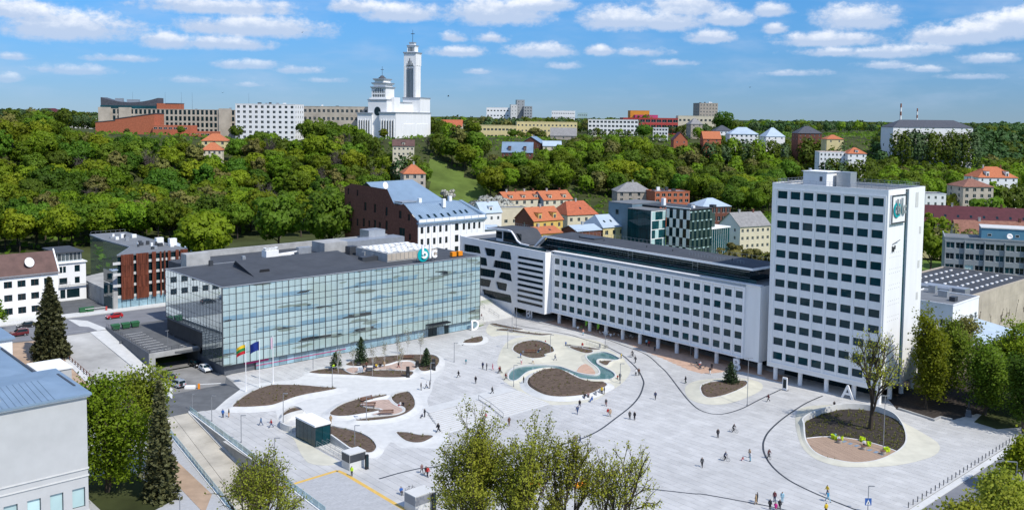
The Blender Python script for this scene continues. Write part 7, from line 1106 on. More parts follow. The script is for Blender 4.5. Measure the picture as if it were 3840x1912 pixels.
def building(name,label,cat,x,y,z0,a,L,W,ze,wall='cream',roof='tile_orange',kind='gable',zr=None,cols=4,rows=2,side=2,w=1.1,h=1.5,chim=0,hip=None,axis='x',ov=0.4,fm='frame_white',gm='gl_dark',group=None,sidewall=None,base=None,dormers=0,two=False,depth=0.12,nx=2,sky=0,rowz=None,flat_units=0,left=True):
 t=thing(name,label,cat,(x,y,0),a,group)
 zz=rowz or z0
 facade(t,0,0,0,L,z0-3,ze,auto_wins(L,zz,ze,cols,rows,w,h),wall,depth,fm=fm,gm=gm,nx=nx,two=two)
 facade(t,L,0,PI/2,W,z0-3,ze,auto_wins(W,zz,ze,side,rows,w,h),sidewall or wall,depth,fm=fm,gm=gm,nx=nx,two=two)
 if left:facade(t,0,W,-PI/2,W,z0-3,ze,auto_wins(W,zz,ze,side,rows,w,h),sidewall or wall,depth,fm=fm,gm=gm,nx=nx,two=two)
 g=G();g.poly([(L,W,z0-3),(0,W,z0-3),(0,W,ze),(L,W,ze)]);g.make('wall',M[wall],t)
 zr=zr or ze+3
 if kind=='flat':
  g=G();g.box(0.15,L-0.15,0.15,W-0.15,ze-0.3,ze-0.05);r=g.make('roof',M[roof],t)
  g=G()
  for b in((-0.12,L+0.12,-0.12,0.14),(-0.12,L+0.12,W-0.14,W+0.12),(-0.12,0.14,0.14,W-0.14),(L-0.14,L+0.12,0.14,W-0.14)):g.box(*b,ze-0.03,ze+0.3)
  g.make('parapet',M[wall],t)
  rn=random.Random(int(abs(x)*10)+int(L))
  for i in range(flat_units):
   bx,by=rn.uniform(1,max(1.1,L-3)),rn.uniform(1,max(1.1,W-3));g=G();g.box(bx,bx+rn.uniform(1,2.4),by,by+rn.uniform(1,2),ze-0.1,ze+rn.uniform(0.8,2.0));g.make('roof_unit',M[rn.choice(['metal','white_paint','metal_dark'])],t)
 else:
  r=gable_roof(t,L,W,ze,zr,roof,ov,axis,wallmat=sidewall or wall,hip=(hip or 0.0)if kind=='gable' else(hip or min(L,W)/2*0.95))
  span=(W if axis=='x' else L)/2
  for i in range(dormers):
   dx=L*(i+0.5)/dormers-0.9
   d=link('dormer',None,t,(dx,0.8,0));g=G();g.box(0,1.8,0,span*0.6,ze+0.1,ze+(zr-ze)*0.62);g.make('dormer_wall',M[wall],d)
   g=G();g.box(-0.15,1.95,-0.25,span*0.62,ze+(zr-ze)*0.62,ze+(zr-ze)*0.62+0.15);g.make('dormer_roof',M[roof],d);put_window(d,0.3,-0.06,ze+0.5,0,1.2,max(0.7,(zr-ze)*0.35),fm,gm,2,1,two=False)
  for i in range(sky):
   sx=L*(i+0.7)/(sky+0.4);f=0.35;zz_=ze+(zr-ze)*f+0.2;g=G();y1=span*f
   sl=(zr-ze)/span;g.add([(sx,y1,zz_),(sx+0.9,y1,zz_),(sx+0.9,y1+1.1,zz_+1.1*sl),(sx,y1+1.1,zz_+1.1*sl)],[(0,1,2,3)]);g.make('skylight','gl_dark',t)
  for i in range(chim):
   cx=L*(i+0.6)/(chim+0.2);cy=W*0.5-0.5 if axis=='x' else W*0.4;g=G();g.box(cx,cx+0.8,cy,cy+0.7,ze,zr+1.1);g.box(cx-0.1,cx+0.9,cy-0.1,cy+0.8,zr+1.1,zr+1.28);g.make('chimney',M['brick_dark' if i%2 else 'concrete_mid'],t)
 return t
def museum():
 q=(-60.6,129.4)
 t=thing('museum','pale grey museum block with blue metal roof in the left foreground','museum',(*q,0),A_U)
 S=lambda u:44+u
 wins=[(44-8.1+i*2.95,3.1,1.75,2.9)for i in range(-9,3)]+[(44-8.1+i*2.95,-1.6,1.75,2.9)for i in range(-9,3)]
 facade(t,-44,0.25,0,44,-3,19.2,wins,'museum',0.28,gm='gl_rail',fm='frame_dark',bar=0.08)
 g=G()
 for z in(8.6,7.55,2.35,1.45):g.box(-44.05,0.06,0.10,0.249,z,z+0.16);g.box(-0.10+0.1,0.16,0.25,16,z,z+0.16)
 g.make('string_course','concrete_pale',t)
 g=G();g.poly([(0,0.25,-3),(0,16,-3),(0,16,19.2),(0,0.25,19.2)]);g.make('wall','museum',t)
 bx(t,'eaves','white_paint',-44.3,0.35,-0.15,16.2,19.2,19.45)
 g=G();g.box(-44.5,0.55,-0.35,16.4,19.45,19.75);g.add([(-44.5,-0.35,19.75),(0.55,-0.35,19.75),(0.55,16.4,19.75),(-44.5,16.4,19.75),(-44.5,8,20.6),(-4,8,20.6)],[(0,1,5,4),(1,2,5),(2,3,4,5)]);g.make('roof','roof_blue',t)
 g=G()
 for i in range(54):x=-43+i*0.8;g.box(x,x+0.05,-0.3,7.9 if x<-4 else 0.5,19.78,19.82)if False else None
 for i in range(50):
  x=-43.8+i*0.82
  if x<-4.2:g.add([(x,-0.34,19.76),(x+0.06,-0.34,19.76),(x+0.06,8,20.62),(x,8,20.62),(x,-0.34,19.83),(x+0.06,-0.34,19.83),(x+0.06,8,20.68),(x,8,20.68)],[(4,5,6,7),(0,4,7,3),(1,2,6,5)])
 g.make('standing_seams','roof_blue',t)
 bx(t,'ridge_cap','metal_dark',-0.6,-0.3,4,12,19.85,20.05)
 bx(t,'roof_vent','metal',-13,-10.5,2.6,3.2,20.0,20.25)
 bx(t,'rear_wing_wall','museum',-44,-1.8,16.05,40,-2,18.6)
 g=G();g.add([(-44.3,16.3,18.9),(-1.5,16.3,18.9),(-1.5,40.4,18.9),(-44.3,40.4,18.9),(-8,27,19.8),(-44.3,27,19.8),(-44.3,16.3,18.6),(-1.5,16.3,18.6),(-1.5,40.4,18.6),(-44.3,40.4,18.6)],[(0,1,4,5),(1,2,4),(2,3,5,4),(6,7,1,0),(7,8,2,1),(8,9,3,2)]);g.make('rear_roof','roof_blue',t)
 bx(t,'ridge_cap','metal_dark',-2.1,-1.8,17,38,18.92,19.2)
 sk=link('rooflight',None,t,(-17,21.5,18.7))
 for i in range(10):
  g=G();g.add([(i*0.9+0.04,0,0.6),(i*0.9+0.86,0,0.6),(i*0.9+0.86,3.5,2.6),(i*0.9+0.04,3.5,2.6)],[(0,1,2,3)]);g.make('glass_pane','gl_mirror',sk)
 g=G();g.add([(0,0,0.5),(9,0,0.5),(9,7,0.5),(0,7,0.5),(0,3.5,2.55),(9,3.5,2.55)],[(0,1,5,4),(1,2,5),(2,3,4,5),(3,0,4)]);g.make('frame','white_paint',sk)
 bx(t,'annex','museum',2.8,8.0,33.5,40.5,-1,14.8)
 bx(t,'annex_roof','white_paint',2.6,8.2,33.3,40.7,14.8,15.05)
 bx(t,'far_wing_wall','white',-30,1.0,43,52,0,19.3)
 bx(t,'far_wing_roof','roof_blue',-30.3,1.4,42.6,52.3,19.3,19.65)
museum()
# ---------------------------------------------------------------- parking deck beside the glass building
def parking():
 t=thing('parking_deck','grey parking deck on dark walls with open garage below','parking deck',(*P0,0),A_U)
 g=G();g.prism([(-11.0,14.6),(0.3,13.4),(0.9,20),(10.9,20),(11,32.2),(9,49),(-9.4,47.6)],3.55,4.05);g.make('deck','asphalt',t)
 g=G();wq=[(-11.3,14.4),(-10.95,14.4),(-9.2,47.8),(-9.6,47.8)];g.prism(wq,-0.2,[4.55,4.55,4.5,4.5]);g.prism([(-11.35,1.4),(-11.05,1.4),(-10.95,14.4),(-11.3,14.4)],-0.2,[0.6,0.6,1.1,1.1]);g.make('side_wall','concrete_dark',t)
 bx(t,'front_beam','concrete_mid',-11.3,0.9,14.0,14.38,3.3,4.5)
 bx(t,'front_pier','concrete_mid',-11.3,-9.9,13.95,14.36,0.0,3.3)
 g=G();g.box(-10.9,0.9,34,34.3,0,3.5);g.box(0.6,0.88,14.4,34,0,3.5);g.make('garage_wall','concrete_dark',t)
 bx(t,'garage_floor','asphalt_old',-10.9,0.6,14.4,34,-0.1,0.02)
 for i in range(9):g=G();v=17.5+i*2.55;g.box(-9.6+i*0.12,-4.8+i*0.12,v,v+0.14,4.052,4.062);g.make('bay_line','white_paint',t)
 for i in range(3):g=G();v=15.6+i*1.6;g.box(-2.0,0.0,v,v+0.12,4.052,4.062);g.make('bay_line','white_paint',t)
 bars_rail('railing',t,[(-11.1,14.5,4.5),(-9.4,47.4,4.5)],0.95,'metal_dark',1.4,(1.0,0.55),0.035)
 bars_rail('railing',t,[(-11.1,14.2,4.5),(0.8,14.2,4.5)],0.95,'metal_dark',1.6,(1.0,0.55),0.035)
 bars_rail('railing',t,[(-11.2,1.6,0.6),(-11.1,14.2,1.1)],0.9,'metal',1.6,(1.0,),0.035)
 g=G();g.tube((-6.5,15.2,4.05),(-6.5,15.2,9.0),0.06,0.05);g.box(-7.0,-6.2,15.1,15.3,8.95,9.03);g.make('lamp_mast','pole_grey',t)
parking()
# ---------------------------------------------------------------- office with rusted steel screens
def rust_office():
 q=xy(0.0,69.9)
 t=thing('rust_office','flat-roofed glass office with rusted steel screens','office building',(*q,0),A_U)
 L=22.0;ZR=19.3
 cut=[(1.5,0.6),(L,0.6),(L,51),(10.5,51.5),(9.6,36),(10.4,15)]
 g=G();g.prism([(1.7,0.9),(L-0.1,0.9),(L-0.1,50.8),(10.7,51.3),(9.8,36),(10.6,15)],4,ZR-0.4);g.make('core','gl_dark',t)
 g=G();g.prism([(1.55,0.85),(1.7,0.9),(10.6,15),(10.45,15)],8,ZR-0.4);g.prism([(10.45,15),(10.6,15),(9.8,36),(9.65,36)],8,ZR-0.4);g.prism([(9.65,36),(9.8,36),(10.7,51.3),(10.55,51.3)],5,ZR-0.4);g.make('courtyard_glazing','gl_mirror',t)
 g=G();g.prism(cut,ZR-0.4,ZR);g.make('roof','roof_felt',t)
 g=G()
 for a_,b_ in zip(cut,cut[1:]+cut[:1]):g.tube((*a_,ZR+0.02),(*b_,ZR+0.02),0.14,n=4)
 g.make('roof_edge','metal',t)
 for z in(7.0,10.2,13.4,16.6):
  bx(t,'floor_band','concrete_pale',0.3,L,0.55,0.9,z,z+0.75)
 for i in range(9):bx(t,'mullion','frame_dark',0.2+i*2.4,0.28+i*2.4,0.5,0.62,4,ZR-0.3)
 for i in range(6):bx(t,'glass_pane','gl_band',0.35+i*3.6,3.85+i*3.6,0.6,0.68,4.1,6.9)
 g=G();g.prism([(0,0.5),(1.5,0.55),(10.4,15),(9.6,36),(0.5,30)],4,9.0);g.make('terrace','concrete_mid',t)
 g=G();g.prism([(-0.1,0.4),(1.6,0.4),(3.2,3.0),(0,3.0)],15.0,15.25);g.make('lower_roof','roof_bluepale',t)
 for k in range(3):
  bx(t,'side_pane','gl_teal',0,0.06,0.5,7.5,4.0+k*3.7,7.5+k*3.7)
 for(a,b,z0,z1)in((2.4,5.9,6.5,19.5),(6.7,10.2,6.4,19.5),(11.2,12.35,6.4,19.55),(13.5,14.0,6.5,19.5),(14.7,15.15,6.6,19.55),(15.86,16.7,6.5,19.5),(18.2,19.1,12,19.55),(19.6,21.8,11.5,19.5)):
  r=thing_part=link('rust_screen',None,t)
  n=max(1,round((b-a)/0.6));w=(b-a)/n;nz=4
  for i in range(n):
   for k in range(nz):
    g=G();h=(z1-z0)/nz;g.box(a+i*w+0.02,a+(i+1)*w-0.02,0.0+0.06*((i+k)%2),0.10+0.06*((i+k)%2),z0+k*h+0.02,z0+(k+1)*h-0.02);g.make('panel','rust',r)
 rn=random.Random(8)
 for i in range(18):
  g=G();x,y=rn.uniform(11.5,20),rn.uniform(6,40);s=rn.uniform(0.5,1.5);g.box(x,x+s,y,y+s*0.8,ZR,ZR+rn.uniform(0.5,1.6));g.make('roof_unit',M[rn.choice(['white_paint','metal','white_paint','metal_dark'])],t)
 for x,y in((18,14),(20.5,10)):bx(t,'air_handler','white_paint',x,x+2.2,y,y+1.5,ZR,ZR+2.2)
 bars_rail('roof_rail',t,[(10.7,51,ZR),(21.7,50.6,ZR)],1.0,'metal',1.5,(1.0,),0.03)
rust_office()
# ---------------------------------------------------------------- white buildings on the far left
def left_white():
 q=xy(-13.2,74.0)
 t=thing('white_house','white plastered building with big brown pitched roof and satellite dish at the left edge','building',(*q,0),A_U)
 L=40
 w1=[(L-1.6-2.0-i*3.3,z,2.0,1.8,{'gm':'gl_dark'})for z in(5.4,9.0,12.6)for i in range(11)]+[(L-3.4-i*4.2,4.1,2.2,1.6)for i in range(8)]
 w1=[w for w in w1 if not(w[1]==4.1)]
 facade(t,-L,0,0,L,1,16.0,w1,'white',0.2,gm='gl_dark',fm='frame_brown',nx=2)
 g=G();g.poly([(0,0,1),(0,9,1),(0,9,16),(0,4.5,21),(0,0,16)]);g.make('gable_wall','white',t)
 gable_roof(t,L,9,16.0,21.0,'tile_brown',0.5,'x',x0=-L-0.1)
 g=G();g.add([(0.0,-0.4,15.7),(0.35,-0.4,15.7),(0.35,4.5,21.2),(0,4.5,21.2),(0,-0.4,16.2),(0.35,-0.4,16.2),(0.35,4.5,21.7),(0,4.5,21.7)],[(0,3,2,1),(4,5,6,7),(0,1,5,4),(1,2,6,5),(3,0,4,7)]);g.make('fire_wall','white_paint',t)
 bx(t,'gutter','metal',-L,0,-0.5,-0.1,15.6,15.85)
 d=thing('satellite_dish','big white satellite dish on the brown roof','satellite dish',(*xy(-13.2-6.9,74.0+1.6),17.9),A_U)
 g=G();g.lathe([(0.05,0.0),(0.8,0.12),(1.3,0.36),(1.35,0.42),(1.28,0.42),(0.8,0.2),(0.05,0.08)],18);o=g.make('bowl','white_paint',d,(0,0,0.9),0,True);o.rotation_euler=(math.radians(70),0,0.3)
 g=G();g.tube((0,0.2,-0.9),(0,0.1,0.9),0.07);g.tube((0,0,0.7),(0.2,-1.2,1.0),0.03);g.make('mount','metal',d)
 o=building('stone_turret_house','low yellowish stone house with little blue window behind the brown roof','house',*xy(-27,92),4,A_U,7,6,15.5,'stone','slate','hip',18.2,1,1,1,1.6,2.0,1,fm='frame_white')
 q2=xy(-8.2,91.3)
 t2=thing('white_villa','white three-storey building with set-back glazed top floor between brown roof and rusted office','building',(*q2,0),A_U)
 facade(t2,0,0,0,7.8,2,15.2,[(0.4,12.4,0.8,1.9),(1.4,12.4,0.8,1.9),(4.6,12.4,1.5,2.0),(0.3,9.0,2.2,1.9),(4.6,9.0,1.4,1.9),(0.5,4.8,1.4,2.6),(2.3,4.8,3.6,2.6)],'white',0.2,gm='gl_dark',fm='frame_dark')
 facade(t2,7.8,0,PI/2,15,2,15.2,auto_wins(15,4,15,4,3,1.3,1.7),'white',0.2)
 bx(t2,'cornice','white_paint',-0.3,8.1,-0.5,15,15.2,15.45)
 bx(t2,'glazed_floor','gl_mirror',0.2,7.2,1.6,14,15.45,18.0)
 for i in range(7):bx(t2,'mullion','frame_white',0.3+i*1.1,0.38+i*1.1,1.53,1.6,15.45,18.0)
 bx(t2,'roof','roof_dark',-0.2,7.6,1.0,14.6,18.0,18.4)
 bx(t2,'balcony','concrete_mid',-0.3,8.0,-1.0,-0.52,8.6,8.75);bars_rail('balcony_rail',t2,[(0,-0.9,8.75),(3.0,-0.9,8.75)],0.9,'metal',1.0)
left_white()
# ---------------------------------------------------------------- brick and white apartment house with blue-grey roofs
def brick_house():
 q=(-30.7,300.0)
 t=thing('apartment_house','tall dark brick gabled apartment house with white front and blue-grey metal roofs','apartment house',(*q,0),A_U)
 L=29.0
 wins=[]
 for k in range(5):
  z=21.0-k*3.9
  for i in range(5):wins.append((1.1+i*2.55,z,1.15,2.2))
  wins+=[(15.6,z,1.6,2.4)]+[(19.0+i*2.3,z,1.1,2.2)for i in range(4)]
 facade(t,0,0,0,L,1,24.2,wins,'white_paint',0.2,gm='gl_dark',fm='frame_brown',nx=2)
 for x in(0.1,3.1,5.65,8.2,10.75,13.6,18.2,20.7,23.0,25.4,28.3):bx(t,'pilaster','white',x,x+0.5,-0.16,-0.003,4,24.0)
 bx(t,'cornice','roof_blue',-0.3,L+0.3,-0.9,0.3,24.2,24.8)
 g=G()
 for i in range(9):g.box(0.3+i*3.2,3.3+i*3.2,-0.3,0.1,24.8,25.7)
 g.make('parapet','white_paint',t)
 g=G();g.add([(0.5,0.1,24.9),(L,0.1,24.9),(L-4,8,30.0),(0.5,8,30.0),(0.5,12.5,30.0),(L-4,12.5,30.0)],[(0,1,2,3),(3,2,5,4)]);g.make('roof','roof_blue',t)
 g=G()
 for i in range(34):
  x=0.9+i*0.82;f=1.0;x2=min(x,L-4)
  g.add([(x,0.1,24.95),(x+0.07,0.1,24.95),(x2+0.07,8,30.06),(x2,8,30.06)],[(0,1,2,3)])
 g.make('standing_seams','roof_bluepale',t)
 for i,x in enumerate((2.2,5.6,8.4,11.4,14.2,17.5,20.2,22.6)):
  y0=1.5+(i>4)*0.8;z=24.9+y0/7.9*5.1+0.08;g=G();g.add([(x,y0,z),(x+0.9,y0,z),(x+0.9,y0+1.5,z+0.97),(x,y0+1.5,z+0.97)],[(0,1,2,3)]);g.make('skylight','gl_dark',t)
 for x,y,h in((9,11.5,2.0),(21.5,10.5,2.2),(14.4,5.0,2.0)):bx(t,'chimney','white_paint',x,x+1.2,y,y+1.0,28.5,30.0+h-0.5)
 g=G();g.add([(L,0.1,1),(L,45,1),(L,45,24.2),(L,0.1,24.2)],[(0,1,2,3)]);g.make('wall','white',t)
 g=G();g.add([(L-5.2,8.1,29.3),(L-3.8,8.1,29.3),(L+0.5,-0.2,24.7),(L-0.7,-0.2,24.7),(L-5.2,8.1,30.4),(L-3.8,8.1,30.4),(L+0.5,-0.2,25.8),(L-0.7,-0.2,25.8)],[(4,7,6,5),(0,4,5,1),(1,5,6,2),(2,6,7,3),(3,7,4,0)]);g.make('fire_wall','roof_blue',t)
 out=[(0,1),(0,24.9),(-8,30.4),(-11,29.6),(-13.5,29.8),(-17.5,34.6),(-40,35.2),(-44.5,33.6),(-44.5,1)]
 holes=[]
 for y,z,w,h in((5,25,1.3,2.2),(10,25.3,1.5,2.6),(18,25.5,1.4,3.0),(25,26,1.4,3.0),(31,26.2,1.4,3.0),(18,20.6,1.4,3.2),(22,20.6,1.2,2.4),(25,20.4,1.4,3.0),(28.5,20.6,1.0,2.4),(32,20.4,1.4,3.0),(9,18,3.4,4.2),(4.5,18.5,1.3,2.2),(36,31,1,2.2),(42,31,1,2.4),(41,26,1,2.6),(40,20,1,2.6),(15,18.0,0.8,1.4),(36,20.3,1.2,2.6)):
  holes.append([(-y-w/2,z),(-y+w/2,z),(-y+w/2,z+h),(-y-w/2,z+h)])
 poly_wall(t,[(a,b)for a,b in out],holes,lambda s,z,d:(0.0+d,-s,z),0.3,'brick_wall','brick_dark')
 for h in holes:
  put_window(t,0.2,-h[0][0],h[0][1],-PI/2,abs(h[1][0]-h[0][0]),h[2][1]-h[0][1],'frame_brown','gl_dark',2,1,two=False)
 g=G();g.add([(0.4,17.3,29.6),(27,17.0,28.2),(20.5,31,36.4),(0.4,31,36.2),(27,45,28.2),(0.4,45,29.6)],[(0,1,2,3),(1,4,2),(4,5,3,2)]);g.make('roof','roof_blue',t)
 for i in range(7):x=4+i*2.6;g=G();z=31.2-x*0.05;g.add([(x,20.5,z),(x+0.8,20.5,z),(x+0.8,21.8,z+0.66),(x,21.8,z+0.66)],[(0,1,2,3)]);g.make('skylight','gl_dark',t)
 facade(t,7,17.3,0,19,20,28.0,auto_wins(19,24.5,28,6,1,1.1,1.7,0.5),'white',0.15,fm='frame_dark',two=False)
 bx(t,'glazed_penthouse','gl_mirror',3,9,13.0,17.2,26,30.2)
 bx(t,'penthouse_roof','metal',2.6,9.4,12.6,17.4,30.2,30.5)
 d=thing('satellite_dish','white satellite dish on the brick apartment house roof','satellite dish',(q[0]+rot2(1.2,21,A_U)[0],q[1]+rot2(1.2,21,A_U)[1],34.6),A_U)
 g=G();g.lathe([(0.05,0.0),(0.9,0.12),(1.3,0.36),(1.35,0.42),(0.8,0.2),(0.05,0.08)],16);o=g.make('bowl','white_paint',d,(0,-0.3,0.9),0,True);o.rotation_euler=(math.radians(75),0,0.2)
 g=G();g.tube((0,0.1,-0.6),(0,0,1.0),0.07);g.make('mount','metal',d)
brick_house()
building('flat_house','small brick house with domed metal roof behind the glass building','house',*xy(28,108),4,A_U,12,9,13.0,'brick_dark','roof_bluepale','hip',15.4,2,1,1,1.0,1.4,1)
building('flat_house','low flat cream building with timber panel below the grassy slope','house',-8.5,420,8,A_U*0.5,17,9,17.6,'cream','roof_felt','flat',None,4,1,1,1.6,1.6)
# ---------------------------------------------------------------- checkered office behind the white block
def checker_office():
 t=thing('checker_office','dark green and white checkered office with glass stair tower','office building',(CH['q'][0],CH['q'][1],0),CH['a'])
 z0,z1=3.0,CH['zt'];Lc,Ld,Lg=CH['white'],CH['green'],CH['glass']
 st=3.55
 for i in range(14):
  for k in range(7):
   if z1-1-(k+1)*st<1:continue
   g=G();g.box(-Lg+i*Lg/14+0.05,-Lg+(i+1)*Lg/14-0.05,0.0,0.06,z1-1.0-(k+1)*st+0.04,z1-1.0-k*st-0.04);g.make('glass_pane','gl_teal',t)
 Lb=CH['frame']
 bx(t,'glass_core','gl_dark',-Lg+0.1,-0.12,0.1,Lb,0,z1-0.8)
 bx(t,'glass_tower_roof','roof_felt',-Lg-0.1,0.1,-0.1,Lb,z1-0.8,z1-0.5)
 bx(t,'corner_frame','white2',-0.25,0.1,-0.1,0.25,0,z1-0.802)
 o=link('framed_end',None,t,(0,0,0),PI/2)
 for k in range(6):
  zt=z1-1.0-k*st;bx(o,'white_band','white2',0.26,Lb,-0.02,0.08,zt-0.15,zt+0.15)
  for i in range(4):g=G();g.box(0.3+i*(Lb-0.3)/4,0.22+(i+1)*(Lb-0.3)/4,0.0,0.07,zt-st+0.17,zt-0.17);g.make('glass_pane',M['gl_rail' if(i+k)%3==0 else 'gl_teal'],o)
 n=7;w=Lc/n
 bx(t,'core','gl_dark',0.15,Lc-0.12,Lb+0.08,Lb+Ld,0,z1)
 for k in range(7):
  for i in range(n):
   if(i+k)%2==0:
    g=G();g.box(i*w+0.03,(i+1)*w-0.03,Lb,Lb+0.07,z1-0.2-(k+1)*st,z1-0.2-k*st);g.make('white_panel','white',t)
 o=link('green_wing',None,t,(Lc,Lb,0),PI/2)
 n=10;w=Ld/n
 for k in range(7):
  for i in range(n):
   zt=z1-0.5-k*st
   if(i+k)%2==0:
    g=G();g.box(i*w+0.1,(i+1)*w-0.1,0.0,0.08,zt-st+0.5,zt-0.5);g.make('glass_pane','gl_dark',o)
    g=G();g.box(i*w+0.1,(i+1)*w-0.1,-0.02,0.06,zt-0.48,zt-0.05);g.make('lintel_panel','gl_rail',o)
   else:g=G();g.box(i*w+0.03,(i+1)*w-0.03,0.0,0.09,zt-st+0.1,zt);g.make('cladding_panel','panelgreen',o)
 g=G();g.prism([(-0.1,Lb-0.1),(Lc+0.1,Lb-0.1),(Lc+0.1,Lb+Ld),(-Lg-6,Lb+Ld),(-Lg-6,Lb+0.2),(-0.1,Lb+0.2)],z1,z1+0.35);g.make('roof','roof_dark',t)
 bx(t,'white_roof_edge','white2',-0.1,Lc+0.12,Lb-0.15,Lb+0.2,z1+0.36,z1+0.75)
 for x,y,s,h,mt in((-6,Lb+4,1.4,2.8,'white_paint'),(4,Lb+8,2,1.2,'metal'),(8,Lb+5,1.2,0.9,'white_paint'),(10,Lb+14,2,1.0,'metal_dark')):g=G();g.box(x,x+s,y,y+s,z1+0.35,z1+0.35+h);g.make('roof_unit',M[mt],t)
 bx(t,'rear_block','panelblue',-Lg-13,-Lg-0.3,3,20,0,z1+0.6)
 put_window(t,-Lg-9,2.9,z1-4.0,0,1.5,2.0,'frame_dark','gl_dark',two=False)
 bx(t,'rear_roof','roof_felt',-Lg-13.1,-Lg-0.2,2.9,20,z1+0.6,z1+0.9)
 o2=link('low_link',None,t,(Lc,Lb,0),PI/2)
 bx(o2,'core','gl_teal',Ld+0.1,Ld+13,1,10,0,z1-8.5);bx(o2,'roof','white2',Ld,Ld+13.4,0.7,10.2,z1-8.5,z1-8.0)
 bx(o2,'upper_box','panelgreen',Ld+0.1,Ld+6,3,12,z1-8,z1-2.4)
 for i in range(9):bx(o2,'mullion','white2',Ld+0.3+i*1.4,Ld+0.4+i*1.4,0.9,1.0,2,z1-8.5)
checker_office()
# ---------------------------------------------------------------- houses, blocks and villas
for h in HOUSES:building(*h[:10],**h[10])
# ---------------------------------------------------------------- the church on the hill
def church():
 q=CHU['q'];A=CHU['a'];k=CHU['k']
 t=thing('church','white modernist church with tall slender bell tower on the hilltop','church',(q[0],q[1],0),A);t.scale=(0.78,1.35,1.0)
 z=44.0
 def B(nm,x0,x1,y0,y1,za,zb,mt='white'):g=G();g.box(x0,x1,y0,y1,z+za,z+zb);return g.make(nm,M[mt],t)
 def cap(x0,x1,y0,y1,zc,o=0.5):B('cornice',x0-o,x1+o,y0-o,y1+o,zc,zc+0.8,'roof_blue' if False else 'metal');B('cornice',x0-o*0.5,x1+o*0.5,y0-o*0.5,y1+o*0.5,zc-0.5,zc-0.003,'white')
 def slots(x0,n,dx,w,y,za,zb):
  for i in range(n):bx(t,'window','gl_dark',x0+i*dx,x0+i*dx+w,y-0.08,y-0.003,z+za,z+zb)
 B('aisle',-19.5,-4.0,-1,48,-14,16.6);cap(-19.5,-4.0,-1,48,16.6)
 B('aisle',4.5,21.5,-2,48,-14,17.2);cap(4.5,21.5,-2,48,17.2)
 slots(-17.9,5,2.5,0.8,-1,-4,11.5);slots(7.0,5,2.7,0.9,-2,-4,11.5)
 for i in range(6):B('pier',-19.0+i*2.5,-18.2+i*2.5,-1.45,-1,-13,12.5);B('pier',5.9+i*2.7,6.7+i*2.7,-2.45,-2,-13,12.5)
 B('flank_panel',21.51,21.9,8,24,-12,9.0);B('flank_panel',21.51,21.9,27,44,-12,9.0)
 B('nave_front',-9.0,10.5,0,14,-14,26.0);cap(-9.0,10.5,0,14,26.6,0.4);B('attic',-8.2,9.6,0.6,13,27.4,28.6)
 g=G();g.lathe([(3.2,0),(3.2,0.1)],28);o=g.make('rose_window','gl_dark',t,(0.8,-0.02,z+18.5));o.rotation_euler=(PI/2,0,0)
 g=G();g.lathe([(3.5,0),(3.5,0.02)],28);o=g.make('rose_window_rim','metal',t,(0.8,-0.003,z+18.5));o.rotation_euler=(PI/2,0,0)
 B('nave',-7,12.5,14,50,-10,25.0);cap(-7,12.5,14,50,25.0)
 B('nave_panel',12.51,12.9,20,46,15.5,22.0)
 B('transept',10.5,13.5,6,14,-10,29.0)
 B('belfry',-6.2,8.8,1,12,28.6,36.0);cap(-6.2,8.8,1,12,36.0,0.8)
 B('belfry',-4.6,7.8,1.4,11,36.8,40.0);cap(-5.6,8.6,1.6,11,39.0,0.8)
 B('belfry',-3.0,6.4,1.0,10,39.8,42.2);cap(-3.4,6.6,1.0,10,42.0,0.9)
 for i,hh in enumerate((1.4,2.6,3.6,4.8,3.6,2.6,1.4)):
  x=-4.6+i*1.85;bx(t,'window','gl_dark',x,x+0.8,0.9,0.995,z+32.2,z+32.2+hh);bx(t,'window','gl_dark',x-0.1,x+0.9,0.9,0.995,z+29.2,z+31.0)
 g=G();g.lathe([(3.0,z+42.8),(3.0,z+43.6),(1.8,z+44.2),(1.6,z+44.9),(0.3,z+45.3)],12,1.7,5);g.make('cupola','slate_dark',t)
 g=G();g.tube((1.7,5,z+45.3),(1.7,5,z+52),0.16,0.12);g.box(0.2,3.2,4.85,5.15,z+49.4,z+49.75);g.make('cross','metal_dark',t)
 tx0,tx1,ty0,ty1=3.4,15.9,33,40.2
 B('tower',tx0,tx1,ty0,ty1,-5,64.5);
 B('tower_shoulder',tx0-0.8,tx1+5.5,ty0-1,ty1+7,-5,29.0);cap(tx0-0.8,tx1+5.5,ty0-1,ty1+7,29.0,0.4)
 B('tower_band',tx0-0.35,tx1+0.35,ty0-0.35,ty1+0.35,54.8,64.5);cap(tx0-0.35,tx1+0.35,ty0-0.35,ty1+0.35,64.5,0.6)
 for i in range(5):x=tx0+2.9+i*1.45;bx(t,'window','gl_dark',x,x+0.4,ty0-0.42,ty0-0.004,z+28.5,z+53.0)
 for i,hh in enumerate((2.0,4.0,6.0,4.0,2.0)):x=tx0+2.9+i*1.45;bx(t,'window','gl_dark',x,x+0.7,ty0-0.45,ty0-0.36,z+54.0,z+54.4+hh)
 for x in(tx0-0.3,tx0+0.9,tx1-1.9,tx1-0.7):B('pilaster',x,x+0.9,ty0-0.5,ty0,20,54.8)
 for y in(ty0+0.5,ty0+3.2,ty1-1.2):B('pilaster',tx1,tx1+0.4,y,y+0.7,20,54.8)
 B('lantern',tx0+2.0,tx1-2.0,ty0+1.3,ty1-1.3,65.3,70.6);cap(tx0+2.0,tx1-2.0,ty0+1.3,ty1-1.3,70.0,0.4)
 B('lantern',tx0+3.6,tx1-3.6,ty0+2.4,ty1-2.4,70.6,72.4);cap(tx0+3.6,tx1-3.6,ty0+2.4,ty1-2.4,72.4,0.3)
 for i in range(4):x=tx0+3.4+i*1.55;bx(t,'window','gl_dark',x,x+0.9,ty0+1.2,ty0+1.295,z+66.0,z+69.0)
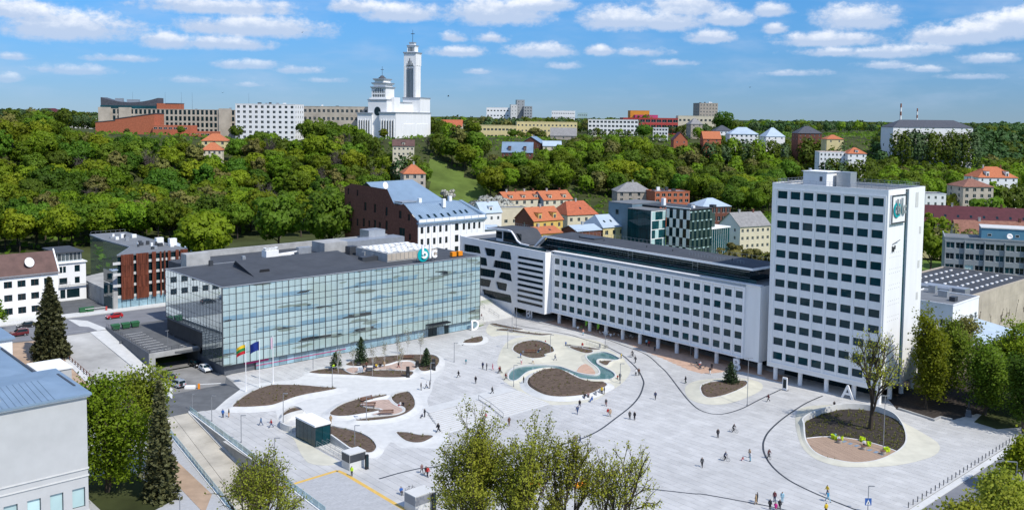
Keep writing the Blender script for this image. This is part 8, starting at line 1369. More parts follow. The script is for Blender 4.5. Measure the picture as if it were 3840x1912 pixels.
 cx,cy=(tx0+tx1)/2,(ty0+ty1)/2
 g=G();g.tube((cx,cy,z+73.0),(cx,cy,z+83),0.22,0.15);g.box(cx-1.9,cx+1.9,cy-0.15,cy+0.15,z+79.6,z+80.1);g.make('cross','metal_dark',t)
 g=G();g.box(-25,34,-4,-2.5,-16,-11);tag(g.make('terrace_wall','beige_old',t))
church()
# curved dark roof box, aerials and other crowns of the university building
ub=[o for o in bpy.data.objects if o.get('label','').startswith('long weathered beige university')][0]
def curved_box():
 g=G();n=12;L=42;zb=ub_z
 for i in range(n):
  f0,f1=i/n,(i+1)/n;h=lambda f:8.5-3.6*math.sin(f*PI)**0.9
  g.add([(f0*L,4,zb),(f1*L,4,zb),(f1*L,4,zb+h(f1)),(f0*L,4,zb+h(f0)),(f0*L,16,zb),(f1*L,16,zb),(f1*L,16,zb+h(f1)),(f0*L,16,zb+h(f0))],[(0,1,2,3),(3,2,6,7),(5,4,7,6)])
 g.add([(0,4,zb),(0,16,zb),(0,16,zb+8.5),(0,4,zb+8.5),(L,4,zb),(L,16,zb),(L,16,zb+8.5),(L,4,zb+8.5)],[(1,0,3,2),(4,5,6,7)])
 g.make('curved_roof_box','slate_dark',ub)
 bx(ub,'glazed_band','gl_teal',0,44,3.2,3.9,zb-0.3,zb+2.6)
 g=G();g.box(9,14,8,12,zb+5,zb+8);g.box(18,26,7,12,zb+4,zb+7.2);g.make('roof_unit','metal',ub)
 bx(ub,'brick_attic','brick_red',41.5,58,3,14,zb-0.2,zb+4.5)
 bx(ub,'attic_roof','metal',48,58.3,2.6,14.3,zb+4.5,zb+4.9)
 for x in(0,15,88,102):bx(ub,'pavilion','beige_old',x,x+9,-0.9,-0.004,40,zb+1.2)
 for x in(22,46,58,66,108):g=G();g.tube((x,8,zb),(x,8,zb+13),0.09,0.04,4);g.make('aerial','metal_dark',ub)
ub_z=UBZ
curved_box()
# red brick hall in front of it: a long wall with a roof line that climbs to the right
def brick_hall():
 q=BH['q'];t=thing('brick_hall','orange-red brick hall with slanting roofline in front of the university','hall',(*q,0),BH['a'])
 L=BH['L'];P=[(0,30),(L,30),(L,BH['zr']),(L*0.34,BH['zm']),(L*0.34,BH['zm']-1.0),(0,BH['zl'])]
 poly_wall(t,P,[],lambda s,z,d:(s,d,z),0.3,'wall','brick_red')
 g=G();g.poly([(L,0,30),(L,18,30),(L,18,BH['zr']),(L,0,BH['zr'])]);g.make('wall','brick_red',t)
 g=G();g.add([(L*0.34,-0.3,BH['zm']),(L+0.3,-0.3,BH['zr']),(L+0.3,18,BH['zr']),(L*0.34,18,BH['zm']),(L*0.34,-0.3,BH['zm']+0.5),(L+0.3,-0.3,BH['zr']+0.5),(L+0.3,18,BH['zr']+0.5),(L*0.34,18,BH['zm']+0.5)],[(0,1,5,4),(4,5,6,7),(1,2,6,5)]);g.add([(-0.3,-0.3,BH['zl']),(L*0.34,-0.3,BH['zm']-1),(L*0.34,18,BH['zm']-1),(-0.3,18,BH['zl']),(-0.3,-0.3,BH['zl']+0.4),(L*0.34,-0.3,BH['zm']-0.6),(L*0.34,18,BH['zm']-0.6),(-0.3,18,BH['zl']+0.4)],[(0,1,5,4),(4,5,6,7)]);g.make('roof','slate_dark',t)
 for i,(a,b,ztop,d)in enumerate(((L,L+26,BH['zl']-1.5,-3),(L+26,L+42,BH['zl']-5.5,-5),(L+12,L+34,BH['zl']-7.5,-9))):
  bx(t,'wing','brick_red',a+0.05,b,d,10,28,ztop)
  nw=int((b-a)/3.4)
  for j in range(nw):put_window(t,a+0.8+j*3.4,d-0.09,ztop-2.6,0,2.4,1.3,'frame_white','gl_dark',2,1,two=False)
brick_hall()
# ---------------------------------------------------------------- right side: grey-blue office, mural hall, white wing, zinc-roofed house
def right_side():
 q=(137.4,270.0);A=RS['office_a']
 t=thing('ribbon_office','grey-blue office with ribbon windows and a blue roof storey at the right edge','office building',(*RS['office_q'],0),A)
 L=42;z1=RS['office_z'];st=3.6
 for k in range(5):
  zt=z1-1.3-k*st
  facade_w=[(0.5+i*2.9,zt-2.0,2.5,2.0,{'gm':('gl_teal','gl_dark','gl_rail')[(i*7+k*3)%3 if(i*5+k)%4==0 else(i+k)%2]})for i in range(14)]
  facade(t,0,0,0,L,zt-st+1.3-0.02 if k<4 else 0,zt+1.3 if k==0 else zt+1.28,facade_w,'panelgrey',0.2,fm='frame_white',nx=2,nz=1,two=False)
 for i in range(9):bx(t,'fin','panelgrey',0.3+i*5.8-0.14+2.75*0,0.3+i*5.8+0.14,-0.55,0.0-0.003,0,z1-0.6)
 g=G();g.poly([(0,0,0),(0,0,z1),(0,16,z1),(0,16,0)]);g.make('wall','panelgrey',t)
 bx(t,'roof','roof_felt',0.2,L,0.2,15.8,z1-0.5,z1-0.2)
 g=G();g.box(-0.1,L,-0.1,0.2,z1,z1+0.5);g.box(-0.1,0.2,0.2,16,z1,z1+0.5);g.make('parapet','panelgrey',t)
 bx(t,'roof_storey','tealpanel',11,L,4,14,z1-0.2,z1+3.4)
 bx(t,'roof_storey_cap','concrete_pale',10.8,L,3.8,14.2,z1+3.4,z1+3.7)
 for x,w,h in((12.8,1.2,0.8),(20.8,1.2,0.8),(24.5,1.0,2.1),(26.6,0.7,0.6)):put_window(t,x,3.94,z1+0.9,0,w,h,'frame_white','gl_dark',1,1,two=False)
 d=thing('satellite_dish','white satellite dish on the blue roof storey','satellite dish',(*[a+b for a,b in zip(RS['office_q'],rot2(19.0,2.8,A))],z1),A);g=G();g.lathe([(0.05,0.0),(0.6,0.1),(0.95,0.3),(0.6,0.16),(0.05,0.06)],14);o=g.make('bowl','white_paint',d,(0,0,1.2),0,True);o.rotation_euler=(math.radians(80),0,0.2);g=G();g.tube((0,0.1,-0.3),(0,0.1,1.2),0.06);g.make('mount','metal',d)
 t=thing('mural_hall','beige windowless hall with dark scratched mural and skylit flat roof','hall',(*RS['hall_q'],0),RS['hall_a']);z1=RS['hall_z'];L,W=48,26
 bx(t,'wall','beige_old',0,L,0,W,-1,z1)
 bx(t,'roof','roof_dark',0.3,L-0.3,0.3,W-0.3,z1+0.003,z1+0.12)
 g=G()
 for a in((0,L,0,0.3),(0,L,W-0.3,W),(0,0.3,0.3,W-0.3),(L-0.3,L,0.3,W-0.3)):g.box(*a,z1+0.002,z1+0.55)
 g.make('parapet','beige',t)
 sg=G();sg.box(-0.75,0.75,-0.25,0.25,0,0.3);sme=sg.mesh('skylight',M['white_paint'])
 for i in range(10):
  for j in range(5):link('skylight',sme,t,(10+i*3.7+(j%2)*1.2,4+j*4.4,z1+0.12))
 du=link('roof_duct',None,t,(0,0,z1+0.12));g=G();g.tube((2,5,1.2),(2,17,1.2),0.9,n=12);g.tube((2,17,1.2),(6,20,1.2),0.9,n=12);g.box(4,7.5,2,13,0,1.6);g.make('duct','metal',du)
 rn=random.Random(5)
 for i in range(16):
  x=rn.uniform(4,L-3);zb=rn.uniform(2,4.5);g=G();p=(x,-0.02,zb)
  for k in range(rn.randrange(4,9)):
   qn=(p[0]+rn.uniform(-0.7,0.7),-0.02,min(z1-0.5,max(1.0,p[2]+rn.uniform(-0.6,1.5))));g.tube(p,qn,0.06,n=4);p=qn if rn.random()<0.75 else(p[0]+rn.uniform(-0.5,0.5),-0.02,p[2]+0.2)
  g.make('mural_line','bark_dark',t)
 for i in range(9):bx(t,'panel_joint','stone',5.3*i-0.02,5.3*i+0.02,-0.012,-0.002,0,z1)
 for i in range(2):g=G();g.box(0,L,-0.013,-0.003,z1*0.36*(i+1),z1*0.36*(i+1)+0.05);g.make('panel_joint','stone',t)
 building('white_wing','low white flat-roofed wing between the tower and the mural hall','building',*RS['wing_q'],0,RS['wing_a'],14,17,RS['wing_z'],'white','roof_felt','flat',None,3,2,5,1.4,1.8,flat_units=3)
 t=building('zinc_villa','old villa with pale blue zinc roof and many yellowish chimneys at the right edge','villa',*RS['zinc_q'],0,RS['zinc_a'],30,18,RS['zinc_z'],'beige','roof_bluepale','hip',RS['zinc_z']+3.2,7,2,4,1.2,1.8)
 for x,y,h in((5,9,2.0),(9,12,1.8),(12,6,1.6),(14,10,2.2),(18,8,2.0),(21,11,1.7),(7,5,1.3)):
  ch=link('chimney',None,t,(x,y,RS['zinc_z']+1.6));bx(ch,'stack','cream',0,0.9,0,0.8,0,h+0.6);g=G();g.prism([(-0.2,-0.2),(1.1,-0.2),(1.1,1.0),(-0.2,1.0)],h+0.75,h+1.0);g.box(0.1,0.2,0.1,0.2,h+0.6,h+0.75);g.box(0.7,0.8,0.6,0.7,h+0.6,h+0.75);g.make('cap','metal',ch)
right_side()
# ---------------------------------------------------------------- trees
RNG=np.random.default_rng(7)
def quads_mesh(name,C,A,B,mt,N=None):
 """leaf quads: centres C, half axes A and B (n x 3 arrays)"""
 n=len(C)
 if N is not None:f=np.where((np.cross(A,B)*N).sum(1)<0,-1.0,1.0)[:,None];A=A*f
 v=np.stack([C-A-B,C+A-B*0.6,C+A*0.7+B,C-A*0.8+B*0.9],1).reshape(-1,3)
 me=bpy.data.meshes.new(name);me.vertices.add(4*n);me.vertices.foreach_set('co',v.ravel().astype(np.float32))
 me.loops.add(4*n);me.loops.foreach_set('vertex_index',np.arange(4*n,dtype=np.int32))
 me.polygons.add(n);me.polygons.foreach_set('loop_start',np.arange(0,4*n,4,dtype=np.int32));me.polygons.foreach_set('loop_total',np.full(n,4,np.int32))
 me.materials.append(mt);me.update(calc_edges=True);me.validate()
 if N is not None:me.polygons.foreach_set('use_smooth',[True]*n);me.normals_split_custom_set_from_vertices(np.repeat(unit(N),4,0).tolist())
 return me
def unit(v):return v/np.maximum(np.linalg.norm(v,axis=-1,keepdims=True),1e-9)
def leaf_axes(nrm,size,rng):
 r=rng.normal(size=nrm.shape);a=unit(np.cross(nrm,r));b=np.cross(nrm,a);return a*size[:,None],b*size[:,None]
def crown_mesh(name,R,z0,z1,rng,clumps=44,per=52,leaf=0.5,mt='lf_mid',tilt=0.55,lump=0.33,flat=0.0,loose=0.0):
 cz,hz=(z0+z1)/2,(z1-z0)/2;Cs,Ns,Os=[],[],[]
 for i in range(clumps):
  d=unit(rng.normal(size=3));d[2]=d[2]*0.8+0.18;f=rng.uniform(0.45,0.92)
  c=np.array([d[0]*R*f*(1-flat*max(d[2],0)),d[1]*R*f*(1-flat*max(d[2],0)),cz+d[2]*hz*f]);r=R*lump*rng.uniform(0.65,1.2)
  k=int(per*rng.uniform(0.7,1.3));n=unit(rng.normal(size=(k,3))+np.array([0,0,0.45])+d*0.5)
  p=c+n*r*rng.uniform(0.75-loose*0.5,1.08+loose*0.2,(k,1))*np.array([1,1,0.8]);Cs.append(p);Ns.append(unit(n+rng.normal(size=(k,3))*tilt));Os.append(unit(n*0.75+d*0.35+rng.normal(size=(k,3))*0.28))
 C=np.concatenate(Cs);N_=np.concatenate(Ns);s=leaf*rng.uniform(0.6,1.25,len(C));A,B=leaf_axes(N_,s,rng)
 return quads_mesh(name,C,A,B,M[mt],np.concatenate(Os))
def trunk_mesh(name,R,z0,z1,mt,rng,r0=0.3):
 g=G();top=z0+(z1-z0)*0.55;g.tube((0,0,-1.5),(0.1,0.1,z0*0.9+0.5),r0*1.15,r0*0.8,7);g.tube((0.1,0.1,z0*0.9+0.5),(0.2,-0.1,top),r0*0.8,r0*0.3,6)
 for i in range(6):
  a=i*1.05+rng.uniform(0,0.6);zb=z0*0.9+0.5+(top-z0)*rng.uniform(0,0.6);e=(math.cos(a)*R*0.62,math.sin(a)*R*0.62,zb+(z1-z0)*rng.uniform(0.2,0.4));g.tube((0.1,0.1,zb),e,r0*0.42,r0*0.12,5)
 return g.mesh(name,M[mt])
def twig_mesh(name,R,z0,z1,rng,n=900,mt='twig'):
 """upright bare crown: limbs that fan out into thin twigs"""
 V,F=[],[]
 def strip(p,q,w):
  d=q-p;s=unit(np.cross(d,rng.normal(size=3)))*w;b=len(V);V.extend([p-s,p+s,q+s*0.3,q-s*0.3]);F.append((b,b+1,b+2,b+3))
 tips=[]
 for i in range(16):
  a=rng.uniform(0,2*PI);p=np.array([0,0,z0*rng.uniform(0.4,1.0)]);f=rng.uniform(0.4,1)
  q=np.array([math.cos(a)*R*0.62*f,math.sin(a)*R*0.62*f,z0+(z1-z0)*rng.uniform(0.3,0.8)]);strip(p,q,0.10);strip(p,q,0.10);tips+=[p+(q-p)*t for t in(0.45,0.6,0.8,1.0)]
 for i in range(n):
  p=tips[rng.integers(len(tips))];d=unit(rng.normal(size=3)+np.array([0,0,0.9])+unit(p*np.array([1,1,0.0])+1e-6)*0.7);q=p+d*R*rng.uniform(0.2,0.5);strip(p,q,0.045)
 me=bpy.data.meshes.new(name);me.from_pydata([tuple(map(float,v))for v in V],[],F);me.materials.append(M[mt]);return me
FORMS={}
def forms():
 rng=np.random.default_rng(3)
 for i in range(5):
  R,H=5.6+0.3*i,15.0;z0=3.6
  FORMS['round',i]=(crown_mesh('crown',R,z0,H,rng,64,74,0.34),trunk_mesh('trunk',R,z0,H,'bark_dark',rng))
 for i in range(3):
  FORMS['tall',i]=(crown_mesh('crown',4.6,4.5,17.5,rng,56,64,0.32,lump=0.28,loose=0.3),trunk_mesh('trunk',4.6,4.5,17.5,'bark',rng))
 for i in range(3):
  FORMS['bare',i]=(twig_mesh('crown',5.0,4.0,16.5,rng),trunk_mesh('trunk',4.2,5.0,16.5,'twig',rng,0.26))
 for i in range(2):
  FORMS['bush',i]=(crown_mesh('crown',2.6,0.2,4.2,rng,18,50,0.28),trunk_mesh('trunk',2.0,0.6,4.0,'bark',rng,0.12))
 for i in range(2):FORMS['far',i]=(crown_mesh('crown',6.0,2.5,14.0,rng,24,30,0.75),trunk_mesh('trunk',5,3,13,'bark_dark',rng))
forms()
def set_mat(o,mt):
 o.material_slots[0].link='OBJECT';o.material_slots[0].material=M[mt]
LAB={'lf_bright':('bright yellow-green leafy tree on the wooded hillside','yellow-green trees of the hillside wood'),'lf_mid':('fresh green leafy tree on the wooded hillside','fresh green trees of the hillside wood'),'lf_dark':('dark green leafy tree on the wooded hillside','dark green trees of the hillside wood'),'lf_olive':('olive tree just opening its buds on the wooded hillside','olive budding trees of the hillside wood'),'lf_yellow':('pale yellow-leaved young tree on the wooded hillside','pale yellow trees of the hillside wood'),'lf_blossom':('white blossoming tree at the foot of the wood','white blossoming trees'),'twig':('bare grey-brown tree on the wooded hillside','bare trees of the hillside wood'),'lf_far':('distant dark green tree on the plateau','distant trees on the plateau')}
def zone(x,y,v):
 b=x/y;return('lower' if v<260 else 'middle' if v<330 else 'upper')+' slope '+('above the rusted office' if b<-0.34 else 'above the glass building left half' if b<-0.2 else 'behind the brick gable' if b<-0.06 else 'right of the grassy clearing' if b<0.1 else 'above the checkered office' if b<0.28 else 'behind the tower' if b<0.42 else 'far right')
def tree(x,y,z,form,mt,s,rz,label=None,group=None,sz=1.0,fi=0,name='tree'):
 c,tr=FORMS[form,fi]
 lab=LAB[mt]if label is None else(label,group)
 if label is None:q=zone(x,y,uv(x,y)[1]);lab=(lab[0].replace('on the wooded hillside','on the '+q),lab[1].replace('of the hillside wood','on the '+q))
 t=thing(name,lab[0],'tree',(x,y,z),rz,lab[1]);t.scale=(s,s,s*sz)
 o=link('crown',c,t);set_mat(o,mt);link('trunk',tr,t)
 return t
LFK=['lf_bright','lf_mid','lf_dark','lf_olive','twig','lf_far'];FRK=['round','tall','bare','far'];frn=random.Random(2)
for i in range(0,len(FOREST),5):
 x,y,s,f,k=FOREST[i:i+5];tree(x,y,float(hgt(x,y))-0.2,FRK[f//10],LFK[k],s/100,frn.uniform(0,6.2),sz=frn.uniform(0.92,1.06),fi=f%10)
def far_wood():
 rng=np.random.default_rng(5)
 by={}
 for i in range(0,len(FAR_TREES),4):x,y,s,k=FAR_TREES[i:i+4];by.setdefault(LFK[k],[]).append((x,y,float(hgt(x,y))-0.2,s/10,1.0))
 rn=random.Random(11);used=set()
 fps=[[(h[3]+a*math.cos(h[6])-b*math.sin(h[6]),h[4]+a*math.sin(h[6])+b*math.cos(h[6]))for a,b in((-4,-9),(h[7]+4,-9),(h[7]+4,h[8]+4),(-4,h[8]+4))]for h in HOUSES]+[[(-130,670),(-50,640),(-20,730),(-100,770)]]
 for i in range(16000):
  y=rn.uniform(720,2500);x=rn.uniform(-0.6,0.62)*y;b=x/y
  w=15 if y<1000 else 24 if y<1400 else 40
  k=(int(x//w),int(y//w),w)
  if k in used or uv(x,y)[1]<430 or(-0.48<b<-0.1 and y<820)or(-0.08<b<0.36 and y<925):continue
  if any(inside((x,y),f)for f in fps):continue
  used.add(k);by.setdefault(LFK[rn.choice((1,2,5,5,2,0)if b>0.25 else(1,5,5,0,3,1))],[]).append((x,y,float(hgt(x,y))-0.2,rn.uniform(0.7,1.15),1.0))
 for h in HOUSES:
  if h[4]<500 or h[4]>960 or(h[7]>30 and h[4]<720):continue
  zr=h[9]-(0.2 if h[3]>340 else 2.8 if h[7]<30 or h[5]<41 and h[3]>300 else 8.0);n=max(2,int(h[7]/4.5))
  for i in range(n):
   a,b=h[7]*(i+rn.uniform(0.1,0.9))/n,-rn.uniform(7,10);x,y=h[3]+a*math.cos(h[6])-b*math.sin(h[6]),h[4]+a*math.sin(h[6])+b*math.cos(h[6])
   z=float(hgt(x,y))-0.2;s=(zr+rn.uniform(-2.5,1.2)-z)/15
   if s>0.2:by.setdefault(LFK[rn.choice((0,1,1,5))],[]).append((x,y,z,min(s,1.2),max(1.0,s/1.2)))
 for mt,L in by.items():
  Cs,As,Bs,Os=[],[],[],[]
  for(x,y,z,s,sz)in L:
   k=420 if y<900 else 90;n=unit(rng.normal(size=(k,3))+np.array([0,-0.25,0.5]));lump=1+0.18*np.sin(n[:,:1]*7+x)*np.cos(n[:,1:2]*6+y)
   p=np.array([x,y,z+8*s*sz])+n*np.array([6.0*s,6.0*s,6.2*s*sz])*rng.uniform(0.8,1.02,(k,1))*lump
   A,B=leaf_axes(unit(n+rng.normal(size=(k,3))*0.45),s*rng.uniform(0.4,0.85,k)*(1.0 if y<900 else 1.7),rng);Cs.append(p);As.append(A);Bs.append(B);Os.append(n+rng.normal(size=(k,3))*0.25)
  o=link('far_wood',quads_mesh('far_wood',np.concatenate(Cs),np.concatenate(As),np.concatenate(Bs),M[mt],np.concatenate(Os)));tag(o,'far-off wood on the plateau behind the houses',None,None,'stuff')
far_wood()
# ---- undergrowth under the wood
def undergrowth():
 rng=np.random.default_rng(9);U=rng.uniform(-330,1200,26000);V=rng.uniform(60,420,26000)
 X=P0[0]+U*CU-V*SU;Y=P0[1]+U*SU+V*CU;keep=(np.abs(X)<0.6*Y)&(Y>240)&((V>200)|((U<10)&(V>140))|(U<-45)|((U>150)&(V>60)))
 X,Y=X[keep],Y[keep];cl=np.array([not inside((a,b),DATA['clearing'])for a,b in zip(X,Y)]);X,Y=X[cl],Y[cl]
 Z=hgt(X,Y);n=len(X);C=np.stack([X,Y,Z+rng.uniform(0.1,1.5,n)],1);N_=unit(rng.normal(size=(n,3))+np.array([0,-0.2,0.9]));A,B=leaf_axes(N_,rng.uniform(0.5,1.3,n),rng)
 o=link('undergrowth',quads_mesh('undergrowth',C,A,B,M['lf_mid'],N_));tag(o,kind='stuff')
undergrowth()
# ---- trees near at hand, grown branch by branch
def grown_tree(name,label,x,y,H,R,mt,seed,z=0.0,leaves=6000,leaf=0.13,bark='bark',r0=0.32,stems=1,fork=0.25,spread=0.62,levels=5,lean=(0,0),clump=0.55,low=0.0):
 rng=np.random.default_rng(seed);g=G();tips=[]
 t=thing(name,label,'tree',(x,y,z))
 def grow(p,d,L,r,lev):
  q=p+d*L
  mid=p+d*L*0.5+rng.normal(size=3)*L*0.05
  g.tube(p,mid,r,r*0.86,7 if lev<2 else 4,ends=False);g.tube(mid,q,r*0.86,r*0.68,7 if lev<2 else 4,ends=False)
  if lev>=2:tips.append((q,lev));tips.append((mid,lev))
  if lev>=levels:return
  n=3 if lev<3 else 2
  if lev>=1 and rng.random()<0.5:n+=1
  a0=rng.uniform(0,2*PI)
  for i in range(n):
   a=a0+2*PI*i/n+rng.uniform(-0.5,0.5);s=unit(np.cross(d,np.array([math.cos(a),math.sin(a),0.15]))+1e-6)
   w=spread*rng.uniform(0.55,1.25)*(0.55 if i==0 and lev<3 else 1.0)
   nd=unit(d+s*w+np.array([0,0,0.13 if lev<3 else 0.02]));grow(q if i<2 else mid,nd,L*rng.uniform(0.62,0.86),r*(0.62 if i else 0.72),lev+1)
 for k in range(stems):
  a=2*PI*k/max(1,stems)+rng.uniform(0,1);b=np.array([math.cos(a)*0.25*(stems>1),math.sin(a)*0.25*(stems>1),-0.3])
  d0=unit(np.array([lean[0]+math.cos(a)*0.16*(stems>1),lean[1]+math.sin(a)*0.16*(stems>1),1.0]));grow(b,d0,H*fork,r0/(1+0.25*(stems-1)),0)
 zs=np.array([q[2]for q,l in tips]);rs=np.array([math.hypot(q[0],q[1])for q,l in tips]);kz=H/max(np.percentile(zs,99.5),1e-3);kr=R/max(np.percentile(rs,97),1e-3)
 k3=np.array([kr,kr,kz]);g.v=[(v[0]*kr if v[2]>0.4 else v[0],v[1]*kr if v[2]>0.4 else v[1],v[2]*kz if v[2]>0 else v[2])for v in g.v]
 g.make('trunk',M[bark],t)
 P=np.array([q for q,l in tips if l>=3])*k3;idx=rng.integers(0,len(P),leaves);C=P[idx]+rng.normal(size=(leaves,3))*clump*np.array([1,1,0.8]);k=int(low*leaves);C[:k,2]=1.0+(C[:k,2]-1.0)*rng.uniform(0.15,1.0,k)
 N_=unit(rng.normal(size=(leaves,3))+np.array([0,0,0.8]));A,B=leaf_axes(N_,leaf*rng.uniform(0.6,1.3,leaves),rng);ctr=np.array([0,0,H*0.55])
 link('crown',quads_mesh('crown',C,A,B,M[mt],unit(unit(C-ctr)*0.5+np.array([0,0,0.35])+rng.normal(size=(leaves,3))*0.35)),t)
 return t
def spruce(name,label,x,y,H,R,seed,mt='needle',z=0.0,tiers=30,trunk=1.0,pine=False):
 rng=np.random.default_rng(seed);t=thing(name,label,'tree',(x,y,z));Cs,As,Bs=[],[],[]
 for k in range(tiers):
  f=k/(tiers-1);zz=trunk+(H-trunk)*f;r=R*(1-f)**(0.75 if not pine else 0.5)*rng.uniform(0.82,1.1)+0.15;nb=max(5,int(15*(1-f*0.55)))
  a0=rng.uniform(0,6)
  for i in range(nb):
   a=a0+2*PI*i/nb+rng.uniform(-0.2,0.2);rr=r*rng.uniform(0.7,1.1);m_=max(3,int(rr/0.28));s=np.linspace(0.12,1,m_)
   d=np.array([math.cos(a),math.sin(a)]);drop=-0.35*rr*s**1.3+0.12*rr*s**3
   P=np.stack([d[0]*rr*s,d[1]*rr*s,zz+drop],1)
   for rep in range(2):
    n=unit(np.stack([-d[0]*0.4+rng.normal(size=m_)*0.5,-d[1]*0.4+rng.normal(size=m_)*0.5,np.ones(m_)],1))if rep==0 else unit(rng.normal(size=(m_,3)))
    A,B=leaf_axes(n,(0.26 if not pine else 0.16)*rng.uniform(0.7,1.3,m_)*(0.6+0.4*(R/3)),rng);Cs.append(P+rng.normal(size=(m_,3))*0.09+np.array([0,0,-0.12*rep]));As.append(A);Bs.append(B)
 link('crown',quads_mesh('crown',np.concatenate(Cs),np.concatenate(As),np.concatenate(Bs),M[mt]),t)
 g=G();g.tube((0,0,-0.3),(0,0,H*0.97),0.018*H,0.02,7);g.make('trunk','bark_dark',t);return t
grown_tree('maple_tree','big bright green maple in front of the museum corner',*xy(-42.0,-48.5),18.6,5.6,'lf_bright',11,leaves=17000,leaf=0.16,r0=0.36,clump=0.62,fork=0.15,spread=0.5,low=0.5)
grown_tree('maple_tree','slimmer yellow-green maple reaching over the ramp behind the spruce',*xy(-36.0,-46.0),18.5,4.4,'lf_yellow',12,leaves=8000,leaf=0.16,r0=0.26,clump=0.6,fork=0.17,spread=0.5,low=0.4)
spruce('spruce_tree','tall slim brownish spruce beside the big maple',*xy(-36.6,-56.5),18.6,2.7,21,'needle_brown',tiers=46)
spruce('spruce_tree','dense conical dark spruce behind the museum wing',*xy(-27.5,31.0),18.5,4.6,22,'needle_brown',z=3.0,tiers=48)
grown_tree('street_tree','small green tree before the white house at the left edge',*xy(-32.5,62),9.0,3.0,'lf_bright',13,z=4.0,leaves=2600,leaf=0.22,r0=0.16,clump=0.5)
# foreground crowns along the bottom edge
grown_tree('plane_tree','large sparse budding tree left in the bottom foreground clump',-4.4,118.5,20.6,6.2,'lf_yellow',31,leaves=17000,leaf=0.10,stems=4,r0=0.5,clump=0.30,fork=0.30,spread=0.40,bark='bark_dark',levels=5)
grown_tree('plane_tree','second large budding tree in the middle of the foreground clump',1.6,116.0,20.4,5.2,'lf_yellow',32,leaves=13000,leaf=0.10,stems=3,r0=0.5,clump=0.30,fork=0.30,spread=0.42,bark='bark_dark',levels=5)
grown_tree('plane_tree','third budding tree to the right in the foreground clump',7.6,118.5,18.0,4.6,'lf_yellow',33,leaves=6500,leaf=0.10,stems=2,r0=0.5,clump=0.30,fork=0.30,spread=0.50,bark='bark_dark',levels=5)
grown_tree('plane_tree','rightmost thin almost leafless tree in the foreground clump',14.2,119.5,16.6,5.2,'lf_yellow',34,leaves=4500,leaf=0.10,stems=2,r0=0.5,clump=0.30,fork=0.30,spread=0.55,bark='bark_dark',levels=5)
grown_tree('plane_tree','lone sparse tree at the bottom edge beside the ramp tunnel',-33.2,119.0,14.6,5.6,'lf_yellow',35,leaves=8000,leaf=0.10,stems=3,r0=0.4,clump=0.32,fork=0.27,spread=0.62,levels=5)
# the old tree in the oval and the garden on the right
grown_tree('oak_tree','old dark-trunked tree with scant leaves in the oval garden',DATA['oak'][0],DATA['oak'][1],19.5,5.2,'lf_yellow',41,leaves=1900,leaf=0.13,r0=0.55,clump=0.4,fork=0.30,spread=0.5,bark='bark_dark',levels=5,lean=(0.02,0))
for i,(px,py,H,R,mt,nl,lab)in enumerate(((87.2,188.6,20.5,4.2,'lf_bright',9000,'bright green maple between tower and dark garden'),(94.5,196.0,17.0,5.0,'lf_mid',8000,'brownish green tree deep in the dark garden'),(97.5,184.6,15.0,4.2,'lf_mid',7500,'green tree beside the statue'),(108.5,190.5,17.5,6.0,'lf_bright',12000,'broad bright green tree at the right edge of the garden'),(99.5,174.2,14.5,4.6,'lf_mid',8000,'tree by the bollards at the right edge'),(110,181,16,5,'lf_bright',8000,'tree beyond the street corner at the right edge'),(101,205,16,5.5,'lf_olive',6500,'olive tree at the back of the dark garden'),(118,200,15,5.5,'lf_mid',8000,'tree before the zinc roofs at the right edge'))):
 grown_tree('garden_tree',lab,px,py,H,R,mt,50+i,leaves=int(nl*1.5),leaf=0.17,r0=0.28,clump=0.7,fork=0.18,low=0.35)
for i,(px,py,H,R)in enumerate(((62.0,117.5,9.6,3.6),(68.5,124.0,10.2,4.0),(72.4,130.0,9.0,3.2),(55.2,116.5,8.6,2.6),(83.0,145.0,9.5,2.6))):
 grown_tree('street_tree',('yellow-green street tree top at the bottom right corner','bushy street tree top right of the bottom corner','street tree at the lower right edge','low leafy street tree by the crossing','leafy street tree over the road at the right edge')[i],px,py,H,R,'lf_yellow' if i<4 else 'lf_bright',70+i,leaves=6500,leaf=0.16,r0=0.2,clump=0.55,fork=0.22)
for lab,p,H,R,sd in(('small bushy pine on the front soil lobe',DATA['spots']['pine_a'],3.9,1.35,81),('tallest dark pine behind the band',DATA['spots']['pine_b'],6.2,1.6,82),('slim pine at the right end of the rear bed',DATA['spots']['pine_c'],4.4,1.25,83),('lone young pine in the bed before letter B',DATA['spots']['pine_d'],4.9,1.75,84)):
 spruce('pine_tree',lab,p[0],p[1],H,R,sd,'needle_pine',0.3,20,0.9,True)
for i,p in enumerate(DATA['birches']):
 grown_tree('birch_sapling',('thin leafless birch sapling left of the band','thin birch sapling behind the white box','birch sapling in the middle of the rear bed','birch sapling behind the deck','tall birch sapling before the glass facade','birch sapling next to the slim pine','short birch sapling on the front lobe','birch sapling near the entrance canopy')[i],p[0],p[1],6.2+0.5*(i%3),1.1,'lf_olive',90+i,z=0.3,leaves=220,leaf=0.07,bark='birchbark',r0=0.06,clump=0.25,fork=0.3,spread=0.4,levels=4)
for lab,form,fi,mt,x,y,z,s,sz in MISC_TREES:tree(x,y,z,form,mt,s,x*0.7,lab,None,sz,fi)
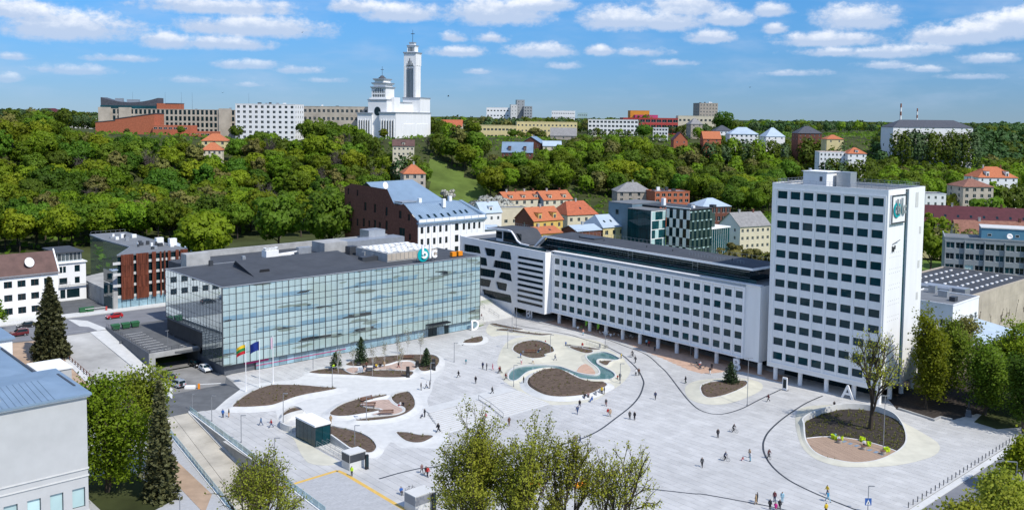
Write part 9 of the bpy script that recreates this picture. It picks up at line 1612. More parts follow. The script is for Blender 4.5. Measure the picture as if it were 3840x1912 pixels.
# ---------------------------------------------------------------- lamps, poles, bins, benches and the rest of the street furniture
def lamp_post(x,y,h,label,arm=0.9,rz=0.0,group=None,double=False):
 t=thing('street_lamp',label,'street lamp',(x,y,0),rz,group)
 g=G();g.tube((0,0,0),(0,0,h),0.075,0.06,8);g.tube((0,0,0),(0,0,0.35),0.13,0.12,8);g.make('pole','pole_grey',t)
 for s in((1,-1)if double else(1,)):
  bx(t,'lamp_head','pole_grey',0.02 if s>0 else-arm,arm if s>0 else-0.02,-0.11,0.11,h-0.06,h+0.03)
 return t
LLAB=['lamp post left of the two talking people by the ramp','middle lamp post along the ramp balustrade','right lamp post along the ramp balustrade','tall lamp post rising from the small bed behind the kiosk','lamp post at the tip of the long leaf-shaped bed','lamp post between the bench deck and the steps side','lamp post in the drop-shaped bed right of the kiosk','short lamp post left of the front lobe by the facade','lamp post at the black loudspeakers','lamp post alone in the open square left of the pool','lamp post at the left point of the rounded bed','lamp post at the right of the rounded bed','lamp post standing in the left end of the pool','lamp post right of the pool bend','lamp post near the bicycle stands','tall lamp post at the pine bed before the tower','tall lamp post at the oval timber deck','lamp post with a blue crossing sign at the bottom right']
for i,(x,y,h)in enumerate(DATA['lamps']):
 lp=lamp_post(x,y,max(4.2,h),LLAB[i],0.9 if i!=16 else 0.7,0.0,double=(i in(15,16)))
 if i==17:
  g=G();g.box(-0.5,0.5,-0.06,-0.01,1.2,2.3);g.make('sign_board',paint('sign_blue',(0.02,0.10,0.35)),lp)
  g=G();g.poly([(-0.36,-0.075,1.32),(0.36,-0.075,1.32),(0,-0.075,2.1)]);g.make('sign_triangle','white_paint',lp)
  g=G();g.tube((0.02,-0.085,1.75),(0.0,-0.085,1.6),0.05);g.tube((0,-0.085,1.62),(-0.12,-0.085,1.4),0.03);g.tube((0,-0.085,1.62),(0.12,-0.085,1.4),0.03);g.make('sign_figure','black',lp)
lamp_post(*DATA['spots']['road_lamp'],8.0,'street lamp with white head over the right-hand road',2.6,PI*0.93)
for k,(p,h,lab)in enumerate(((DATA['spots']['b1_lamp_a'],6.0,'left of two tall masts in front of letters BI'),(DATA['spots']['b1_lamp_b'],6.2,'right of two tall masts in front of letters BI'),(DATA['spots']['low_lamp'],3.4,'short white-headed lamp on the lower left pavement'),(DATA['spots']['jn_lamp'],3.4,'short white-headed lamp at the head of the ramp'))):
 lamp_post(*p,h,lab,0.4,0.0)
for(x,y),fl,lab in zip(DATA['flagpoles'],('lt','eu','pale'),('white flagpole with yellow, green and red flag','white flagpole with dark blue flag','white flagpole with a pale flag hanging limp')):
 t=thing('flagpole',lab,'flagpole',(x,y,0));H=10.6
 g=G();g.tube((0,0,0),(0,0,H),0.11,0.06,8);g.tube((0,0,0),(0,0,0.3),0.2,0.18,8);g.tube((0,0,H),(0,0,H+0.15),0.09,0.05,8);g.make('pole','white2',t)
 cols={'lt':[(0.75,0.50,0.02),(0.02,0.22,0.06),(0.50,0.02,0.03)],'eu':[(0.01,0.03,0.20)],'pale':[(0.62,0.45,0.55)]}[fl]
 fgo=link('flag',None,t);n=len(cols)
 for i,c in enumerate(cols):
  g=G();W_,Hh=(1.9,2.0)if fl!='pale' else(0.5,2.6);m_=8
  for j in range(m_):
   def P(f,k):drop=0.75*f*f+0.15*f if fl!='pale' else 0.1*f;return(-0.08-W_*f,0.14*math.sin(f*7+k),H-0.25-Hh*k-drop)
   f0,f1=j/m_,(j+1)/m_;k0,k1=i/n,(i+1)/n;g.poly([P(f0,k1),P(f1,k1),P(f1,k0),P(f0,k0)])
  g.make('stripe',cloth(c),fgo)
BOL=G();BOL.lathe([(0.075,0),(0.075,0.85),(0.06,0.9),(0.03,0.92)],8);bme=BOL.mesh('bollard',M['metal_dark'])
(bx0,by0),(bx1,by1)=(96.3,171.0),(62.3,139.3)
for i in range(29):
 f=i/28;o=link('bollard',bme,None,(bx0+(bx1-bx0)*f-0.5*0,by0+(by1-by0)*f,0.005));tag(o,'dark slim bollard in the row along the right-hand kerb','bollard','bollards along the right-hand kerb')
def bench(p,rz,label):
 t=thing('bench',label,'bench',(*p[:2],p[2]if len(p)>2 else 0.3),rz)
 sl=G();sl.box(-1.5,1.5,0,0.10,-0.03,0.03);sme=sl.mesh('slat',M['wood_slat'])
 for i in range(4):link('slat',sme,t,(0,-0.25+i*0.13,0.45))
 for i in range(3):o=link('slat',sme,t,(0,0.30+0.03*i,0.58+i*0.13));o.rotation_euler=(PI/2,0,0)
 for x in(-1.2,1.2):g=G();g.box(x-0.04,x+0.04,-0.25,0.3,0,0.42);g.box(x-0.04,x+0.04,0.26,0.34,0.42,0.9);g.make('leg','metal_dark',t)
for k,lab in(('bench_a','long slatted bench at the rear of the curved timber deck'),('bench_b','slatted bench on the left point of the curved deck'),('bench_c','slatted bench at the front edge of the curved deck'),('bench_d','bench on the deck inside the rounded bed'),('bench_e','bench behind the band on the rear bed')):
 p=DATA['spots'][k];bench(p,{'bench_a':0.75,'bench_b':0.0,'bench_c':0.15,'bench_d':0.0,'bench_e':0.1}[k],lab)
def pylon(p,label,w=0.55,d=0.4,h=2.3):t=thing('info_pylon',label,'pylon',(*p[:2],0),A_U);bx(t,'body','black',-w/2,w/2,-d/2,d/2,0.05,h);bx(t,'foot','metal_dark',-w/2-0.04,w/2+0.04,-d/2-0.04,d/2+0.04,0,0.05);bx(t,'screen','gl_dark',-w/2+0.05,w/2-0.05,-d/2-0.012,-d/2-0.002,0.5,h-0.15)
for k,lab,h in(('pylon_a','black information pylon right of the grey block near the kiosk',2.5),('pylon_b','black pylon right of the lower grey block',2.7)):pylon(DATA['spots'][k],lab,h=h)
for k,lab,h in(('spk_a','black loudspeaker stack at the front of the band deck',2.4),('spk_b','tall black loudspeaker stack on the right of the rear bed',2.6),('spk_c','small black loudspeaker left of the tall stack',1.6)):
 p=DATA['spots'][k];t=thing('loudspeaker',lab,'loudspeaker',(*p[:2],0.3),0.3);bx(t,'bass_cabinet','black',-0.4,0.4,-0.35,0.35,0,h*0.55);bx(t,'top_cabinet','black',-0.35,0.35,-0.3,0.3,h*0.55+0.02,h);g=G();g.lathe([(0.25,0),(0.15,0.02)],12);o=g.make('cone','metal_dark',t,(0,-0.36,h*0.28));o.rotation_euler=(PI/2,0,0)
p=DATA['spots']['totem'];t=thing('info_totem','white information totem with dark screen before the tower','sign',(*p[:2],0),-0.8);bx(t,'body','white2',-0.55,0.55,-0.14,0.14,0,2.9);bx(t,'screen','gl_dark',-0.4,0.4,-0.155,-0.143,0.5,2.5);bx(t,'foot','metal_dark',-0.8,0.8,-0.4,0.4,-0.0,0.06)
# glass kiosk over the underground stairs, grey blocks, stair well
def kiosk():
 t=thing('glass_kiosk','glass box with white roof over the stairs to the underground garage','kiosk',(*P0,0),A_U)
 u0,u1,v0,v1,h=-7.0,-3.8,-52.4,-45.6,3.7
 bx(t,'roof','white2',u0-0.1,u1+0.1,v0-0.1,v1+0.1,h,h+0.3)
 gm={}
 for i in range(5):
  a=v0+(v1-v0)*i/5
  for x in(u0,u1-0.05):g=G();g.box(x,x+0.05,a+0.03,a+(v1-v0)/5-0.03,0.0,h-0.02);g.make('glass_wall','gl_teal'if x==u0 else M['gl_dark'],t)
 for i in range(2):bx(t,'glass_wall','gl_teal',u0+0.06+i*1.55,u0+1.55+i*1.55,v0,v0+0.05,0.0,h-0.02)
 g=G()
 for x,y in((u0,v0),(u1,v0),(u0,v1),(u1,v1)):g.box(x-0.05,x+0.05,y-0.05,y+0.05,0,h)
 g.box(u0-0.06,u1+0.06,v0-0.06,v0+0.06,h-0.2,h-0.02);g.make('frame','metal_dark',t)
 bx(t,'dark_interior','gl_dark',u0+0.3,u1-0.3,v0+0.6,v1-0.3,0,h-0.3)
 g=G();g.box(u0-0.15,u0+0.15,-52.6,-63.0+0.2,0,0.5);w=g
 t2=thing('stair_well','concrete-sided stairs with handrails in front of the glass kiosk','stairs',(*P0,0),A_U)
 bx(t2,'flight','concrete_mid',-6.9,-3.9,-61.5,-52.6,0.012,0.05)
 for k in range(14):bx(t2,'step','concrete_pale',-6.7,-4.1,-61.0+k*0.6,-60.97+k*0.6,0.05,0.06+0.02*k)
 g=G();g.prism([(-3.9,-61.5),(-3.6,-61.5),(-3.6,-52.5),(-3.9,-52.5)],0,[0.6,0.6,1.7,1.7]);g.make('side_wall','concrete_pale',t2)
 for x in(-7.0,-5.9,-4.9,-4.1):bars_rail('handrail',t2,[(x,-61.5,0),(x,-53,0.3)],1.0,'metal',2.5,(1.0,0.6),0.03)
 t3=thing('curved_wall','low curved pale concrete wall left of the glass kiosk','wall');P=smooth_loop(DATA['curved_wall'],5,False)
 ribbon(P,0.35,0,1.25,'wall',M['concrete_pale'],t3)
 for k,(a,lab)in enumerate((((-8.3,-65.9,-5.1,-63.4),'grey and dark striped concrete block at the corner of the paved ramp roof'),((-10.2,-87.0,-6.5,-84.2),'lower grey concrete block at the bottom edge'))):
  b=thing('vent_block',lab,'ventilation block',(*P0,0),A_U);u0_,w0,u1_,w1=a
  bx(b,'body','concrete_pale',u0_,u1_,w0,w1,0,2.7);g=G();g.box(u0_-0.02,u0_-0.003,w0+0.05,w1-0.05,1.3,2.6);g.box(u0_+0.05,u1_-0.05,w0-0.02,w0-0.003,1.3,2.6);g.make('louvre_panel','metal_dark'if k==0 else M['pole_grey'],b)
  bx(b,'cap','concrete_pale',u0_-0.05,u1_+0.05,w0-0.05,w1+0.05,2.7,2.8)
kiosk()
# bins, cubes, planters
BIN=G();BIN.box(-0.22,0.22,-0.22,0.22,0,0.95);BIN.box(-0.25,0.25,-0.25,0.25,0.97,1.02);binme=BIN.mesh('litter_bin',M['pole_grey'])
for i,p in enumerate(DATA['bins']):tag(link('litter_bin',binme,None,(*p,0)),('grey litter bin at the left of the big domed bed','grey litter bin by the seated group','grey litter bin on the cream path by the bicycle stands','grey litter bin inside the rounded bed')[i],'litter bin')
for i,u in enumerate((-8.2,-5.6,-3.2)):
 p=xy(u,44.5+0.1*i);t=thing('waste_container',('left','middle','right')[i]+' of three green waste containers on the parking deck','waste container',(*p,4.06),A_U)
 g=G();g.add([(-0.8,-0.5,0.25),(0.8,-0.5,0.25),(0.8,0.5,0.25),(-0.8,0.5,0.25),(-1.0,-0.65,1.25),(1.0,-0.65,1.25),(1.0,0.65,1.25),(-1.0,0.65,1.25)],[(0,3,2,1),(0,1,5,4),(1,2,6,5),(2,3,7,6),(3,0,4,7),(4,5,6,7)]);g.make('body','bin_green',t)
 g=G();g.prism([(-1.05,-0.7),(1.05,-0.7),(1.05,0.7),(-1.05,0.7)],1.25,[1.35,1.35,1.55,1.55]);g.make('lid','bin_green',t)
 for wx in(-0.7,0.7):g=G();g.tube((wx,-0.5,0.12),(wx,0.5,0.12),0.12,n=8);g.make('wheel','black',t)
for p,lab in((xy(-7.7,71.5),'green container at the corner of the white house'),(xy(-5.8,71.3),'narrow green bin beside the container')):
 t=thing('waste_container',lab,'waste container',(*p,4.14),A_U);bx(t,'body','bin_green',-0.9,0.9,-0.5,0.5,0.15,1.2);bx(t,'lid','bin_green',-0.95,0.95,-0.55,0.55,1.2,1.32)
t=thing('rail_fence','dark wooden rail fence along the left side of the sloping road','fence')
pf=[xy(-24.2-0.02*i,42-2.0*i)for i in range(20)];zf=[float(hgt(*p))for p in pf]
for i in range(20):bx(t,'post','wood_slat',pf[i][0]-0.08,pf[i][0]+0.08,pf[i][1]-0.08,pf[i][1]+0.08,zf[i]-0.1,zf[i]+1.0)
for i in range(19):g=G();g.tube((*pf[i],zf[i]+0.9),(*pf[i+1],zf[i+1]+0.9),0.07,n=4);g.tube((*pf[i],zf[i]+0.5),(*pf[i+1],zf[i+1]+0.5),0.05,n=4);g.make('rail','wood_slat',t)
for i in range(3):p=xy(-25.8-0.3*i,30-3.2*i);t=thing('timber_stack',('upper','middle','lower')[i]+' stack of planks behind the rail fence','timber stack',(*p,float(hgt(*p))),A_U+1.3);
for t in[o for o in bpy.data.objects if o.name.startswith('timber_stack')]:
 for k in range(5):bx(t,'plank','timber',-1.6,1.6,-0.5+0.2*k,-0.33+0.2*k,0.3,0.42)
 for x in(-1.1,1.1):bx(t,'bearer','wood_slat',x-0.1,x+0.1,-0.5,0.5,0,0.3)
def barrier(p,rz,z,L,label,cab='orange'):
 t=thing('boom_barrier',label,'barrier',(*p,z),rz);g=G();g.box(-0.22,0.22,-0.2,0.2,0,1.1);g.make('cabinet',M[cab],t);bx(t,'boom','white_paint',0.1,L,-0.05,0.05,0.9,1.0)
barrier(xy(-1.8,70.2),A_U+PI-0.1,4.13,5.5,'raised kerb barrier with orange cabinet before the yard','red_clad');barrier(xy(-0.2,-0.3)if False else DATA['spots']['barrier'],0.25,0.02,4.6,'boom barrier with orange cabinet on the asphalt by the garage')
t=thing('white_barrier','white plastic barrier lying by the parked van','barrier',(*DATA['spots']['wbar'],0.02),0.1);bx(t,'body','white_paint',-1.1,1.1,-0.55,0.55,0.0,0.5);bx(t,'top_rib','white_paint',-0.9,0.9,-0.35,0.35,0.5,0.62)
# ---------------------------------------------------------------- cars
def car(p,z,rz,col,label,kind='hatch',tail=None):
 t=thing('parked_car',label,'car',(*p,z),rz)
 L,W=(4.2,1.74)if kind=='hatch' else(4.5,1.82);hb,hr=(0.92,1.46)if kind=='hatch' else(1.05,1.80)
 if kind=='hatch':prof=[(-2.1,0.35),(-2.12,0.75),(-2.02,0.98),(-1.75,1.36),(-1.0,1.47),(0.1,1.44),(0.95,0.98),(1.75,0.84),(2.05,0.66),(2.1,0.35)]
 else:prof=[(-2.2,0.45),(-2.22,1.05),(-2.12,1.72),(-1.7,1.8),(0.1,1.78),(0.85,1.18),(1.9,1.02),(2.2,0.8),(2.22,0.45)]
 g=G();n=len(prof)
 def halfw(z):return W/2*(1.0 if z<hb else 1.0-0.24*(z-hb)/(hr-hb))
 Lf=[(x,-halfw(zz),zz)for x,zz in prof];Rt=[(x,halfw(zz),zz)for x,zz in prof]
 g.add(Lf+Rt,[(i,n+i,n+(i+1)%n,(i+1)%n)for i in range(n)]+[tuple(range(n)),tuple(range(2*n-1,n-1,-1))]);body=g.make('body',col,t)
 def glass(nm,pts):g=G();g.poly(pts);g.make(nm,M['gl_dark'],t)
 k=[i for i,q in enumerate(prof)]
 e=0.012
 def sidewin(y):
  P=[(-1.6,1.02),(0.75,1.02),(0.05,1.38),(-1.35,1.38)]if kind=='hatch' else[(-2.0,1.12),(0.72,1.16),(0.08,1.66),(-1.85,1.68)]
  s=1 if y>0 else-1;pts=[(x,s*(halfw(zz)+e),zz)for x,zz in P];glass('side_window',pts if s<0 else pts[::-1])
 sidewin(1);sidewin(-1)
 if kind=='hatch':w0,w1,r0,r1=(0.92,1.02),(0.16,1.42),(-1.98,1.03),(-1.74,1.33)
 else:w0,w1,r0,r1=(0.84,1.21),(0.14,1.74),(-2.215,1.12),(-2.13,1.66)
 def across(a,b,off,nm,f):
  y0,y1=halfw(a[1])*0.9,halfw(b[1])*0.88;P=[(a[0]+off,-y0,a[1]+0.02),(a[0]+off,y0,a[1]+0.02),(b[0]+off,y1,b[1]+0.02),(b[0]+off,-y1,b[1]+0.02)];glass(nm,P if f else P[::-1])
 across(w0,w1,0.03,'windscreen',True);across(r0,r1,-0.02,'rear_window',False)
 wg=G();wg.lathe([(0.2,0),(0.32,0.0),(0.32,0.2),(0.2,0.2)],14);wme=wg.mesh('wheel',M['black']);rg=G();rg.lathe([(0.19,-0.012),(0.19,0.21)],10);rme=rg.mesh('rim',M['metal'])
 for x in(-1.32,1.32):
  for s in(1,-1):o=link('wheel',wme,t,(x,s*(W/2-0.19)+(-0.0 if s>0 else 0),0.32));o.rotation_euler=(-PI/2*s,0,0);link('rim',rme,o)
 for s in(1,-1):
  g=G();xx=prof[-2][0];g.box(xx-0.14,xx+0.03,s*0.62-0.16,s*0.62+0.16,0.62,0.78);g.make('headlight','white2',t)
  g=G();xx=prof[1][0];g.box(xx-0.02,xx+0.1,s*0.7-0.12,s*0.7+0.12,0.72,0.98);g.make('tail_light','red_clad',t)
  g=G();g.box(0.6,0.78,s*(W/2-0.02),s*(W/2+0.16),0.98,1.1)if s>0 else g.box(0.6,0.78,-(W/2+0.16),-(W/2-0.02),0.98,1.1);g.make('mirror',col,t)
 g=G();g.box(prof[0][0]-0.04,prof[0][0]+0.1,-W/2+0.1,W/2-0.1,0.32,0.52);g.box(prof[-1][0]-0.1,prof[-1][0]+0.05,-W/2+0.1,W/2-0.1,0.32,0.52);g.make('bumper','black',t)
 if kind=='van':
  g=G();g.tube((-2.32,0.25,0.95),(-2.24,0.25,0.95),0.34,n=14);g.make('spare_wheel','black',t)
  g=G();g.box(-1.7,0,-0.7,-0.64,1.8,1.86);g.box(-1.7,0,0.64,0.7,1.8,1.86);g.make('roof_bar','metal',t)
 return t
RED=paint('car_red',(0.40,0.008,0.014));WHT=paint('car_white',(0.75,0.76,0.76));BLK=paint('car_black',(0.012,0.012,0.014));SIL=paint('car_silver',(0.50,0.53,0.56),0.3,0.6,0.4);DKR=paint('car_dark_red',(0.12,0.01,0.012));GRY=paint('car_grey',(0.12,0.13,0.15),0.3,0.6,0.3)
car(DATA['spots']['car_red'],4.005,A_U+PI,RED,'red hatchback parked on the upper street')
car(DATA['spots']['car_white'],0.03,A_U+PI*1.5-0.05,WHT,'white hatchback parked at the foot of the glass building')
car(DATA['spots']['car_darkg'],0.03,A_U+PI*1.5,BLK,'dark car in the garage shade beside the white hatchback')
car(DATA['spots']['car_black'],0.04,A_U+PI*0.5+0.1,BLK,'black car next to the silver van at the garage ramp')
car(DATA['spots']['car_van'],0.04,A_U+PI*0.5+0.15,SIL,'silver off-road van with spare wheel near the garage','van')
car(DATA['spots']['car_l1'],4.005,A_U+PI,BLK,'dark car behind the dense spruce on the upper street')
car(DATA['spots']['car_l2'],4.005,A_U+PI,DKR,'dark red car nearest the museum roof on the upper street','van')
for i in range(3):car(xy(2.5+i*3.2,25.5),4.07,A_U+PI*0.5,(GRY,BLK,SIL)[i],('grey car','black car','silver car')[i]+' under the overhang of the glass building')
car(DATA['spots']['car_museum'],0.06,0.6,WHT,'light car half hidden behind the big maple')
# ---------------------------------------------------------------- bicycles
def bicycle(p,rz,label,z=0.0):
 t=thing('bicycle',label,'bicycle',(*p[:2],z),rz)
 wg=G();n=18
 for i in range(n):a,b=2*PI*i/n,2*PI*(i+1)/n;wg.tube((0.33*math.cos(a),0,0.33*math.sin(a)),(0.33*math.cos(b),0,0.33*math.sin(b)),0.022,n=4,ends=False)
 for i in range(6):a=PI*i/3;wg.tube((0,0,0),(0.32*math.cos(a),0,0.32*math.sin(a)),0.006,n=3,ends=False)
 wme=wg.mesh('wheel',M['black']);link('wheel',wme,t,(-0.52,0,0.34));link('wheel',wme,t,(0.52,0,0.34))
 g=G()
 for a,b in(((-0.52,0,0.34),(-0.08,0,0.3)),((-0.08,0,0.3),(-0.2,0,0.82)),((-0.52,0,0.34),(-0.18,0,0.74)),((-0.18,0,0.74),(0.38,0,0.8)),((-0.08,0,0.3),(0.38,0,0.74)),((0.52,0,0.34),(0.36,0,0.95))):g.tube(a,b,0.02,n=5)
 g.make('frame','metal_dark',t);g=G();g.tube((0.34,-0.28,1.0),(0.34,0.28,1.0),0.016,n=5);g.tube((0.36,0,0.92),(0.34,0,1.0),0.018,n=5);g.make('handlebar','black',t)
 bx(t,'saddle','black',-0.34,-0.08,-0.07,0.07,0.84,0.9);return t
def pose_mesh(kind):
 """one continuous skinned body; returns mesh and a region (0 skin, 1 top, 2 legs, 3 shoes, 4 hair) per face"""
 J={};E_=[]
 def j(n,p,r):J[n]=(p,r)
 sit=kind in('sit','ride');hip=0.93 if kind not in('sit','ride')else(0.50 if kind=='sit' else 0.97);lean=0.0 if kind!='ride' else 0.22
 tz=hip
 j('pelvis',(0,0,tz),(0.15,0.12));j('waist',(lean*0.4,0,tz+0.2),(0.145,0.11));j('chest',(lean*0.9,0,tz+0.42),(0.18,0.12));j('neck',(lean*1.15+0.01,0,tz+0.57),(0.062,0.062));j('head',(lean*1.3+0.03,0,tz+0.68),(0.095,0.085));j('crown',(lean*1.3+0.025,0,tz+0.76),(0.082,0.08))
 E_+=[('pelvis','waist'),('waist','chest'),('chest','neck'),('neck','head'),('head','crown')]
 sw={'stand':0.0,'walk':0.32,'walk2':-0.32,'coat':0.12,'sit':0,'ride':0}[kind]
 for s,nm in((1,'l'),(-1,'r')):
  a=sw*s
  j('sho'+nm,(lean*0.95,0.185*s,tz+0.47),(0.07,0.07))
  if kind=='ride':el,ha=(0.42,0.24*s,tz+0.24),(0.58,0.22*s,tz+0.12)
  elif kind=='sit':el,ha=(0.1,0.25*s,tz+0.22),(0.34,0.14*s,tz+0.14)
  else:el,ha=(-a*0.35-0.03,0.25*s,tz+0.20),(-a*0.7+0.10,0.25*s,tz-0.04)
  j('elb'+nm,el,(0.05,0.05));j('wri'+nm,tuple(np.array(el)+(np.array(ha)-np.array(el))*0.93),(0.036,0.036));v=np.array(ha)-np.array(el);v/=np.linalg.norm(v);j('han'+nm,tuple(np.array(ha)+v*0.10),(0.035,0.028))
  if kind=='sit':kn,an=(0.46,0.12*s,0.52),(0.44,0.12*s,0.10)
  elif kind=='ride':kn,an=((0.34,0.11*s,0.70),(0.14,0.11*s,0.34))if s>0 else((0.30,0.11*s,0.62),(-0.02,0.11*s,0.20))
  else:kn,an=(a*0.55+0.03,0.10*s,0.50),(a*1.1-(0.14 if a<0 else 0.0),0.10*s,0.10+(0.06 if a<0 else 0))
  j('hipj'+nm,(0,0.095*s,tz-0.06),(0.105,0.105));j('kne'+nm,kn,(0.066,0.066));j('ank'+nm,an,(0.048,0.048));j('toe'+nm,(an[0]+0.17,an[1]+0.02*s,an[2]-0.055),(0.042,0.035))
  E_+=[('chest','sho'+nm),('sho'+nm,'elb'+nm),('elb'+nm,'wri'+nm),('wri'+nm,'han'+nm),('pelvis','hipj'+nm),('hipj'+nm,'kne'+nm),('kne'+nm,'ank'+nm),('ank'+nm,'toe'+nm)]
 names=list(J);me=bpy.data.meshes.new('tmp');me.from_pydata([J[n][0]for n in names],[(names.index(a),names.index(b))for a,b in E_],[])
 o=bpy.data.objects.new('tmp',me);COL.objects.link(o);md=o.modifiers.new('s','SKIN');md.use_smooth_shade=True
 for i,n in enumerate(names):me.skin_vertices[0].data[i].radius=J[n][1];me.skin_vertices[0].data[i].use_root=(n=='pelvis')
 sb=o.modifiers.new('u','SUBSURF');sb.levels=1;sb.render_levels=1
 dg=bpy.context.evaluated_depsgraph_get();res=bpy.data.meshes.new_from_object(o.evaluated_get(dg));bpy.data.objects.remove(o)
 reg=[];pts={n:np.array(J[n][0])for n in names}
 rmap={}
 for a,b in E_:
  k=1 if a in('pelvis','waist','chest')and b in('waist','chest','neck','shol','shor')else 1 if a[:3]in('sho','elb')else 0 if a[:3]in('nec','hea','wri')else 3 if a[:3]=='ank' else 2
  if(a,b)==('pelvis','waist'):k=1
  rmap[a,b]=k
 for f in res.polygons:
  c=np.array(f.center);best=(9,0)
  for a,b in E_:
   p,q=pts[a],pts[b];d=q-p;t=np.clip(np.dot(c-p,d)/np.dot(d,d),0,1);dist=np.linalg.norm(c-(p+d*t))/(J[a][1][0]*(1-t)+J[b][1][0]*t+0.02)
   if dist<best[0]:best=(dist,rmap[a,b])
  k=best[1];hd=pts['head']
  if k==0 and c[2]>hd[2]-0.06 and np.linalg.norm(c-hd)<0.25 and(c[2]>hd[2]+0.045 or c[0]<hd[0]-0.02):k=4
  if kind=='coat' and k==2 and c[2]>0.52:k=1
  reg.append(k)
 return res,reg
POSES={}
def part_mesh(res,reg,k,infl):
 vs=[v.co+v.normal*infl for v in res.vertices];used={};V,F=[],[]
 for f,r in zip(res.polygons,reg):
  if r!=k:continue
  idx=[]
  for i in f.vertices:
   if i not in used:used[i]=len(V);V.append(tuple(vs[i]))
   idx.append(used[i])
  F.append(idx)
 me=bpy.data.meshes.new('part');me.from_pydata(V,[],F);me.polygons.foreach_set('use_smooth',[True]*len(F));me.materials.append(M['black']);return me
for kind in('stand','walk','walk2','coat','sit','ride'):
 res,reg=pose_mesh(kind);res.materials.clear();res.materials.append(M['pinkbloom'])
 POSES[kind]=(res,part_mesh(res,reg,1,0.022),part_mesh(res,reg,2,0.016),part_mesh(res,reg,3,0.012),part_mesh(res,reg,4,0.020))
SHOE,HAIRS=cloth((0.03,0.03,0.03)),{'b':cloth((0.02,0.014,0.01)),'n':cloth((0.09,0.05,0.025)),'y':cloth((0.30,0.20,0.08)),'g':cloth((0.25,0.25,0.25))}
def person(x,y,z,pose,face,top,leg,hair,s,label):
 m_=POSES[pose];o=link('person',m_[0],None,(x,y,z),face,s);tag(o,label,'person')
 for nm,me,mt in(('top',m_[1],cloth(top)),('trousers',m_[2],cloth(leg)),('shoes',m_[3],SHOE),('hair',m_[4],HAIRS[hair])):
  c=link(nm,me,o);c.material_slots[0].link='OBJECT';c.material_slots[0].material=mt
 return o
for(x,y,pose,face,top,leg,hair,s,label)in PEOPLE:person(x,y,0.02,pose,face,PAL[top],PAL[leg],hair,s,label)
for(x,y,face,lab)in BIKES:bicycle((x,y),face,lab)
# bean bags, chairs, tables
def tub_chair(p,rz,mt,label,z=0.165,group=None):
 t=thing('tub_chair',label,'chair',(*p,z),rz,group);g=G();g.lathe([(0.30,0.0),(0.36,0.1),(0.38,0.38),(0.30,0.40)],12);g.make('seat',M[mt],t)
 g=G();n=8
 for i in range(n):
  a0,a1=PI*0.25+PI*1.5*i/n,PI*0.25+PI*1.5*(i+1)/n;P=[]
  for r,zz in((0.38,0.36),(0.42,0.78),(0.36,0.78),(0.33,0.36)):P.append([(r*math.cos(a),r*math.sin(a),zz)for a in(a0,a1)])
  for q in range(4):A,B=P[q],P[(q+1)%4];g.poly([A[0],A[1],B[1],B[0]])
 g.make('backrest',M[mt],t)
CL=['leftmost lime chair on the oval timber deck','lime chair behind the left round table on the deck','lime chair right of the left round table','back lime chair of the middle group on the deck','lime chair left of the middle round table','lime chair right of the middle round table','left lime chair at the right end of the deck','rightmost lime chair on the oval timber deck']
for i,p in enumerate(DATA['chairs']):tub_chair(p,i*0.9,'lime',CL[i%len(CL)])
for i,p in enumerate(DATA['tables']):
 t=thing('side_table',('brown drum table of the left chair group','brown drum table of the middle chair group','brown drum table at the right end of the deck')[i],'table',(*p,0.165));g=G();g.lathe([(0.42,0),(0.45,0.3),(0.42,0.62)],14);g.make('drum','stone',t);g=G();g.lathe([(0.46,0.62),(0.46,0.66)],14);g.make('table_top','wood_slat',t)
for i,p in enumerate(DATA['orange']):
 t=thing('bean_bag',('left','middle','right')[i]+' orange bean bag lounger behind the foreground trees','bean bag',(*p,0.0),0.2*i);g=G();g.lathe([(0.2,0.0),(0.9,0.08),(1.05,0.3),(0.8,0.55),(0.3,0.66)],14);o=g.make('seat','orange',t,None,0,True);o.scale=(1.5,1,1);g=G();g.lathe([(0.1,0.3),(0.6,0.5),(0.62,0.8),(0.3,1.05)],12);o=g.make('headrest','orange',t,(0.6,0.2,0),0,True)
def cafe_set(p,label,mt='white_paint',z=0.03,green=False):
 t=thing('cafe_table',label,'table',(*p,z));g=G();g.lathe([(0.04,0),(0.04,0.7)],8);g.lathe([(0.3,0),(0.3,0.03)],10);g.make('leg','metal',t);g=G();g.lathe([(0.42,0.7),(0.42,0.74)],14);g.make('table_top',M[mt],t)
 for i in range(3):
  a=i*2.1+p[0];c=thing('cafe_chair',('left','rear','right')[i]+' chair at the '+label,'chair',(p[0]+0.85*math.cos(a),p[1]+0.85*math.sin(a),z),a+PI)
  mm=M['lime_green']if(green and i==0)else M[mt];g=G();g.box(-0.22,0.22,-0.22,0.22,0.43,0.47);g.make('seat',mm,c);g=G();g.box(-0.22,-0.18,-0.22,0.22,0.5,0.85);g.make('backrest',mm,c)
  for lx in(-0.19,0.19):
   for ly in(-0.19,0.19):g=G();g.tube((lx,ly,0),(lx,ly,0.43),0.018,n=4);g.make('leg','metal',c)
for i,p in enumerate(DATA['cafe']):cafe_set(p,('first','second','third','fourth','fifth','sixth')[i]+' white cafe table from the left under the long block',green=(i in(0,1,2)))
for p,lab in zip(DATA['dark_tables'],('dark cafe table on the terracotta left of the red folder','dark cafe table at the waiter on the terracotta')):cafe_set(p,lab,'metal_dark')
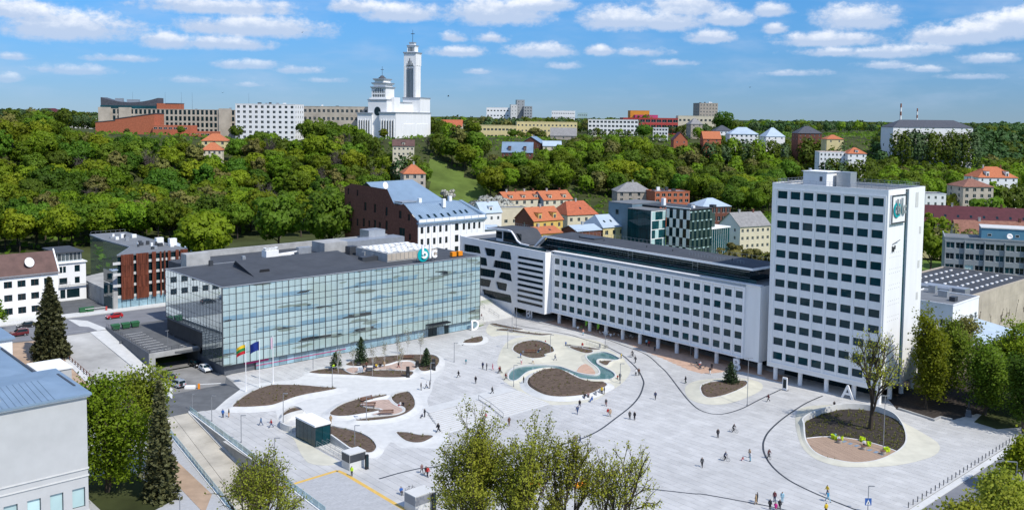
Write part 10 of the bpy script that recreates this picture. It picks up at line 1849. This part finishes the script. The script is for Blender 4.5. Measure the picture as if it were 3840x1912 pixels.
for p,lab in zip(DATA['banners'],('left green feather banner at a column of the long block','right green feather banner at a column of the long block')):
 t=thing('feather_banner',lab,'banner',(*p,0.02),-0.852);g=G();g.tube((0,0,0),(0,0,3.4),0.03,0.02,6);g.make('pole','metal',t);g=G();n=8
 for i in range(n):
  w=lambda k:0.15+0.75*math.sin(k*PI*0.9+0.25);z0,z1=1.0+2.4*i/n,1.0+2.4*(i+1)/n;g.poly([(0.03,0,z0),(0.03+w(i/n),0.05,z0),(0.03+w((i+1)/n),0.05,z1),(0.03,0,z1)])
 g.make('sail','lime_green',t)
p=DATA['spots']['bbanner'];t=thing('feather_banner','dark narrow banner on a column near letter B','banner',(*p,0.02),-0.852);g=G();g.tube((0,0,0),(0,0,3.0),0.03,0.02,6);g.make('pole','metal',t);bx(t,'sail','black',0.03,0.6,-0.01,0.01,0.8,2.9)
# the band's kit
for k,lab,sz,mt in(('whitebox','white equipment box at the band',(1.2,0.8,1.1),'white_paint'),('amp_a','black amplifier at the left of the band',(0.9,0.6,0.9),'black'),('drum','dark drum kit riser in the band',(1.6,1.2,0.6),'metal_dark')):
 p=DATA['spots'][k];t=thing('stage_box',lab,'stage equipment',(*p[:2],0.32),0.2);g=G();g.box(-sz[0]/2,sz[0]/2,-sz[1]/2,sz[1]/2,0.04,sz[2]);g.make('case',M[mt],t);bx(t,'base','black',-sz[0]/2-0.02,sz[0]/2+0.02,-sz[1]/2-0.02,sz[1]/2+0.02,0,0.04);g=G();g.tube((-sz[0]*0.3,-sz[1]/2-0.03,sz[2]*0.6),(sz[0]*0.3,-sz[1]/2-0.03,sz[2]*0.6),0.025,n=5);g.make('handle','metal',t)
for i in range(6):p=DATA['stands'][0];q=DATA['stands'][1];f=i/5;x,y=p[0]+(q[0]-p[0])*f,p[1]+(q[1]-p[1])*f;t=thing('bicycle_stand','steel hoop bicycle stand in the row by the cream path','bicycle stand',(x,y,0.02),0.4,'bicycle stands by the cream path');g=G();g.tube((-0.4,0,0),(-0.4,0,0.8),0.025,n=5);g.tube((0.4,0,0),(0.4,0,0.8),0.025,n=5);g.tube((-0.4,0,0.8),(0.4,0,0.8),0.025,n=5);g.make('hoop','metal',t)
t=thing('statue','dark bronze standing statue on a pedestal in the shady garden','statue',(93.74,184.06,0.06),-0.4);g=G();g.box(-0.6,0.6,-0.6,0.6,0,0.5);g.box(-0.45,0.45,-0.45,0.45,0.5,1.3);g.make('pedestal','concrete_dark',t)
o=link('figure',POSES['coat'][0],t,(0,0,1.3),0,1.15);o.material_slots[0].link='OBJECT';o.material_slots[0].material=M['metal_dark'];c=link('coat',POSES['coat'][1],o,None,0);c.material_slots[0].link='OBJECT';c.material_slots[0].material=M['metal_dark']
# stairs between the glass building and the left wing of the white block
st=tag(link('uphill_stairs',None),kind='structure')
for k in range(20):
 v=4.5+k*0.75;g=G();g.prism([xy(79.5+0.35*k*0,v),xy(97.6,v),xy(97.6,v+0.74),xy(79.5,v+0.74)],-0.6,0.2*(k+1));g.make('step','concrete_pale',st)
g=G();g.prism([xy(77,19.6),xy(112,19.6),xy(112,60),xy(77,60)],3.0,4.05);g.make('landing','concrete_pale',st)
for k,u in enumerate((82.5,88.5)):
 h=thing('stair_handrail',('left','right')[k]+' handrail on the stairs between glass building and white block','handrail',(*P0,0),A_U);bars_rail('rail',h,[(u,5,0.3),(u,9.5,1.5)],1.0,'pole_grey',2.2,(1.0,0.4),0.04);bars_rail('rail',h,[(u,11.5,2.0),(u,18.5,4.0)],1.0,'pole_grey',2.2,(1.0,0.4),0.04)
for i,(x,y,z)in enumerate(DATA['birds']):
 o=thing('bird',('dark bird low over the plateau right of the church','small dark bird above the high block','small dark bird in the upper left sky','tiny dark bird left of the white grid block')[i],'bird',(x,y,z),0.4*i);g=G();g.add([(-0.25,0,0),(0,0.07,0.05),(0.22,0,0.02),(0,-0.07,0.05),(0,0,-0.07)],[(0,1,2,3),(0,4,1),(1,4,2),(2,4,3),(3,4,0)]);g.make('body','black',o)
 for s in(1,-1):g=G();g.poly([(-0.12,0.05*s,0.03),(0.12,0.05*s,0.03),(0.02,0.6*s,0.22)]);g.make('wing','black',o)
for(x,y,z0,h,r,lab)in CHIMNEYS:
 t=thing('factory_chimney',lab,'chimney',(x,y,0));n=6
 for i in range(n):g=G();g.tube((0,0,z0+h*i/n),(0,0,z0+h*(i+1)/n),r*(1-0.3*i/n),r*(1-0.3*(i+1)/n),12);g.make('band','white_paint'if i%2==0 and i else M['tile_brownred']if i else M['concrete_mid'],t)
